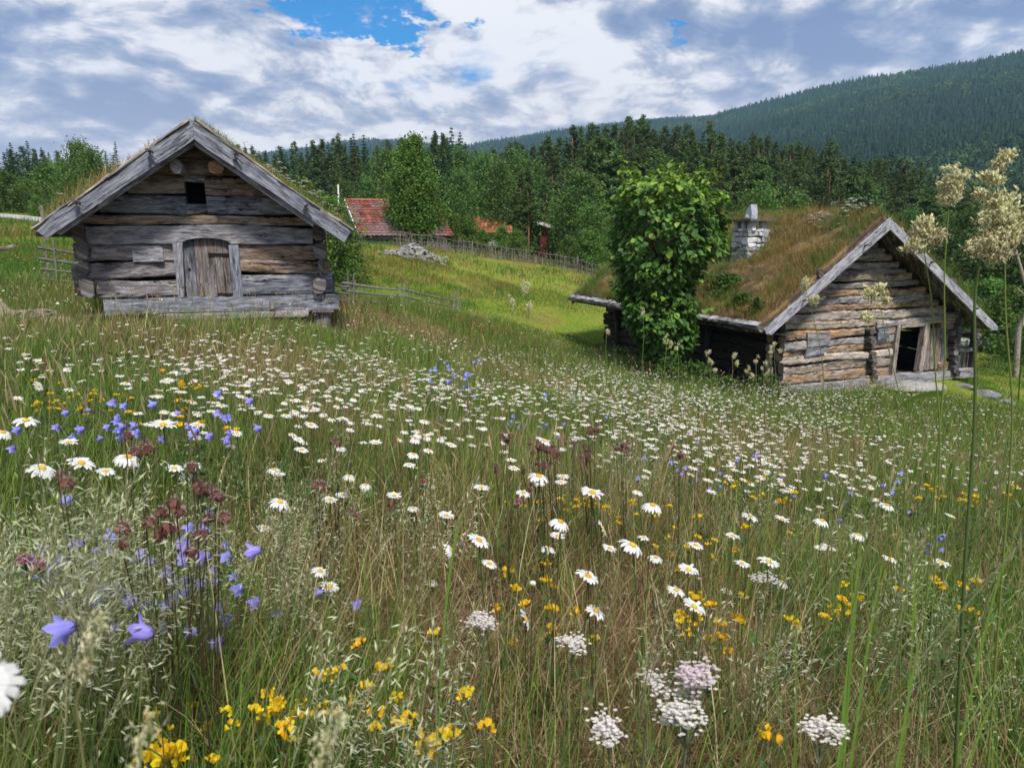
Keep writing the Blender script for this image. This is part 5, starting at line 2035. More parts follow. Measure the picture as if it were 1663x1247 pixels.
def stick_fence():
    path = [(640, 402, 37.0), (700, 404, 37.5), (760, 408, 38.5), (820, 414, 39.5), (880, 424, 40.5), (930, 436, 40.5), (985, 452, 39.0)]
    P = np.array([at(*q) for q in path])
    P[:, 2] = ground_z(P[:, 0], P[:, 1])
    d = np.concatenate([[0], np.cumsum(np.linalg.norm(np.diff(P[:, :2], axis=0), axis=1))])
    L = d[-1]
    root = empty('stick_fence', tuple(P[3]), 'long fence of thin upright grey sticks along the back of the hill', 'fence')
    f = lambda s: np.array([np.interp(s, d, P[:, 0]), np.interp(s, d, P[:, 1])])
    g = Geo()
    s = 0
    q = np.random.default_rng(2)
    while s < L:
        x, y = f(s)
        z = gz(x, y)
        h = q.uniform(.40, .85)
        lx, ly = q.normal(0, .07, 2)
        c = np.array([.15, .13, .115]) * q.uniform(.5, 1.5)
        tube(g, [(x, y + q.choice([-.05, .05]), z - .1), (x + lx, y + ly, z + h)], [.022, .014], c, 4)
        s += q.uniform(.03, .10)
    o = build(g, 'stick_row', M['bark'], root)
    for hz in (.35, .68):
        g = Geo()
        pts = [(*f(s_), gz(*f(s_)) + hz + q.normal(0, .03)) for s_ in np.linspace(0, L, 24)]
        tube(g, pts, .016, (.15, .135, .125), 5)
        build(g, 'rail', M['bark'], root)


def rail_fence(name, pts, rails, label, hts, pr=.035, lean=.0):
    """posts in pairs with long thin poles laid between"""
    P = np.array([at(*q) for q in pts])
    root = empty(name, (P[0, 0], P[0, 1], gz(P[0, 0], P[0, 1])), label, 'fence')
    q = np.random.default_rng(len(label))
    for p in P:
        z = gz(p[0], p[1])
        g = Geo()
        for sx in (-.05, .06):
            tube(g, [(p[0] + sx, p[1] + sx, z - .2), (p[0] + sx + .03, p[1] + sx, z + hts[-1] + .25 + q.uniform(-.08, .1))], [pr * .8, pr * .55], GREY * q.uniform(.5, .9) + BROWN * .2, 6)
        build(g, 'post_pair', M['bark'], root)
    for h in hts:
        for i in range(len(P) - 1):
            a, b = P[i].copy(), P[i + 1].copy()
            e = (b - a) / np.linalg.norm(b - a)
            a[2], b[2] = gz(a[0], a[1]) + h, gz(b[0], b[1]) + h
            a, b = a - e * .25, b + e * .35
            g = Geo()
            tube(g, [a, (a + b) / 2 + [0, 0, -.03 + q.normal(0, .02)], b], [pr * .95, pr * .8, pr * .5], GREY * q.uniform(.45, .8) + TAN * .12, 6)
            build(g, 'rail', M['bark'], root)
    return root


stick_fence()
rail_fence('rail_fence', [(536, 478, 16.0), (569, 490, 16.8), (659, 500, 18.4), (740, 514, 19.6)], 3, 'low grey pole fence running down from the storehouse across the dip', (.16, .34, .52), .032)
rail_fence('rail_fence', [(82, 432, 15.6), (150, 446, 16.4)], 3, 'short pole fence standing behind the left corner of the storehouse', (.12, .34, .56, .80), .032)

# grey post by the road
g = Geo()
p = at(68, 345, 45)
z = gz(p[0], 45)
log(g, (p[0], 45, z - .1), (p[0] + .03, 45, z + 1.1), .14, .14, GREY * 1.2, 3, .01, 3, up=(1, 0, 0))
tag(build(g, 'wooden_post', M['wood'], grain=True), 'weathered post at the roadside left of the storehouse eave', 'post')

# the road at the far left, laid on the slope
V, F = [], []
xs = np.linspace(-60, -24, 30)
for x in xs:
    yc = 47 + (x + 34) * .06
    for dy in (-1.6, 1.6):
        V.append((x, yc + dy, float(ground_z(np.array([x]), np.array([yc + dy]))[0]) + .05))
for i in range(29):
    F.append((2 * i, 2 * i + 2, 2 * i + 3, 2 * i + 1))
o = build(Geo().add(V, np.array(F), (.30, .29, .285)), 'gravel_road', M['stone'])
o['kind'] = 'structure'

# pale log lying beside the turf house, rocks and bank
g = Geo()
a, b = at(1540, 555, 31.0), at(1640, 562, 32.0)
za, zb2 = gz(a[0], a[1]), gz(b[0], b[1])
log(g, (a[0], a[1], max(a[2], za + .3)), (b[0] + .5, b[1], max(b[2], zb2 + .3)), .38, .38, np.array([.42, .41, .40]), 2.4, .012, 17)
tag(build(g, 'timber_log', M['board'], grain=True), 'pale grey log lying raised beside the open corner of the turf house', 'log')
for i, f in enumerate((.12, .85)):
    g = Geo()
    c = a * (1 - f) + b * f
    z = gz(c[0], c[1])
    stone_geo(g, (c[0], c[1], z + .05), (.3, .28, .3), (.2, .2, .2), 70 + i)
    tag(build(g, 'support_stone', M['stone']), ('stone carrying the near end of the pale log' if i == 0 else 'stone carrying the far end of the pale log'), 'stone')
for i, (px, py, D, r, lab) in enumerate([(1600, 648, 18.6, (.42, .3, .13), 'flat dark grey rock at the right in front of the turf house'), (1565, 645, 18.9, (.3, .22, .09), 'small flat rock left of the dark one near the doorstep'), (1636, 651, 18.3, (.25, .2, .10), 'small rock right of the flat dark rock')]):
    g = Geo()
    p = at(px, py, D)
    stone_geo(g, (p[0], D, gz(p[0], D) + .04), r, (.15, .15, .16), 80 + i, 3)
    tag(build(g, 'flat_rock', M['stone']), lab, 'rock')
for i, (px, py, D, r, lab) in enumerate([(30, 478, 10.6, (.75, .5, .26), 'broad mossy brown rock at the left border below the pole fence'), (95, 492, 10.3, (.38, .3, .13), 'smaller pale rock at the right foot of the mossy one'), (-40, 478, 10.8, (.6, .5, .3), 'rock cut by the left border')]):
    g = Geo()
    p = at(px, py, D)
    stone_geo(g, (p[0], D, gz(p[0], D) + .08), r, np.array([.20, .165, .13]) * (1 + .4 * (i == 1)), 90 + i, 3)
    tag(build(g, 'mossy_rock', M['stone']), lab, 'rock')
g = Geo()
p = at(8, 402, 9.5)
log(g, (p[0] - .5, 9.5, p[2] - .10), (p[0] + .1, 9.6, p[2] + .02), .045, .05, TAN, 2.2, .006, 4)
g.add(*(lambda q: (q, [(0, 1, 2)]))([(p[0] - .5, 9.5, p[2] - .1)] * 3)) if False else None
log(g, (p[0] - .35, 9.52, gz(p[0] - .35, 9.5) - .1), (p[0] - .35, 9.52, p[2] - .03), .05, .05, GREY, 2.2, .006, 5, up=(1, 0, 0))
tag(build(g, 'broken_rail', M['wood'], grain=True), 'broken tan pole end on a stake at the left border', 'rail')

# ------------------------------------------------------------------ the meadow
def wedge(n, r0, r1, half=46, q=rng, power=1.0):
    """random ground positions in the part of the meadow the photograph sees, with a margin"""
    r = np.sqrt(r0 ** 2 + (r1 ** 2 - r0 ** 2) * q.random(n) ** power)
    a = np.radians(q.uniform(-half, half, n))
    return r * np.sin(a), r * np.cos(a)


def clear_of_houses(x, y):
    # storehouse footprint
    dx, dy = x - PIV[0], y - PIV[1]
    u, d = dx * math.cos(YAW) + dy * math.sin(YAW), -dx * math.sin(YAW) + dy * math.cos(YAW)
    a = (np.abs(u - .2) < 2.05) & (d > -.05) & (d < 4.5)
    u, d = (x - NX) * GV[0] + (y - NY) * GV[1], (x - NX) * LV[0] + (y - NY) * LV[1]
    b = (u > -.25) & (u < 7.0) & (d > -.15) & (d < 8.2)
    c = (u > 3.2) & (u < 6.5) & (d > -1.4) & (d <= -.15)      # trodden ground before the door
    return ~(a | b) & ~(c & (q01.random(len(x)) < .85))


q01 = np.random.default_rng(1)


def field_colour(x, y, n):
    """greens and straw of the blades: patches of lush and of dried grass"""
    pt = fbm(x * .45 + 9, y * .45, 21, 4)
    return pt


GREEN = np.array([[.115, .215, .028], [.075, .155, .026], [.17, .265, .038], [.06, .13, .036], [.20, .255, .055]])
DRY = np.array([[.34, .27, .12], [.24, .155, .07], [.42, .36, .20], [.20, .125, .055]])


def grass_field():
    g = Geo()
    # (inner radius, outer radius, count, height range, width, segments)
    for (r0, r1, n, h0, h1, w, ns) in ((.45, 1.6, 17000, .10, .42, .0026, 4), (1.5, 4.0, 62000, .12, .46, .0030, 4), (4.0, 9.0, 90000, .14, .48, .0048, 3), (9.0, 20.5, 150000, .16, .46, .0085, 2)):
        x, y = wedge(n, r0, r1)
        # more room for the visible side: drop what lies far outside the frame
        px = pix(np.stack([x, y, np.zeros_like(x)], 1))
        ok = clear_of_houses(x, y) & (px[:, 0] > -260) & (px[:, 0] < 1920)
        x, y = x[ok], y[ok]
        n = len(x)
        z = ground_z(x, y)
        pt = field_colour(x, y, n)
        lush = fbm(x * .9, y * .9, 33, 3)
        left = np.clip(-x / 2.5 - (y - 1.5) * .15, 0, 1)
        pdry = np.clip(.16 + (pt - .5) * 2.6 - left * .30 - np.clip((y - 8) / 20, 0, .16) + .12 * np.clip((2.2 - y) * (x + .3), 0, 1), .10, .88)
        dry = rng.random(n) < pdry
        dens = rng.random(n) < np.clip(.55 + (lush - .4) * 2.2, .35, 1)
        tint = np.where(dry[:, None], DRY[rng.integers(0, 4, n)], GREEN[rng.integers(0, 5, n)]) * rng.uniform(.65, 1.35, (n, 1))
        far = np.clip((y - 10) / 10, 0, 1)[:, None]
        tint = tint * (1 - .0 * far) + 0
        h = rng.uniform(h0, h1, n) * (.65 + .6 * lush)
        tall = rng.random(n) < .05
        h = np.where(tall, h * 1.45, h)
        ux, dd = (x - PIV[0]) * math.cos(YAW) + (y - PIV[1]) * math.sin(YAW), -(x - PIV[0]) * math.sin(YAW) + (y - PIV[1]) * math.cos(YAW)
        h = h * np.where((np.abs(ux) < 2.8) & (dd < .3) & (dd > -2.6), .42, 1.0)
        b = np.where(dry, rng.uniform(.2, 1.7, n), rng.uniform(.05, 1.0, n))
        az = rng.normal(.5, 1.5, n)
        s = dens & ~((rng.random(n) < .72) & (x > -.25) & (y < 2.1) & (x < y * .75))
        blades(g, np.stack([x, y, z - .01], 1)[s], h[s], (w * rng.uniform(.6, 1.5, n))[s], az[s], b[s], tint[s], ns, rng.uniform(0, .30, n)[s])
    o = build(g, 'meadow_grass', M['grass'])
    tag(o, 'mixed green and straw-coloured grass of the flower meadow', 'grass', kind='stuff')
    # dead grass lying as thatch
    g = Geo()
    for (r0, r1, n, w) in ((.5, 2.6, 34000, .0022), (2.6, 7, 42000, .0034), (7, 14, 30000, .006)):
        x, y = wedge(n, r0, r1)
        z = ground_z(x, y)
        keep = clear_of_houses(x, y) & (rng.random(n) < np.clip(.35 + (fbm(x * .8, y * .8, 50, 3) - .4) * 3 + 1.0 * (x > -.3) * (y < 2.5), .1, 1))
        k = keep.sum()
        c = np.array([[.32, .22, .12], [.46, .36, .22], [.22, .12, .06], [.14, .085, .045]])[rng.integers(0, 4, k)] * rng.uniform(.6, 1.3, (k, 1))
        blades(g, np.stack([x, y, z + rng.uniform(-.01, .05, n)], 1)[keep], rng.uniform(.08, .30, k), w * rng.uniform(.6, 1.3, k), rng.uniform(0, 6.3, k), rng.uniform(-.8, 1.3, k), c, 3, rng.uniform(.7, 1.5, k))
    o = build(g, 'dead_grass', M['grass'])
    tag(o, 'tangled dead brown grass lying under the flowers', 'grass', kind='stuff')
    # short grass of the green hill and the far field
    g = Geo()
    for (r0, r1, n, w, h0, h1) in ((17.5, 32, 170000, .015, .10, .34), (32, 60, 110000, .03, .12, .38)):
        x, y = wedge(n, r0, r1, 42)
        keep = clear_of_houses(x, y) & ~((np.abs(y - 47 - (x + 34) * .06) < 1.7) & (x < -24))
        x, y = x[keep], y[keep]
        n = len(x)
        z = ground_z(x, y)
        pt = fbm(x * .22 + 3, y * .22, 61, 4)
        p2 = fbm(x * .5, y * .5, 71, 3)
        br = rng.random(n) < np.clip((pt - .52) * 6, .04, .6)
        yl = rng.random(n) < .35
        tint = np.where(br[:, None], np.array([.23, .165, .05]), np.where(yl[:, None], np.array([.20, .235, .038]), np.array([.105, .20, .026])))
        lushl = (x < -6)[:, None]
        tint = np.where((p2 > .56)[:, None] & ~br[:, None], np.array([.08, .175, .02]), tint)
        tint = np.where(lushl & ~br[:, None], np.array([.075, .165, .018]), tint) * rng.uniform(.7, 1.3, (n, 1))
        h = rng.uniform(h0, h1, n) * (.15 + 2.2 * np.clip(p2 - .3, 0, 1)) * np.where(x < -6, 1.5, 1)
        blades(g, np.stack([x, y, z - .01], 1), h, w * rng.uniform(.6, 1.4, n), rng.normal(.5, 1.5, n), rng.uniform(.1, 1.3, n), tint, 2)
    o = build(g, 'hill_grass', M['grass'])
    tag(o, 'short yellow-green grass of the hill behind the meadow', 'grass', kind='stuff')
    # low leafy plants among the stalks
    g = Geo()
    n = 30000
    x, y = wedge(n, .5, 7.5)
    cl = fbm(x * 1.3, y * 1.3, 81, 3)
    keep = (cl > .47) & clear_of_houses(x, y)
    x, y = x[keep], y[keep]
    n = len(x)
    z = ground_z(x, y) + rng.uniform(.0, .15, n)
    V = np.array([(0, 0, 0), (.22, .35, .10), (.12, .8, .06), (0, 1, 0), (-.12, .8, .06), (-.22, .35, .10)])
    tint = np.array([.045, .10, .022]) * rng.uniform(.5, 1.6, (n, 1)) * np.array([1, 1, 1])
    g.scatter(V, np.array([(0, 1, 2, 3), (0, 3, 4, 5)]), np.ones(3), np.stack([x, y, z], 1), rotm(rng.uniform(0, 6.3, n), rng.normal(.2, .5, n), rng.normal(0, .5, n)), rng.uniform(.03, .095, n), tint)
    o = build(g, 'ground_leaves', M['leaf'])
    tag(o, 'small green leaves and low herbs at the foot of the meadow grass', 'ground cover', kind='stuff')


grass_field()


def panicle(q, L=.22, n=34, spread=.055, droop=.6, awn=True):
    """flowering grass head: thin branches with pale spikelets; base at the origin, L tall"""
    g = Geo()
    tube(g, [(0, 0, 0), (.004, 0, L * .5), (.012, 0, L)], [.0011, .0009, .0005], (.30, .30, .16), 3)
    P, A, TX, TY, S, T = [], [], [], [], [], []
    for i in range(n):
        f = (i + q.random()) / n
        th = q.uniform(0, 6.3)
        r = spread * (1 - f * .75) * q.uniform(.2, 1.0)
        b = np.array([.012 * f, 0, f * L])
        e = b + np.array([math.cos(th) * r + .4 * r, math.sin(th) * r, r * (.7 - droop * q.random())])
        g.add([b + [0, 0, 0], b + [.0006, .0006, 0], e], [(0, 1, 2)], (.32, .32, .18))
        P.append(e)
        d = e - b
        A.append(math.atan2(d[1], d[0]) - math.pi / 2)
        TX.append(q.normal(.35, .45))
        S.append(q.uniform(.0085, .0145))
        T.append(np.array([.43, .46, .31]) * q.uniform(.6, 1.25) * np.array([1, 1, q.uniform(.85, 1.1)]))
    V = np.array([(0, -.1, 0), (.12, .35, .05), (0, 1.05, 0), (-.12, .35, .05), (0, .4, .10)])
    F = np.array([(0, 1, 4), (1, 2, 4), (2, 3, 4), (3, 0, 4), (0, 2, 1), (0, 3, 2)])
    g.scatter(V, F, np.ones(3), np.array(P), rotm(np.array(A), np.array(TX), 0), np.array(S), np.array(T))
    return g


def flat(g):
    return np.concatenate(g.V), [np.concatenate([f for f, _ in g.F[k]]) for k in (3, 4) if g.F[k]], np.concatenate(g.C)


def flowering_grass():
    q = np.random.default_rng(15)
    T = [flat(panicle(q, .20 + .03 * (i % 3), 38 + 8 * (i % 4), .05 + .012 * (i % 3))) for i in range(6)]
    g = Geo()
    # groups: centre pixel, spread, distance range, count
    spots = []
    def spray(n, px0, px1, py0, py1, d0, d1, wgt=None):
        for _ in range(n):
            spots.append((q.uniform(px0, px1), q.uniform(py0, py1), q.uniform(d0, d1)))
    spray(70, -80, 250, 800, 1010, .75, 1.15)
    spray(50, -100, 330, 760, 960, 1.0, 1.6)
    spray(46, 350, 600, 740, 1000, 1.2, 2.2)
    spray(26, 560, 800, 750, 980, 1.3, 2.2)
    spray(16, 560, 760, 1000, 1200, .72, 1.0)
    spray(34, 1280, 1663, 850, 1100, .9, 1.7)
    spray(20, 1100, 1663, 700, 900, 1.6, 3.0)
    spray(30, 0, 1663, 640, 800, 2.5, 5.0)
    spray(8, 900, 1250, 880, 1050, .8, 1.1)
    spray(30, 900, 1100, 690, 800, 2.2, 3.6)
    pos, tp = [], []
    for (px, py, D) in spots:
        top = at(px, py, D)
        gzv = gz(top[0], top[1])
        if top[2] < gzv + .22:
            top[2] = gzv + .22 + q.uniform(0, .2)
        L = .2
        lean = q.normal(.10, .06, 2)
        base = np.array([top[0] - lean[0] * 2, top[1] - lean[1] * .5, gzv])
        neck = top - np.array([lean[0] * .6, 0, L * .9])
        tube(g, [base, base * .45 + neck * .55 + [-.01, 0, .01], neck], [.0014, .0012, .0010], np.array([.16, .19, .07]) * q.uniform(.7, 1.3), 3)
        pos.append(neck)
    pos = np.array(pos)
    n = len(pos)
    k = q.integers(0, 6, n)
    for i in range(6):
        s = k == i
        m = s.sum()
        V, F, C = T[i]
        g.scatter(V, F, C, pos[s], rotm(q.normal(0, .7, m), q.normal(0, .15, m), q.normal(.30, .18, m)), q.uniform(.75, 1.1, m), q.uniform(.8, 1.2, (m, 1)) * np.ones((m, 3)))
    # finer flowering stalks everywhere in the middle distance
    for (r0, r1, n, sc) in ((2.0, 6.0, 1500, .9), (6.0, 18, 3400, 1.5)):
        x, y = wedge(n, r0, r1)
        ok = clear_of_houses(x, y)
        x, y = x[ok], y[ok]
        n = len(x)
        z = ground_z(x, y)
        h = q.uniform(.38, .66, n)
        c = np.where(q.random((n, 1)) < .6, np.array([.30, .25, .13]), np.array([.27, .18, .11])) * q.uniform(.7, 1.3, (n, 1))
        az = q.normal(.4, .8, n)
        blades(g, np.stack([x, y, z], 1), h, .0022 * sc, az, q.uniform(.05, .3, n), c * .8, 3, q.uniform(0, .1, n))
        # a slim seed head on each
        V = np.array([(0, 0, 0), (.05, .02, .3), (.035, -.02, .7), (0, 0, 1), (-.035, .02, .7), (-.05, -.02, .3)])
        top = np.stack([x + np.cos(az) * h * .12, y + np.sin(az) * h * .12, z + h * .9], 1)
        g.scatter(V, np.array([(0, 1, 2, 3), (0, 3, 4, 5)]), np.ones(3), top, rotm(q.uniform(0, 6.3, n), q.normal(0, .25, n), q.normal(.1, .25, n)), np.stack([q.uniform(.05, .10, n) * sc] * 2 + [q.uniform(.05, .10, n)], 1), c * 1.15)
    o = build(g, 'flowering_grass', M['grass'])
    tag(o, 'pale oat-like grass heads nodding above the flowers', 'grass', kind='stuff')


flowering_grass()

# ------------------------------------------------------------------ ox-eye daisies
WHITE = np.array([.70, .71, .72])
STEM = np.array([.075, .115, .030])


def daisy_parts(seed, droop=0.0, npet=19):
    q = np.random.default_rng(seed)
    pt, dk = Geo(), Geo()
    R, r0 = .024, .0068
    for i in range(npet):
        th = 2 * math.pi * i / npet + q.normal(0, .06)
        L = R * q.uniform(.88, 1.06)
        w = .0034 * q.uniform(.85, 1.15)
        dz = q.normal(0, .0015) - droop * .010
        c, s = math.cos(th), math.sin(th)
        st = [(r0 * .7, w * .55, .0), (r0 + (L - r0) * .45, w, .0022 + dz * .3), (r0 + (L - r0) * .85, w * .88, .0012 + dz), (L, w * .35, -.0006 + dz * 1.3)]
        V = []
        for (a, b, z) in st:
            for sg in (-1, 0, 1):
                V.append((a * c - sg * b * s, a * s + sg * b * c, z - (0 if sg else .0007)))
        F = []
        for k in range(3):
            for j in range(2):
                a = k * 3 + j
                F.append((a, a + 3, a + 4, a + 1))
        pt.add(V, F, WHITE * q.uniform(.92, 1.04))
    V, F, C = [], [], []
    for j in range(5):
        for i in range(12):
            a = j / 4 * math.pi / 2
            rr = r0 * math.cos(a) if j < 4 else r0 * .12
            V.append((rr * math.cos(i * math.pi / 6), rr * math.sin(i * math.pi / 6), .0012 + .0036 * math.sin(a) - (.0012 if j == 4 else 0)))
            C.append(np.array([.76, .43, .014]) * (.8 + .35 * q.random()))
    for j in range(4):
        for i in range(12):
            F.append((j * 12 + i, j * 12 + (i + 1) % 12, (j + 1) * 12 + (i + 1) % 12, (j + 1) * 12 + i))
    dk.add(V, F, np.array(C))
    # green cup below
    cup = Geo()
    cup.add([(r0 * 1.1 * math.cos(i * 1.047), r0 * 1.1 * math.sin(i * 1.047), -.0006) for i in range(6)] + [(0, 0, -.0045)], [(i, 6, (i + 1) % 6) for i in range(6)], STEM)
    return pt, dk, cup


def stem_geo(q, r=.0011, leaves=3):
    g = Geo()
    b = q.normal(0, .035, 2)
    tube(g, [(b[0], b[1], -.02), (b[0] * .6, b[1] * .6, .4), (b[0] * .15, b[1] * .15, .8), (0, 0, .995)], [r * 1.3, r * 1.1, r, r], STEM, 4)
    for i in range(leaves):
        z = q.uniform(.05, .6)
        th = q.uniform(0, 6.3)
        c, s = math.cos(th), math.sin(th)
        g.add([(b[0] * .5, b[1] * .5, z), (b[0] * .5 + .012 * c - .004 * s, b[1] * .5 + .012 * s + .004 * c, z + .03), (b[0] * .5 + .03 * c, b[1] * .5 + .03 * s, z + .07), (b[0] * .5 + .012 * c + .004 * s, b[1] * .5 + .012 * s - .004 * c, z + .03)],
              [(0, 1, 2, 3)], STEM * 1.1)
    return g


DPET, DDISC, DSTEM, DONE = [], [], [], []
for i in range(7):
    pt, dk, cup = daisy_parts(200 + i, [0, .3, -.2, .6, 0, .9, .15][i], 17 + i % 4 * 2)
    dk2 = Geo()
    dk2.V, dk2.C, dk2.G, dk2.n, dk2.F = dk.V + cup.V, dk.C + cup.C, dk.G + cup.G, dk.n + cup.n, {3: [(f + dk.n, m) for f, m in cup.F[3]], 4: dk.F[4]}
    DPET.append(pt.mesh('petals', M['petal']))
    DDISC.append(dk2.mesh('disc', M['petal'], smooth=True))
    DSTEM.append(stem_geo(np.random.default_rng(i)).mesh('stem', M['grass']))


def daisy(head, label, group=None, tilt=0.3, az=0.0, var=0, sc=1.0):
    """head: position of the flower; the stalk stands on the ground below it. az: the way it faces"""
    z0 = gz(head[0], head[1])
    h = max(.10, head[2] - z0)
    r = empty('daisy', (head[0], head[1], z0), label, 'daisy', group)
    s = link('stem', DSTEM[var % 7], r)
    s.scale = (1, 1, h)
    for me, nm in ((DPET[var % 7], 'petals'), (DDISC[var % 7], 'disc')):
        p = link(nm, me, r, (0, 0, h))
        p.rotation_mode = 'ZYX'
        p.rotation_euler = (0, tilt, az)
        p.scale = (sc, sc, sc)
    return r


TOCAM = -math.pi / 2
BIG = [  # px, py, width in px, tilt towards the viewer, label
    (62, 627, 20, 1.1, 'single daisy facing forward at the left border above the yellow vetch'), (42, 683, 38, .25, 'broad flat daisy near the left border, white petals edge-on'), (112, 718, 30, .2, 'daisy seen edge-on left of the violet bells'),
    (68, 760, 42, .6, 'large daisy low at the left, just above the pale grass heads'), (132, 752, 42, .65, 'large daisy right beside the low left one'), (208, 742, 42, .5, 'daisy beside the dark red drooping seed heads'),
    (172, 765, 30, .4, 'small daisy under the one beside the red seed heads'), (283, 760, 30, .45, 'daisy right of the dark red stems'), (313, 755, 28, .3, 'tilted daisy with a red bud before it'), (265, 690, 44, .25, 'pair-headed broad daisy with yellow vetch behind'),
    (455, 815, 36, .6, 'daisy alone in thin grass left of the middle'), (515, 1085, 31, 1.25, 'daisy facing straight out low in the grass by the yellow vetch'), (733, 893, 32, 1.15, 'round daisy facing forward, left of a nodding one'), (778, 877, 42, .75, 'large daisy with drooping petals right of the round one'),
    (853, 1005, 39, 1.2, 'lowest large daisy facing out with yellow-orange disc, below the middle'), (968, 992, 42, .7, 'open daisy right of the lowest forward-facing one'), (1127, 985, 45, .75, 'big daisy standing on its own at the lower right of the middle'), (1027, 885, 45, .75, 'biggest daisy of the cluster right of the middle'),
    (978, 858, 34, 1.1, 'daisy turned sideways in the cluster right of the middle'), (910, 847, 38, .65, 'daisy facing up at the left of the cluster'), (955, 935, 42, .6, 'daisy behind a blurred grass head'), (1248, 912, 41, .4, 'broad flat daisy at the right with bright yellow disc'),
    (1098, 958, 36, .35, 'flat daisy above the big lone one'), (1118, 925, 36, .35, 'narrow-looking daisy edge-on above the flat one'), (875, 773, 38, .35, 'daisy edge-on with orange disc above the brown seed heads'), (962, 800, 42, .3, 'wide edge-on daisy over the yellow vetch'),
    (1060, 820, 36, .3, 'edge-on daisy right of the yellow vetch'), (883, 716, 28, .8, 'bright daisy facing forward among the brown-red drift'), (1135, 657, 19, .9, 'small bright daisy far up in the meadow before the lime tree'), (1218, 838, 30, .4, 'daisy in the right half with two small ones left of it'),
    (1270, 843, 26, .5, 'small daisy right of the pair'), (1440, 820, 28, .45, 'daisy at the far right of the meadow'), (1445, 908, 28, .4, 'daisy with violet bells below it at the right'), (1394, 868, 25, .5, 'compact daisy in the right half, petals up'),
    (1345, 888, 26, .4, 'daisy leaning left in the right half'), (535, 952, 34, .5, 'daisy before pale panicles left of the middle'), (520, 927, 32, .5, 'daisy just above the panicle one'), (725, 837, 28, .35, 'daisy leaning right above the nodding pair'),
    (890, 890, 26, .2, 'thin edge-on daisy left of the cluster'), (990, 890, 28, .4, 'daisy under the biggest one of the cluster'), (1270, 945, 25, .6, 'daisy lower right, small and open'), (1130, 885, 28, .3, 'daisy edge-on right of the biggest one'),
    (1205, 915, 30, .3, 'daisy left of the broad flat right one'), (700, 945, 26, .4, 'daisy low behind a thick grass stalk'), (905, 870, 26, .2, 'daisy edge-on under the upward facing one'), (1065, 905, 26, .3, 'small daisy right of the biggest one'), (1190, 870, 26, .3, 'daisy above the left flat one at the right'),
    (1335, 845, 27, .5, 'daisy standing free in the right half of the meadow'), (795, 915, 28, .5, 'daisy tucked under the nodding one'), (1180, 960, 24, .3, 'daisy right of the lone big one'), (850, 800, 28, .3, 'daisy over the brown seed heads'), (640, 805, 26, .3, 'daisy in the thin grass of the middle'),
    (430, 855, 24, .4, 'small daisy left of the middle near panicles'), (320, 690, 26, .3, 'daisy in the violet bell drift'), (5, 702, 30, .6, 'daisy cut by the left border'), (490, 730, 24, .4, 'daisy at the lower edge of the dense drift'), (505, 690, 26, .6, 'daisy in the left end of the dense drift')]
for i, (px, py, w, tl, lab) in enumerate(BIG):
    D = .048 * FPX / w
    hd = at(px, py, D * .97)
    daisy(hd, lab, None, tl * .62 if tl < .95 else tl, TOCAM + random.uniform(-.6, .6), i, random.uniform(.95, 1.05))
hd = at(-38, 1108, .33)
daisy(hd, 'white daisy very near, only its petals reaching in at the lower left border', None, .75, TOCAM + .5, 0, 1.0)

# the rest of the flowers in view: by drift
dq = np.random.default_rng(44)


def drift_density(px, py):
    d = np.zeros_like(px)
    for (cx, cy, sx, sy, a) in ((650, 695, 200, 60, 1.5), (480, 655, 170, 30, .7), (1130, 695, 190, 50, 1.2), (760, 650, 260, 30, .75), (250, 575, 220, 32, 1.1), (110, 600, 110, 30, .8), (450, 560, 90, 18, .8), (470, 600, 120, 25, .6), (980, 640, 240, 25, .6),
                                (850, 600, 200, 18, .38), (1000, 790, 180, 60, .5), (1270, 800, 220, 60, .42), (650, 780, 200, 60, .5), (1330, 700, 180, 50, .4), (1500, 670, 140, 16, .6), (100, 570, 110, 20, .35), (1400, 645, 220, 10, .5), (400, 730, 120, 40, .3)):
        d += a * np.exp(-.5 * ((px - cx) / sx) ** 2 - .5 * ((py - cy) / sy) ** 2)
    return d


cand_x, cand_y = wedge(60000, 1.7, 18.5, 40, dq, .8)
cz = ground_z(cand_x, cand_y) + dq.uniform(.30, .52, 60000)
cp = pix(np.stack([cand_x, cand_y, cz], 1))
rr_ = np.hypot(cand_x, cand_y)
acc = dq.random(60000) < drift_density(cp[:, 0], cp[:, 1]) * .46 * np.clip(rr_ / 3.0, .3, 1.4) ** .6 * np.clip(1.75 - rr_ / 7.5, .22, 1.5) * (.12 + 3.2 * np.clip(fbm(cand_x * 1.4, cand_y * 1.4, 91, 3) - .40, 0, 1))
acc &= clear_of_houses(cand_x, cand_y) & (cp[:, 0] > -150) & (cp[:, 0] < 1815) & (cp[:, 1] > 525)
D_ = np.stack([cand_x, cand_y, cz], 1)[acc]
D_ = D_[np.argsort(np.hypot(D_[:, 0], D_[:, 1]))]
print('daisies', len(D_))
NEAR = 300 - len(BIG) - 1
for i, h in enumerate(D_[:NEAR]):
    px = pix(h)[0]
    if px[0] < 420:
        lab, grp = 'white daisy in the loose scatter among violet bells at the left', 'daisies scattered at the left'
    elif px[0] < 860:
        lab, grp = 'white daisy in the thick drift filling the middle of the meadow', 'daisies in the middle drift'
    elif px[0] < 1230:
        lab, grp = 'white daisy in the drift below the lime tree', 'daisies below the lime tree'
    else:
        lab, grp = 'white daisy in the sparse grass of the right half', 'daisies in the right half'
    daisy(h, lab, grp, dq.uniform(.0, .33), dq.uniform(-3.1, 3.1), int(dq.integers(0, 7)), dq.uniform(.70, 1.0))


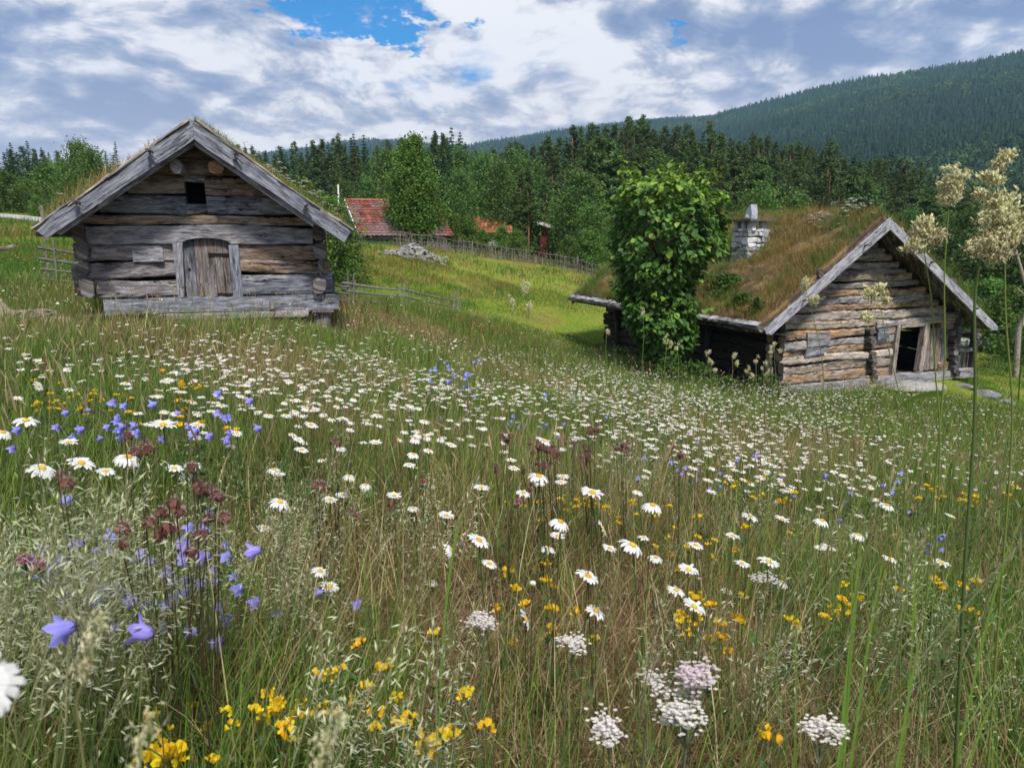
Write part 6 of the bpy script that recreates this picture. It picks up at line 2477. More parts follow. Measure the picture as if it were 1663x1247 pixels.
def daisy_mass():
    P = D_[NEAR:]
    n = len(P)
    g = Geo()
    r = np.hypot(P[:, 0], P[:, 1])
    base = np.stack([P[:, 0], P[:, 1], ground_z(P[:, 0], P[:, 1])], 1)
    blades(g, base, P[:, 2] - base[:, 2], .0022 + .0004 * r / 3, dq.uniform(0, 6, n), 0.02, np.tile(STEM, (n, 1)), 2)
    for v in range(5):
        k = 13
        V, F, C = [(0, 0, .002)], [], [WHITE]
        q = np.random.default_rng(v)
        for i in range(k):
            th = 2 * math.pi * i / k
            for dt, rad in ((-.19, .9), (.19, .9)):
                rr = .024 * rad * q.uniform(.9, 1.1)
                V.append((rr * math.cos(th + dt), rr * math.sin(th + dt), q.normal(-.001, .003)))
                C.append(WHITE)
            F.append((0, 2 * i + 1, 2 * i + 2))
        b = len(V)
        for i in range(6):
            V.append((.0066 * math.cos(i * 1.047), .0066 * math.sin(i * 1.047), .0018))
            C.append((.70, .35, .02))
        V.append((0, 0, .0055))
        C.append((.72, .38, .02))
        F += [(b + i, b + (i + 1) % 6, b + 6) for i in range(6)]
        s = np.arange(n) % 5 == v
        m = s.sum()
        g.scatter(np.array(V), np.array(F), np.array(C), P[s], rotm(dq.uniform(-3.1, 3.1, m), 0, dq.uniform(.0, .33, m)), dq.uniform(.65, .95, m))
    o = build(g, 'far_daisies', M['petal'])
    tag(o, 'countless small white daisies fading into the far side of the meadow', 'daisies', kind='stuff')
    # white umbels and bedstraw specks in the far grass
    g = Geo()
    x, y = wedge(5200, 9, 24, 42, dq)
    px = pix(np.stack([x, y, ground_z(x, y) + .35], 1))
    keep = clear_of_houses(x, y) & (dq.random(5200) < np.clip(.12 + (fbm(x * .5, y * .5, 95, 3) - .42) * 3, 0, .7)) & ((px[:, 1] > 540) | (px[:, 0] < 900))
    x, y = x[keep], y[keep]
    n = len(x)
    z = ground_z(x, y) + dq.uniform(.25, .5, n)
    V = np.array([(1, 0, 0), (.3, .8, .1), (-.8, .5, 0), (-.7, -.6, .1), (.4, -.9, 0)])
    g.scatter(V, [np.array([(0, 1, 2, 3)]), np.array([(0, 3, 4)])], np.ones(3), np.stack([x, y, z], 1), rotm(dq.uniform(0, 6.3, n), dq.normal(0, .2, n), dq.normal(0, .2, n)), dq.uniform(.010, .024, n), np.array([.62, .63, .56]) * dq.uniform(.7, 1.2, (n, 1)))
    o = build(g, 'white_umbels', M['petal'])
    tag(o, 'tiny white umbels speckling the far grass', 'flowers', kind='stuff')


daisy_mass()

# daisy buds
g = Geo()
for i, (px, py, w) in enumerate([(865, 948, 16), (1057, 953, 9), (1135, 940, 9), (780, 985, 8), (920, 968, 8), (1176, 940, 7), (655, 990, 8)]):
    D = .018 * FPX / w
    p = at(px, py, D)
    z0 = gz(p[0], D)
    r = empty('daisy_bud', (p[0], D, z0), None)
    tag(r, ['half open white daisy bud above the lowest large daisy', 'tiny round bud below the biggest daisy', 'bud right of the flat daisies', 'small bud over the yarrow', 'small bud between panicles', 'bud near the lone big daisy', 'bud low left of the middle'][i], 'flower bud')
    gg = Geo()
    tube(gg, [(p[0] + .01, D, z0), (p[0] - .004, D, (z0 + p[2]) / 2), (p[0], D, p[2])], .0011, STEM, 4)
    build(gg, 'stem', M['grass'], r)
    gg = Geo()
    stone_geo(gg, p, (.008, .008, .007), (.66, .68, .55), 5, 1, .02)
    build(gg, 'bud', M['petal'], r, smooth=True)

# ------------------------------------------------------------------ harebells
BELL = np.array([.29, .275, .80])


def bell_parts(seed):
    q = np.random.default_rng(seed)
    g = Geo()
    prof = [(.0, .0030), (.003, .0062), (.008, .0083), (.013, .0092), (.018, .0115)]
    V, F, C = [], [], []
    n = 20
    for j, (d, r) in enumerate(prof):
        for i in range(n):
            th = 2 * math.pi * i / n
            V.append((r * math.cos(th), r * math.sin(th), -d))
            C.append(BELL * (.85 + .2 * j / 4) * (.78 if i % 4 == 2 else 1.0))
    for i in range(n):                                   # five pointed lobes bending out
        th = 2 * math.pi * i / n
        lobe = abs(((i % 4) - 0) - 2) / 2.0              # 1 at the joint, 0 at the tip
        r = .0118 + .0085 * (1 - lobe)
        V.append((r * math.cos(th), r * math.sin(th), -.018 - .0075 * (1 - lobe)))
        C.append(BELL * (.92 if i % 4 == 2 else 1.12))
    for j in range(len(prof)):
        for i in range(n):
            F.append((j * n + i, (j + 1) * n + i, (j + 1) * n + (i + 1) % n, j * n + (i + 1) % n))
    g.add(V, F, np.array(C) * q.uniform(.9, 1.1))
    tube(g, [(0, 0, -.004), (.001, 0, -.014), (0, 0, -.021)], [.0006, .0006, .0012], (.75, .72, .80), 4)
    cal = Geo()
    for i in range(5):
        th = i * 1.2566
        c, s = math.cos(th), math.sin(th)
        cal.add([(-.001 * s, .001 * c, .002), (.001 * s, -.001 * c, .002), (.010 * c, .010 * s, -.003)], [(0, 1, 2)], (.05, .06, .05))
    cal.add([(.0032 * math.cos(i * 1.257), .0032 * math.sin(i * 1.257), -.001) for i in range(5)] + [(0, 0, .003)], [(i, (i + 1) % 5, 5) for i in range(5)], (.07, .09, .05))
    return g, cal


BEL, CAL = [], []
for i in range(4):
    a, b = bell_parts(i)
    BEL.append(a.mesh('bell', M['petal'], smooth=True))
    CAL.append(b.mesh('calyx', M['grass']))
HB_STEM = []
for i in range(4):
    g = Geo()
    tube(g, [(.03, 0, -.02), (.02, .01, .4), (.012, 0, .85), (.008, 0, .97), (.004, 0, 1.0), (0, 0, .992)], [.0009, .0008, .0007, .0006, .0005, .0005], np.array([.07, .10, .05]), 4)
    for k in range(4):
        z = .1 + .2 * k
        th = k * 2.2 + i
        g.add([(.025, .004, z), (.025 + .002, .006, z + .01), (.025 + .04 * math.cos(th), .04 * math.sin(th), z + .07)], [(0, 1, 2)], (.07, .12, .04))
    HB_STEM.append(g.mesh('stem', M['grass']))


def harebell(p, label, group=None, tip=0.5, az=0.0, var=0, sc=1.0):
    z0 = gz(p[0], p[1])
    h = max(.12, p[2] + .01 - z0)
    r = empty('harebell', (p[0], p[1], z0), label, 'harebell', group)
    s = link('stem', HB_STEM[var % 4], r)
    s.scale = (1, 1, h)
    s.rotation_euler = (0, 0, az)
    for me, nm in ((BEL[var % 4], 'bell'), (CAL[var % 4], 'calyx')):
        b = link(nm, me, r, (0, 0, h))
        b.rotation_mode = 'ZYX'
        b.rotation_euler = (0, tip, az)
        b.scale = (sc,) * 3


HB = [(425, 908, 28, 1.3, 'violet harebell alone among pale panicles, turned to the right'), (250, 1058, 46, 1.9, 'largest violet harebell, wide open star low at the left'), (88, 942, 34, .8, 'violet harebell hanging near the left border below the pink clover'),
      (125, 1042, 48, 1.2, 'big blurred harebell behind a tan grass head at the left'), (343, 880, 26, 1.8, 'open harebell right of the red seed heads'), (312, 897, 28, .9, 'harebell in the knot of three under the red seed heads'), (303, 880, 20, .5, 'small harebell left in the knot of three'), (343, 916, 28, 1.2, 'harebell lowest in the knot under the red seed heads'),
      (322, 1040, 26, 1.5, 'narrow harebell turned away right of the largest'), (283, 943, 20, .4, 'harebell hanging between pale panicles'), (175, 955, 20, .5, 'harebell half hidden by pale panicles'), (113, 922, 26, 1.3, 'pale harebell right of the pink clover'), (205, 970, 24, .6, 'dark violet harebell in the row at the left'),
      (228, 990, 26, 1.5, 'long harebell pointing right in the row at the left'), (250, 992, 22, .9, 'harebell at the right end of the left row'), (270, 1022, 24, .7, 'harebell above the largest one'), (197, 1030, 26, 1.0, 'pale harebell left of the largest one'), (284, 1042, 20, .3, 'harebell hanging right beside the largest'),
      (377, 1010, 24, .9, 'harebell right of the dead brown patch edge'), (360, 1048, 26, .6, 'harebell lower right of the group'), (380, 978, 16, .6, 'small harebell up right of the group'), (357, 985, 14, .4, 'little round harebell right of the stems'), (60, 1030, 22, .8, 'harebell at the left, low'), (70, 992, 20, .6, 'harebell left above the big blurred one'),
      (6, 996, 18, .5, 'harebell cut by the left border'), (48, 1076, 22, .7, 'harebell low at the left border'), (340, 1078, 12, .2, 'harebell bud low right of the largest'), (545, 1108, 18, .4, 'harebell by the yellow vetch low in the grass'), (120, 820, 20, 1.2, 'harebell above the pale panicles at the left'), (195, 886, 26, 1.4, 'harebell with a red seed head before it'),
      (330, 1102, 12, .2, 'small closed harebell hanging low by the yellow vetch'), (755, 898, 14, .4, 'harebell under the round forward daisy'), (772, 893, 12, .4, 'second harebell under the round daisy'), (620, 857, 11, .4, 'lone small harebell in dry grass of the middle')]
for i, (px, py, w, tp, lab) in enumerate(HB):
    D = .030 * FPX / w
    p = at(px, py - w * .3, D)
    harebell(p, lab, None, tp, -TOCAM + random.uniform(-1.1, 1.1), i, 1.0)
for (n, cx, cy, sx, sy, w, lab, grp) in ((26, 200, 690, 80, 24, 13, 'small violet harebell in the drift with yellow vetch at the left', 'harebells at the left with vetch'), (12, 350, 705, 40, 28, 14, 'small violet harebell at the right of the left daisies', 'harebells beside the left daisies'),
                                         (20, 745, 615, 28, 14, 7, 'tiny violet harebell in the far blue patch of the meadow', 'harebells in the far blue patch'), (14, 900, 680, 70, 20, 7, 'tiny violet harebell among the middle daisies', 'harebells among the middle daisies'),
                                         (14, 1130, 770, 60, 25, 9, 'small violet harebell below the lime tree drift', 'harebells below the lime drift'), (12, 1400, 790, 130, 60, 9, 'small violet harebell in the right half', 'harebells in the right half'), (7, 1530, 895, 14, 14, 10, 'violet harebell in the knot by the tall stem at the right', 'harebells at the tall stem'), (36, 260, 985, 130, 70, 21, 'violet harebell in the dense group at the lower left', 'harebells at the lower left')):
    for i in range(n):
        D = .028 * FPX / w * random.uniform(.9, 1.15)
        p = at(random.gauss(cx, sx), random.gauss(cy, sy), D)
        z0 = gz(p[0], D)
        p[2] = min(max(p[2], z0 + .22), z0 + .75)
        harebell(p, lab, grp, random.uniform(.2, 1.6), random.uniform(0, 6.3), i, random.uniform(.8, 1.05))

# ------------------------------------------------------------------ yellow vetch (bird's-foot)
YEL = np.array([.80, .56, .018])


def vetch_parts(seed, nf=5):
    q = np.random.default_rng(seed)
    st, bl = Geo(), Geo()
    for k in range(nf):
        th = 2 * math.pi * k / nf + q.normal(0, .3)
        c, s = math.cos(th), math.sin(th)
        o = np.array([c, s, 0]) * .006
        R = rotm(th, q.normal(0, .25), q.normal(-.35, .3))[0]
        # standard, wings and keel
        std = np.array([(.002, 0, 0), (.006, -.006, .004), (.007, -.0045, .010), (.005, 0, .012), (.007, .0045, .010), (.006, .006, .004)])
        bl.add(std @ R.T + o, [(0, 1, 2, 3), (0, 3, 4, 5)], YEL * q.uniform(.8, 1.1) * np.array([1, q.uniform(.85, 1.05), 1]))
        wing = np.array([(.002, -.001, 0), (.011, -.0035, .001), (.012, 0, .005), (.006, -.001, .005)])
        bl.add(wing @ R.T + o, [(0, 1, 2, 3)], YEL * .95)
        bl.add((wing * [1, -1, 1]) @ R.T + o, [(0, 3, 2, 1)], YEL * .9)
        st.add([o * .1 - [0, 0, .004], o - [.001, 0, .001], o + [.001, 0, -.001]], [(0, 1, 2)], STEM)
    tube(st, [(.02 * q.normal(), .02 * q.normal(), -1), (.008, 0, -.45), (0, 0, -.003)], .0009, STEM, 3)
    for k in range(9):
        z = -q.uniform(.1, .95)
        th = q.uniform(0, 6.3)
        c, s = math.cos(th), math.sin(th)
        for d in (-.6, 0, .6):
            c2, s2 = math.cos(th + d), math.sin(th + d)
            st.add([(.006 * c, .006 * s, z), (.006 * c + .006 * c2 - .003 * s2, .006 * s + .006 * s2 + .003 * c2, z + .02), (.006 * c + .013 * c2, .006 * s + .013 * s2, z + .03), (.006 * c + .006 * c2 + .003 * s2, .006 * s + .006 * s2 - .003 * c2, z + .02)], [(0, 1, 2, 3)], (.06, .12, .035))
    return st, bl


VST, VBL = [], []
for i in range(5):
    a, b = vetch_parts(i, 3 + i % 4)
    VST.append(a.mesh('stem', M['grass']))
    VBL.append(b.mesh('bloom', M['petal']))


def vetch(p, label, group=None, var=0, sc=1.0):
    z0 = gz(p[0], p[1])
    h = max(.05, p[2] - z0)
    r = empty('yellow_vetch', (p[0], p[1], z0), label, 'flower', group)
    s = link('stem', VST[var % 5], r, (0, 0, h))
    s.scale = (1, 1, h)
    b = link('bloom', VBL[var % 5], r, (0, 0, h))
    b.rotation_euler = (random.uniform(-.4, .4), random.uniform(-.4, .4), random.uniform(0, 6.3))
    b.scale = (sc,) * 3


VG = [(13, 380, 1175, 70, 34, 'yellow pea-flowered vetch bloom at the lower left edge', 'vetch at the lower left', .95, 1.2), (13, 580, 1125, 60, 36, 'yellow vetch bloom by the forward-facing low daisy', 'vetch by the low daisy', .95, 1.15), (9, 690, 1185, 60, 35, 'yellow vetch bloom left of the dead brown patch', 'vetch left of the brown patch', .9, 1.1), (9, 450, 1145, 30, 24, 'yellow vetch bloom in the clump between the harebells and low daisy', 'vetch between harebells and daisy', .95, 1.1),
      (10, 268, 1228, 14, 12, 'yellow vetch bloom at the very bottom left of the meadow', 'vetch at the bottom', .8, .9), (16, 1150, 1010, 30, 35, 'yellow vetch bloom beside the big lone daisy', 'vetch beside the lone daisy', 1.3, 1.6), (14, 885, 985, 50, 30, 'yellow vetch bloom behind the lowest large daisy', 'vetch behind the lowest daisy', 1.35, 1.7),
      (26, 960, 822, 60, 10, 'yellow vetch bloom in the band under the edge-on daisies', 'vetch in the middle band', 2.3, 2.8), (14, 1160, 868, 50, 22, 'yellow vetch bloom right of the daisy cluster', 'vetch right of the cluster', 2.0, 2.5), (24, 130, 652, 55, 13, 'yellow vetch bloom in the patch with harebells at the left', 'vetch with harebells at the left', 2.8, 3.6), (14, 295, 638, 16, 14, 'yellow vetch bloom in the small patch below the storehouse', 'vetch below the storehouse', 3.2, 4.0),
      (10, 330, 690, 50, 6, 'yellow vetch bloom behind the left daisies', 'vetch behind the left daisies', 2.2, 2.6), (22, 1590, 808, 60, 10, 'yellow vetch bloom in the strip at the right border', 'vetch at the right border', 2.6, 3.4), (12, 1340, 985, 40, 20, 'yellow vetch bloom in the right half grass', 'vetch in the right half', 1.5, 1.8), (8, 1520, 965, 40, 20, 'yellow vetch bloom near the tall right stems', 'vetch near the tall stems', 1.5, 1.8), (12, 1225, 795, 30, 10, 'yellow vetch bloom above the right daisies', 'vetch above the right daisies', 2.5, 3.0), (3, 1255, 1195, 8, 12, 'yellow vetch bloom pair low right of the yarrow', 'vetch right of the yarrow', .95, 1.05)]
for (n, cx, cy, sx, sy, lab, grp, d0, d1) in VG:
    for i in range(n):
        D = random.uniform(d0, d1)
        p = at(random.gauss(cx, sx), random.gauss(cy, sy), D)
        z0 = gz(p[0], D)
        p[2] = min(max(p[2], z0 + .07), z0 + .55)
        vetch(p, lab, grp, i, random.uniform(.75, 1.1))

# ------------------------------------------------------------------ water avens: dark red nodding heads
def avens_head(seed):
    q = np.random.default_rng(seed)
    g = Geo()
    stone_geo(g, (0, 0, -.002), (.0085, .0085, .0085), np.array([.13, .045, .045]), seed, 2, .05)
    for i in range(5):
        th = i * 1.257 + q.normal(0, .1)
        c, s = math.cos(th), math.sin(th)
        g.add([(.006 * c - .004 * s, .006 * s + .004 * c, .004), (.011 * c - .004 * s, .011 * s + .004 * c, -.004), (.009 * c, .009 * s, -.013), (.011 * c + .004 * s, .011 * s - .004 * c, -.004), (.006 * c + .004 * s, .006 * s - .004 * c, .004)], [(0, 1, 3, 4), (1, 2, 3)], np.array([.17, .06, .055]) * q.uniform(.7, 1.3))
    n = 170
    d = q.normal(size=(n, 3))
    d /= np.linalg.norm(d, axis=1)[:, None]
    for v in d:
        b = v * .007
        e = v * q.uniform(.012, .0155)
        w = np.cross(v, [0, 0, 1.0]) * .0006
        g.add([b - w, b + w, e], [(0, 1, 2)], (.32, .25, .21))
    return g.mesh('seed_head', M['petal'])


AV = [avens_head(i) for i in range(3)]


def avens(base_px, heads, D, label, group=None):
    b = at(base_px[0], base_px[1], D)
    z0 = gz(b[0], D)
    r = empty('water_avens', (b[0], D, z0), label, 'flower', group)
    for i, (px, py) in enumerate(heads):
        p = at(px, py, D + random.uniform(-.06, .06))
        g = Geo()
        m = np.array([b[0] * .7 + p[0] * .3, D, z0 + (p[2] - z0) * .55])
        tube(g, [(b[0], D, z0 - .02), m, (p[0] - .006, p[1], p[2] + .008), (p[0] - .003, p[1], p[2] + .022), (p[0], p[1], p[2] + .018), (p[0], p[1], p[2] + .006)], [.0013, .0011, .0009, .0008, .0007, .0006], (.085, .065, .040), 4)
        build(g, 'stem', M['grass'], r)
        h = link('seed_head', AV[i % 3], r, tuple(p - np.array(r.location)))
        h.rotation_euler = (random.uniform(-.4, .4), random.uniform(-.4, .4), random.uniform(0, 6))
        s = random.uniform(.8, 1.1)
        h.scale = (s, s, s)
    return r


avens((215, 900), [(207, 706), (236, 722), (219, 732), (240, 728)], 1.25, 'dark red nodding seed heads on two upright stems beside the left daisies')
avens((290, 990), [(310, 757), (330, 797), (350, 803), (338, 790)], 1.15, 'four dark red fuzzy heads at the top right of the clump')
avens((265, 1000), [(268, 855), (285, 858), (281, 815), (262, 830)], 1.05, 'reddish fuzzy heads in the middle of the clump')
avens((330, 1000), [(357, 806), (320, 785), (338, 840), (363, 838)], 1.12, 'fuzzy red heads right in the clump above the harebells')
avens((240, 1010), [(243, 846), (199, 855), (201, 880), (258, 868)], 1.0, 'grey-red heads left in the clump above the harebells')
avens((315, 1000), [(311, 893), (292, 830), (328, 865)], 1.02, 'low dark red heads hanging over the knot of harebells')
avens((110, 900), [(100, 770), (108, 782)], .95, 'pair of blurred brown heads left of the daisies')
for i in range(20):
    px, py = random.gauss(935, 65), random.gauss(742, 24)
    D = random.uniform(2.1, 2.9)
    avens((px + 5, py + 120), [(px + random.uniform(-10, 10), py + random.uniform(-8, 8)) for _ in range(3)], D, 'brown-red fuzzy seed heads in the drift right of the dense daisies', 'avens in the middle drift')
for i in range(8):
    px, py = random.gauss(560, 60), random.gauss(790, 40)
    avens((px + 5, py + 90), [(px, py), (px + 9, py + 6)], random.uniform(1.7, 2.4), 'brown seed head pair in thin grass below the dense drift', 'avens below the drift')


# ------------------------------------------------------------------ yarrow
def yarrow(px, py, D, w, label, pink=0.0, n=6):
    top = at(px, py, D)
    z0 = gz(top[0], D)
    r = empty('yarrow', (top[0], D, z0), label, 'flower')
    wid = w * D / FPX
    g, f = Geo(), Geo()
    fork = top - np.array([0, 0, max(.05, wid * .9)])
    tube(g, [(top[0] + .01, D, z0 - .02), (top[0] - .01, D, (z0 + fork[2]) / 2), fork], [.0022, .0019, .0015], np.array([.16, .20, .11]), 5)
    q = np.random.default_rng(int(px))
    for i in range(n):
        a = q.uniform(0, 6.3)
        rr = wid / 2 * q.uniform(.2, 1) ** .7
        c = top + np.array([math.cos(a) * rr, math.sin(a) * rr * .8, q.normal(0, wid * .13)])
        tube(g, [fork, (fork + c) / 2 + [0, 0, -.004], c], [.0012, .0009, .0006], (.17, .21, .11), 3)
        m = 24
        for j in range(m):
            b = c + np.array([q.normal(0, .0085), q.normal(0, .0085), q.normal(.001, .003)])
            for k in range(5):
                th = k * 1.257 + j
                s = .0023 * q.uniform(.7, 1.25)
                cc, ss = math.cos(th), math.sin(th)
                col = np.array([.74, .71, .69]) * (1 - pink) + np.array([.62, .46, .56]) * pink
                f.add([b, b + np.array([s * (cc - .6 * ss), s * (ss + .6 * cc), .0008]), b + np.array([s * 1.25 * cc, s * 1.25 * ss, .0004]), b + np.array([s * (cc + .6 * ss), s * (ss - .6 * cc), .0008])], [(0, 1, 2, 3)], col * q.uniform(.65, 1.05))
    for i in range(14):     # feathery leaves on the stalk
        z = z0 + (fork[2] - z0) * q.uniform(.05, .8)
        a = q.uniform(0, 6.3)
        for k in range(5):
            L = .05 * (k + 1) / 5
            bb = np.array([top[0] + math.cos(a) * L, D + math.sin(a) * L, z + L * .5])
            for sg in (-1, 1):
                e = bb + np.array([-math.sin(a) * sg * .010, math.cos(a) * sg * .010, .004])
                g.add([bb, bb + [0.0012, 0.0012, 0], e], [(0, 1, 2)], (.07, .12, .045))
    build(g, 'stem', M['grass'], r)
    build(f, 'flower_head', M['petal'], r)


yarrow(1122, 1095, .82, 75, 'large pinkish white yarrow with the upper of two heads, low right of the middle', .55, 9)
yarrow(1118, 1145, .80, 100, 'broad white yarrow head just below the pinkish one', .05, 13)
yarrow(992, 1183, .80, 50, 'small white yarrow on a slant stalk over the brown patch', 0, 6)
yarrow(1335, 1185, .82, 55, 'white yarrow low at the right of the brown patch', 0, 8)
yarrow(785, 1013, 1.15, 34, 'cream yarrow with orange specks left of the lowest daisy', .1, 8)
yarrow(925, 1045, 1.12, 32, 'open white yarrow right below the lowest daisy', 0, 8)
yarrow(1055, 1098, .98, 22, 'tiny yarrow head left of the pinkish one', .1, 3)
yarrow(1240, 940, 1.4, 26, 'small yarrow under the broad right daisy', 0, 3)
yarrow(935, 715, 2.6, 22, 'small yarrow in the middle drift', .3, 3)

# ------------------------------------------------------------------ pink clover
for (px, py, D, lab) in [(63, 918, .95, 'pink clover head at the left border, right of its twin'), (40, 908, .98, 'pale pink clover head nearest the left border'), (687, 783, 2.0, 'pale pink clover in the middle of the meadow'), (842, 815, 1.8, 'pink clover under the edge-on daisy')]:
    p = at(px, py, D)
    z0 = gz(p[0], D)
    r = tag(empty('red_clover', (p[0], D, z0)), lab, 'clover')
    g = Geo()
    tube(g, [(p[0] + .01, D, z0 - .01), (p[0], D, (z0 + p[2]) / 2), (p[0], D, p[2])], .0013, STEM, 4)
    for k in range(3):
        a = k * 2.1
        e = np.array([math.cos(a), math.sin(a), .2]) * .028
        b = np.array([p[0], D, p[2] - .02])
        s = np.array([-math.sin(a), math.cos(a), 0]) * .009
        g.add([b, b + e * .5 + s, b + e, b + e * .5 - s], [(0, 1, 2, 3)], STEM)
    build(g, 'stem', M['grass'], r)
    g = Geo()
    q = np.random.default_rng(int(px))
    d = q.normal(size=(70, 3))
    d /= np.linalg.norm(d, axis=1)[:, None]
    d[:, 2] = np.abs(d[:, 2]) * 1.1 - .25
    for v in d:
        w = np.cross(v, [.3, .2, 1.0]) * .0018
        b = p + v * .004
        g.add([b - w * .6, b + v * .006 - w, b + v * .0105, b + v * .006 + w, b + w * .6], [(0, 1, 3, 4), (1, 2, 3)], np.array([.42, .13, .26]) * q.uniform(.6, 1.3))
    build(g, 'flower_head', M['petal'], r)


# ------------------------------------------------------------------ tall cocksfoot at the right
def cocksfoot(pts, r, clusters, label, leaves=(), group=None, tint=(.20, .28, .07)):
    """pts: stem pixels with distances from the ground up; clusters: (px, py, half width px, half height px, angle)"""
    P = [at(*q) for q in pts]
    z0 = gz(P[0][0], P[0][1])
    P[0][2] = min(P[0][2], z0)
    P[0][2] = z0 - .02
    root = tag(empty('cocksfoot_grass', (P[0][0], P[0][1], z0)), label, 'grass', group)
    g = Geo()
    P = np.array(P)
    d = np.linspace(0, 1, len(P))
    f = np.linspace(0, 1, 24)
    S = np.stack([np.interp(f, d, P[:, i]) for i in range(3)], 1)
    for _ in range(2):
        S[1:-1] = (S[:-2] + 2 * S[1:-1] + S[2:]) / 4
    S[:, 0] += np.sin(f * 9 + pts[0][0]) * .004 * np.sin(f * math.pi)
    tube(g, S, np.linspace(r, r * .55, 24), np.array(tint), 6)
    build(g, 'stem', M['grass'], root, smooth=True)
    D = pts[-1][2]
    for (px, py, hw_, hh, ang) in clusters:
        q = np.random.default_rng(int(px * 3 + py))
        c = at(px, py, D)
        s = D / FPX
        n = int(70 + hw_ * hh * .55) if D > .5 else 20
        g = Geo()
        th, rad = q.uniform(0, 6.3, n), q.random(n) ** .5
        dx, dz = np.cos(th) * rad * hw_ * s, np.sin(th) * rad * hh * s
        # lumpy: gather into knots
        kn = q.normal(0, .5, (max(3, n // 15), 2)) * np.array([hw_, hh]) * s
        j = q.integers(0, len(kn), n)
        dx, dz = kn[j, 0] * .85 + dx * .36, kn[j, 1] * .85 + dz * .36
        ca, sa = math.cos(ang), math.sin(ang)
        X = dx * ca + dz * sa
        Z = -dx * sa + dz * ca
        pos = c + np.stack([X, q.normal(0, hw_ * s * .5, n), Z], 1)
        V = np.array([(0, 0, 0), (.22, .30, .06), (.10, .75, .08), (0, 1, .02), (-.10, .75, .08), (-.22, .30, .06), (0, .45, .20), (0, .45, -.12)])
        F = np.array([(0, 1, 6), (1, 2, 6), (2, 3, 6), (3, 4, 6), (4, 5, 6), (5, 0, 6), (1, 0, 7), (2, 1, 7), (3, 2, 7), (4, 3, 7), (5, 4, 7), (0, 5, 7)])
        cc = np.array([.70, .68, .40]) * q.uniform(.55, 1.15, (n, 1)) * np.where(q.random((n, 1)) < .12, np.array([.9, .78, .8]), np.array([1, 1, 1]))
        g.scatter(V, F, np.ones(3), pos, rotm(q.uniform(0, 6.3, n), q.normal(1.1, .5, n), q.normal(0, .6, n)), q.uniform(.0065, .0095, n) * min(1, D / .9), cc)
        # anthers dangling
        m = n * 2
        pa = pos[q.integers(0, n, m)] + q.normal(0, .0035, (m, 3))
        V2 = np.array([(-.10, 0, 0), (.10, 0, 0), (.10, 0, -1), (-.10, 0, -1)])
        g.scatter(V2, np.array([(0, 1, 2, 3)]), np.ones(3), pa, rotm(q.uniform(0, 6.3, m), q.normal(0, .5, m), q.normal(0, .5, m)), q.uniform(.002, .004, m), np.array([.80, .76, .50]) * q.uniform(.7, 1.15, (m, 1)))
        tube(g, [c + np.array([0, 0, -hh * s * 1.2]), c, c + np.array([hw_ * s * .2, 0, hh * s * .7])], [.0012, .001, .0006], (.28, .32, .12), 4)
        build(g, 'seed_head', M['petal'], root)
    for (px, py, qx, qy, dd, w) in leaves:
        a, b = at(px, py, D), at(qx, qy, D + dd)
        m = (a + b) / 2 + np.array([0, 0, .02])
        g = Geo()
        n = 8
        V, F = [], []
        for i in range(n + 1):
            t = i / n
            p = a * (1 - t) ** 2 + 2 * t * (1 - t) * m + b * t * t
            ww = w * (1 - t ** 2) * .5 + .0003
            V += [p + [0, ww * .5, ww], p, p + [0, ww * .5, -ww]]
        for i in range(n):
            F += [(3 * i, 3 * i + 3, 3 * i + 4, 3 * i + 1), (3 * i + 1, 3 * i + 4, 3 * i + 5, 3 * i + 2)]
        g.add(V, F, (.15, .27, .04))
        build(g, 'leaf_blade', M['grass'], root)


cocksfoot([(1580, 1240, 1.0), (1568, 960, 1.0), (1578, 700, 1.02), (1583, 500, 1.03), (1592, 420, 1.03)], .0030, [(1607, 395, 30, 26, .2), (1622, 350, 26, 30, .3), (1637, 372, 26, 18, .1), (1614, 330, 14, 16, 0), (1592, 315, 8, 7, 0), (1615, 293, 16, 9, .3), (1630, 262, 9, 20, .35)], 'tallest cocksfoot stem at the right with big lumpy cream heads', [(1570, 1010, 1663, 900, -.05, .006), (1570, 1090, 1480, 900, .05, .005), (1580, 700, 1540, 640, .02, .005), (1572, 1180, 1640, 1080, .03, .006)], tint=(.10, .16, .05))
cocksfoot([(1530, 1000, 1.15), (1526, 700, 1.15), (1533, 500, 1.15), (1541, 335, 1.15)], .0016, [(1541, 316, 15, 14, .0), (1545, 292, 18, 14, .2), (1555, 308, 10, 12, 0), (1540, 326, 8, 8, 0)], 'upright cocksfoot with one compact cream head against the dark pines', [(1532, 640, 1450, 668, .1, .010)])
cocksfoot([(1540, 1010, 1.12), (1532, 700, 1.12), (1514, 520, 1.12), (1500, 400, 1.12)], .0015, [(1485, 400, 15, 12, .4), (1500, 378, 20, 15, .3), (1518, 385, 12, 12, 0), (1503, 362, 12, 10, 0)], 'cocksfoot with broad cream head in front of the right bargeboard')
cocksfoot([(1500, 980, 1.35), (1470, 700, 1.35), (1440, 540, 1.35), (1428, 495, 1.35)], .0012, [(1416, 480, 13, 12, .3), (1428, 468, 13, 9, .2), (1440, 488, 8, 6, 0), (1411, 517, 8, 7, 0)], 'thin cocksfoot with a small yellowish head before the turf house gable')
cocksfoot([(1655, 1050, 1.05), (1645, 750, 1.05), (1637, 600, 1.05), (1632, 420, 1.05)], .0020, [(1600, 610, 0.1, .1, 0)][:0], 'bare green grass stem at the right border', [(1650, 900, 1600, 1050, .02, .008), (1655, 650, 1662, 480, 0, .010)])
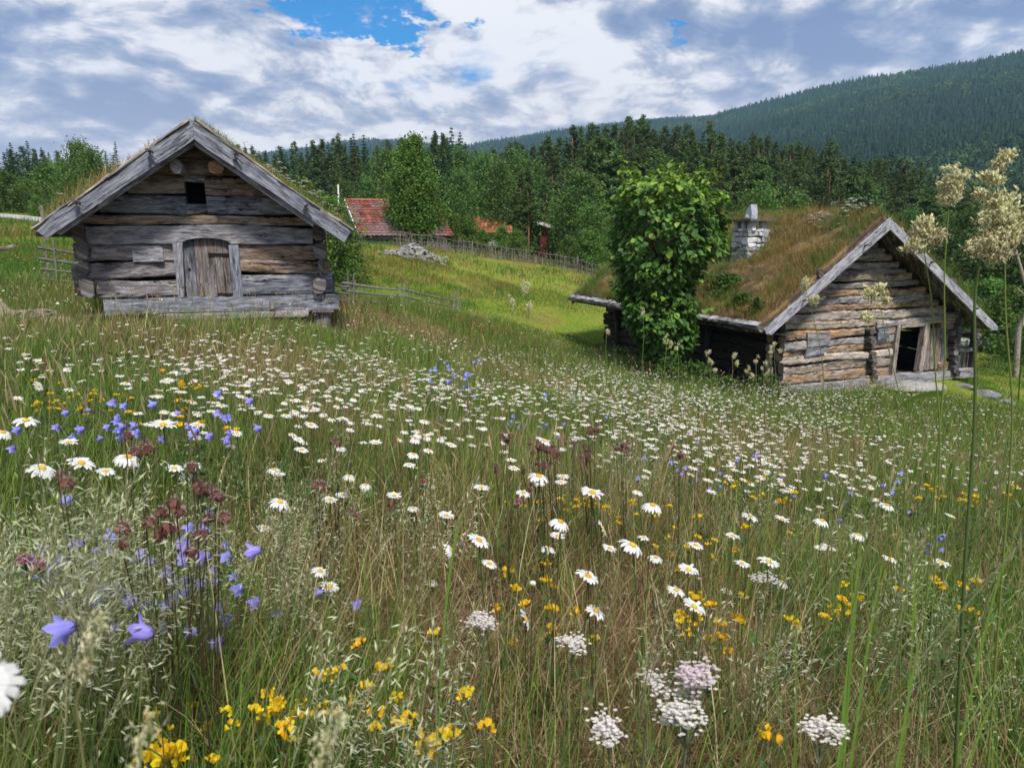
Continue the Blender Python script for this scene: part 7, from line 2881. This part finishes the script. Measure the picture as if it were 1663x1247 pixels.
cocksfoot([(872, 660, 2.6), (862, 560, 2.6), (852, 490, 2.6)], .0016, [(850, 468, 9, 14, .1), (858, 500, 7, 11, .2)], 'cream grass head standing out against the green hill')
cocksfoot([(838, 650, 2.7), (834, 540, 2.7), (831, 495, 2.7)], .0012, [(831, 490, 4, 12, 0)], 'slim grass head left of the cream one before the hill')
cocksfoot([(1395, 1010, 1.25), (1345, 700, 1.25), (1338, 600, 1.25), (1312, 480, 1.25)], .0011, [(1309, 463, 7, 11, 0), (1322, 488, 7, 5, 0)], 'thin grass with a small head at the left bargeboard of the turf house')
for i, (px, py) in enumerate([(1045, 508), (1082, 548), (1150, 572), (1155, 590), (1228, 585), (1240, 595), (1252, 575), (1258, 560), (1100, 565), (1190, 580), (985, 540), (1215, 600), (1335, 618), (1410, 618)]):
    D = random.uniform(3.6, 4.8)
    cocksfoot([(px + random.uniform(-4, 14), py + 110, D), (px + random.uniform(-2, 5), py + 50, D), (px, py + 6, D)], .0020, [(px, py, 4.5, 8, .2)] + ([(px + 7, py + 10, 4, 5, .3)] if i % 2 else []), 'small cream grass head standing before the dark wall of the turf house', (), 'grass heads before the dark wall')
# near blurred tan heads at the lower left
for i, (px, py, D, lab) in enumerate([(145, 1040, .36, 'blurred tan grass head standing before the big harebell'), (225, 1205, .32, 'blurred tan grass head leaning at the lower left edge'), (530, 1195, .30, 'blurred tan grass head low left of the middle')]):
    cocksfoot([(px - 20, py + 330, D), (px - 12, py + 120, D), (px, py + 8, D)], .0010, [(px + 2, py, 3, 30, .45), (px - 10, py + 44, 3, 24, .3), (px + 18, py - 34, 2, 18, .5)], lab, (), None, (.24, .22, .10))


# a few long bright leaves and stalks near the right
def leaf_blades():
    for i, (px, py, qx, qy, D, w, lab) in enumerate([(1390, 985, 1397, 880, 1.0, .011, 'broad bright green grass blade standing in the right half'), (1395, 1000, 1380, 870, 1.0, .005, 'narrow grass blade left of the broad one'), (1500, 940, 1480, 850, 1.1, .006, 'yellow-green blade near the tall stems'), (1365, 1165, 1500, 1180, .8, .004, 'fallen straw-coloured blade at the lower right'),
                                                (1570, 1160, 1640, 1100, .8, .006, 'bright blade at the foot of the tallest stem'), (1300, 1180, 1290, 960, .9, .004, 'thin bright stalk right of the yarrow'), (715, 900, 760, 820, 1.2, .007, 'pale green sheathed blade above the round daisy'), (1460, 1190, 1500, 1010, .8, .006, 'long blade rising at the lower right'), (1410, 1000, 1440, 890, 1.0, .006, 'blade leaning right of the broad one'), (1600, 950, 1660, 840, 1.0, .006, 'blade leaning to the right border')]):
        a, b = at(px, py, D), at(qx, qy, D)
        z0 = gz(a[0], a[1])
        base = np.array([a[0] - (b[0] - a[0]) * .3, a[1], z0])
        r = tag(empty('grass_blade', tuple(base)), lab, 'grass blade')
        g = Geo()
        n = 10
        V, F = [], []
        for k in range(n + 1):
            t = k / n
            p = base * (1 - t) ** 2 + 2 * t * (1 - t) * (a + [0, 0, .02]) + b * t * t
            ww = w * .36 * math.sin(math.pi * min(.98, t * .75 + .22)) ** .7
            V += [p + [-ww, 0, 0], p + [0, .3 * ww, 0], p + [ww, 0, 0]]
        for k in range(n):
            F += [(3 * k, 3 * k + 1, 3 * k + 4, 3 * k + 3), (3 * k + 1, 3 * k + 2, 3 * k + 5, 3 * k + 4)]
        g.add(V, F, (.16, .27, .045) if 'straw' not in lab else (.42, .36, .20))
        build(g, 'blade', M['grass'], r)


leaf_blades()

# nettles and tall weeds along the dark wall and the gable's foot
g = Geo()
for (cx, cy, D, n, sx, hh) in ((1130, 610, 16.4, 700, .45, .75), (1245, 635, 16.2, 520, .35, .65), (1180, 622, 16.3, 500, .5, .45), (1005, 575, 20.5, 500, .5, .45), (1260, 640, 16.0, 200, .3, .5), (1620, 590, 24, 900, 1.4, .7), (1090, 605, 16.4, 500, .3, .8)):
    c = at(cx, cy, D)
    x, y = c[0] + rng.normal(0, sx, n), D + rng.normal(0, .25, n)
    z = ground_z(x, y) + rng.uniform(0, 1, n) * hh * np.exp(-((x - c[0]) / (sx * 1.6)) ** 2)
    leafcloud(g, np.stack([x, y, z], 1), rng.uniform(.05, .11, n), np.array([.06, .125, .025]) * rng.uniform(.6, 1.5, (n, 1)), rng)
o = build(g, 'tall_weeds', M['leaf'])
tag(o, 'green nettles and weeds along the foot of the turf house walls', 'weeds', kind='stuff')


# ------------------------------------------------------------------ air: pale haze between here and the mountain
def haze_box():
    X, Z0, Z1 = 1950.0, -40.0, 520.0
    V = [(x, y, z) for x in (-X, X) for y in (-X, X) for z in (Z0, Z1)]
    g = Geo().add(V, [(0, 1, 3, 2), (4, 6, 7, 5), (0, 4, 5, 1), (2, 3, 7, 6), (0, 2, 6, 4), (1, 5, 7, 3)])
    m, t = new_mat('air')
    vol = t.n('ShaderNodeVolumePrincipled', {'Color': (.36, .60, 1.0, 1), 'Density': .00022, 'Anisotropy': .2})
    out = t.n('ShaderNodeOutputMaterial')
    t.nt.links.new(vol.outputs[0], out.inputs['Volume'])
    o = build(g, 'haze', m)
    tag(o, 'thin bluish summer haze lying before the mountain', 'haze', kind='stuff')


haze_box()
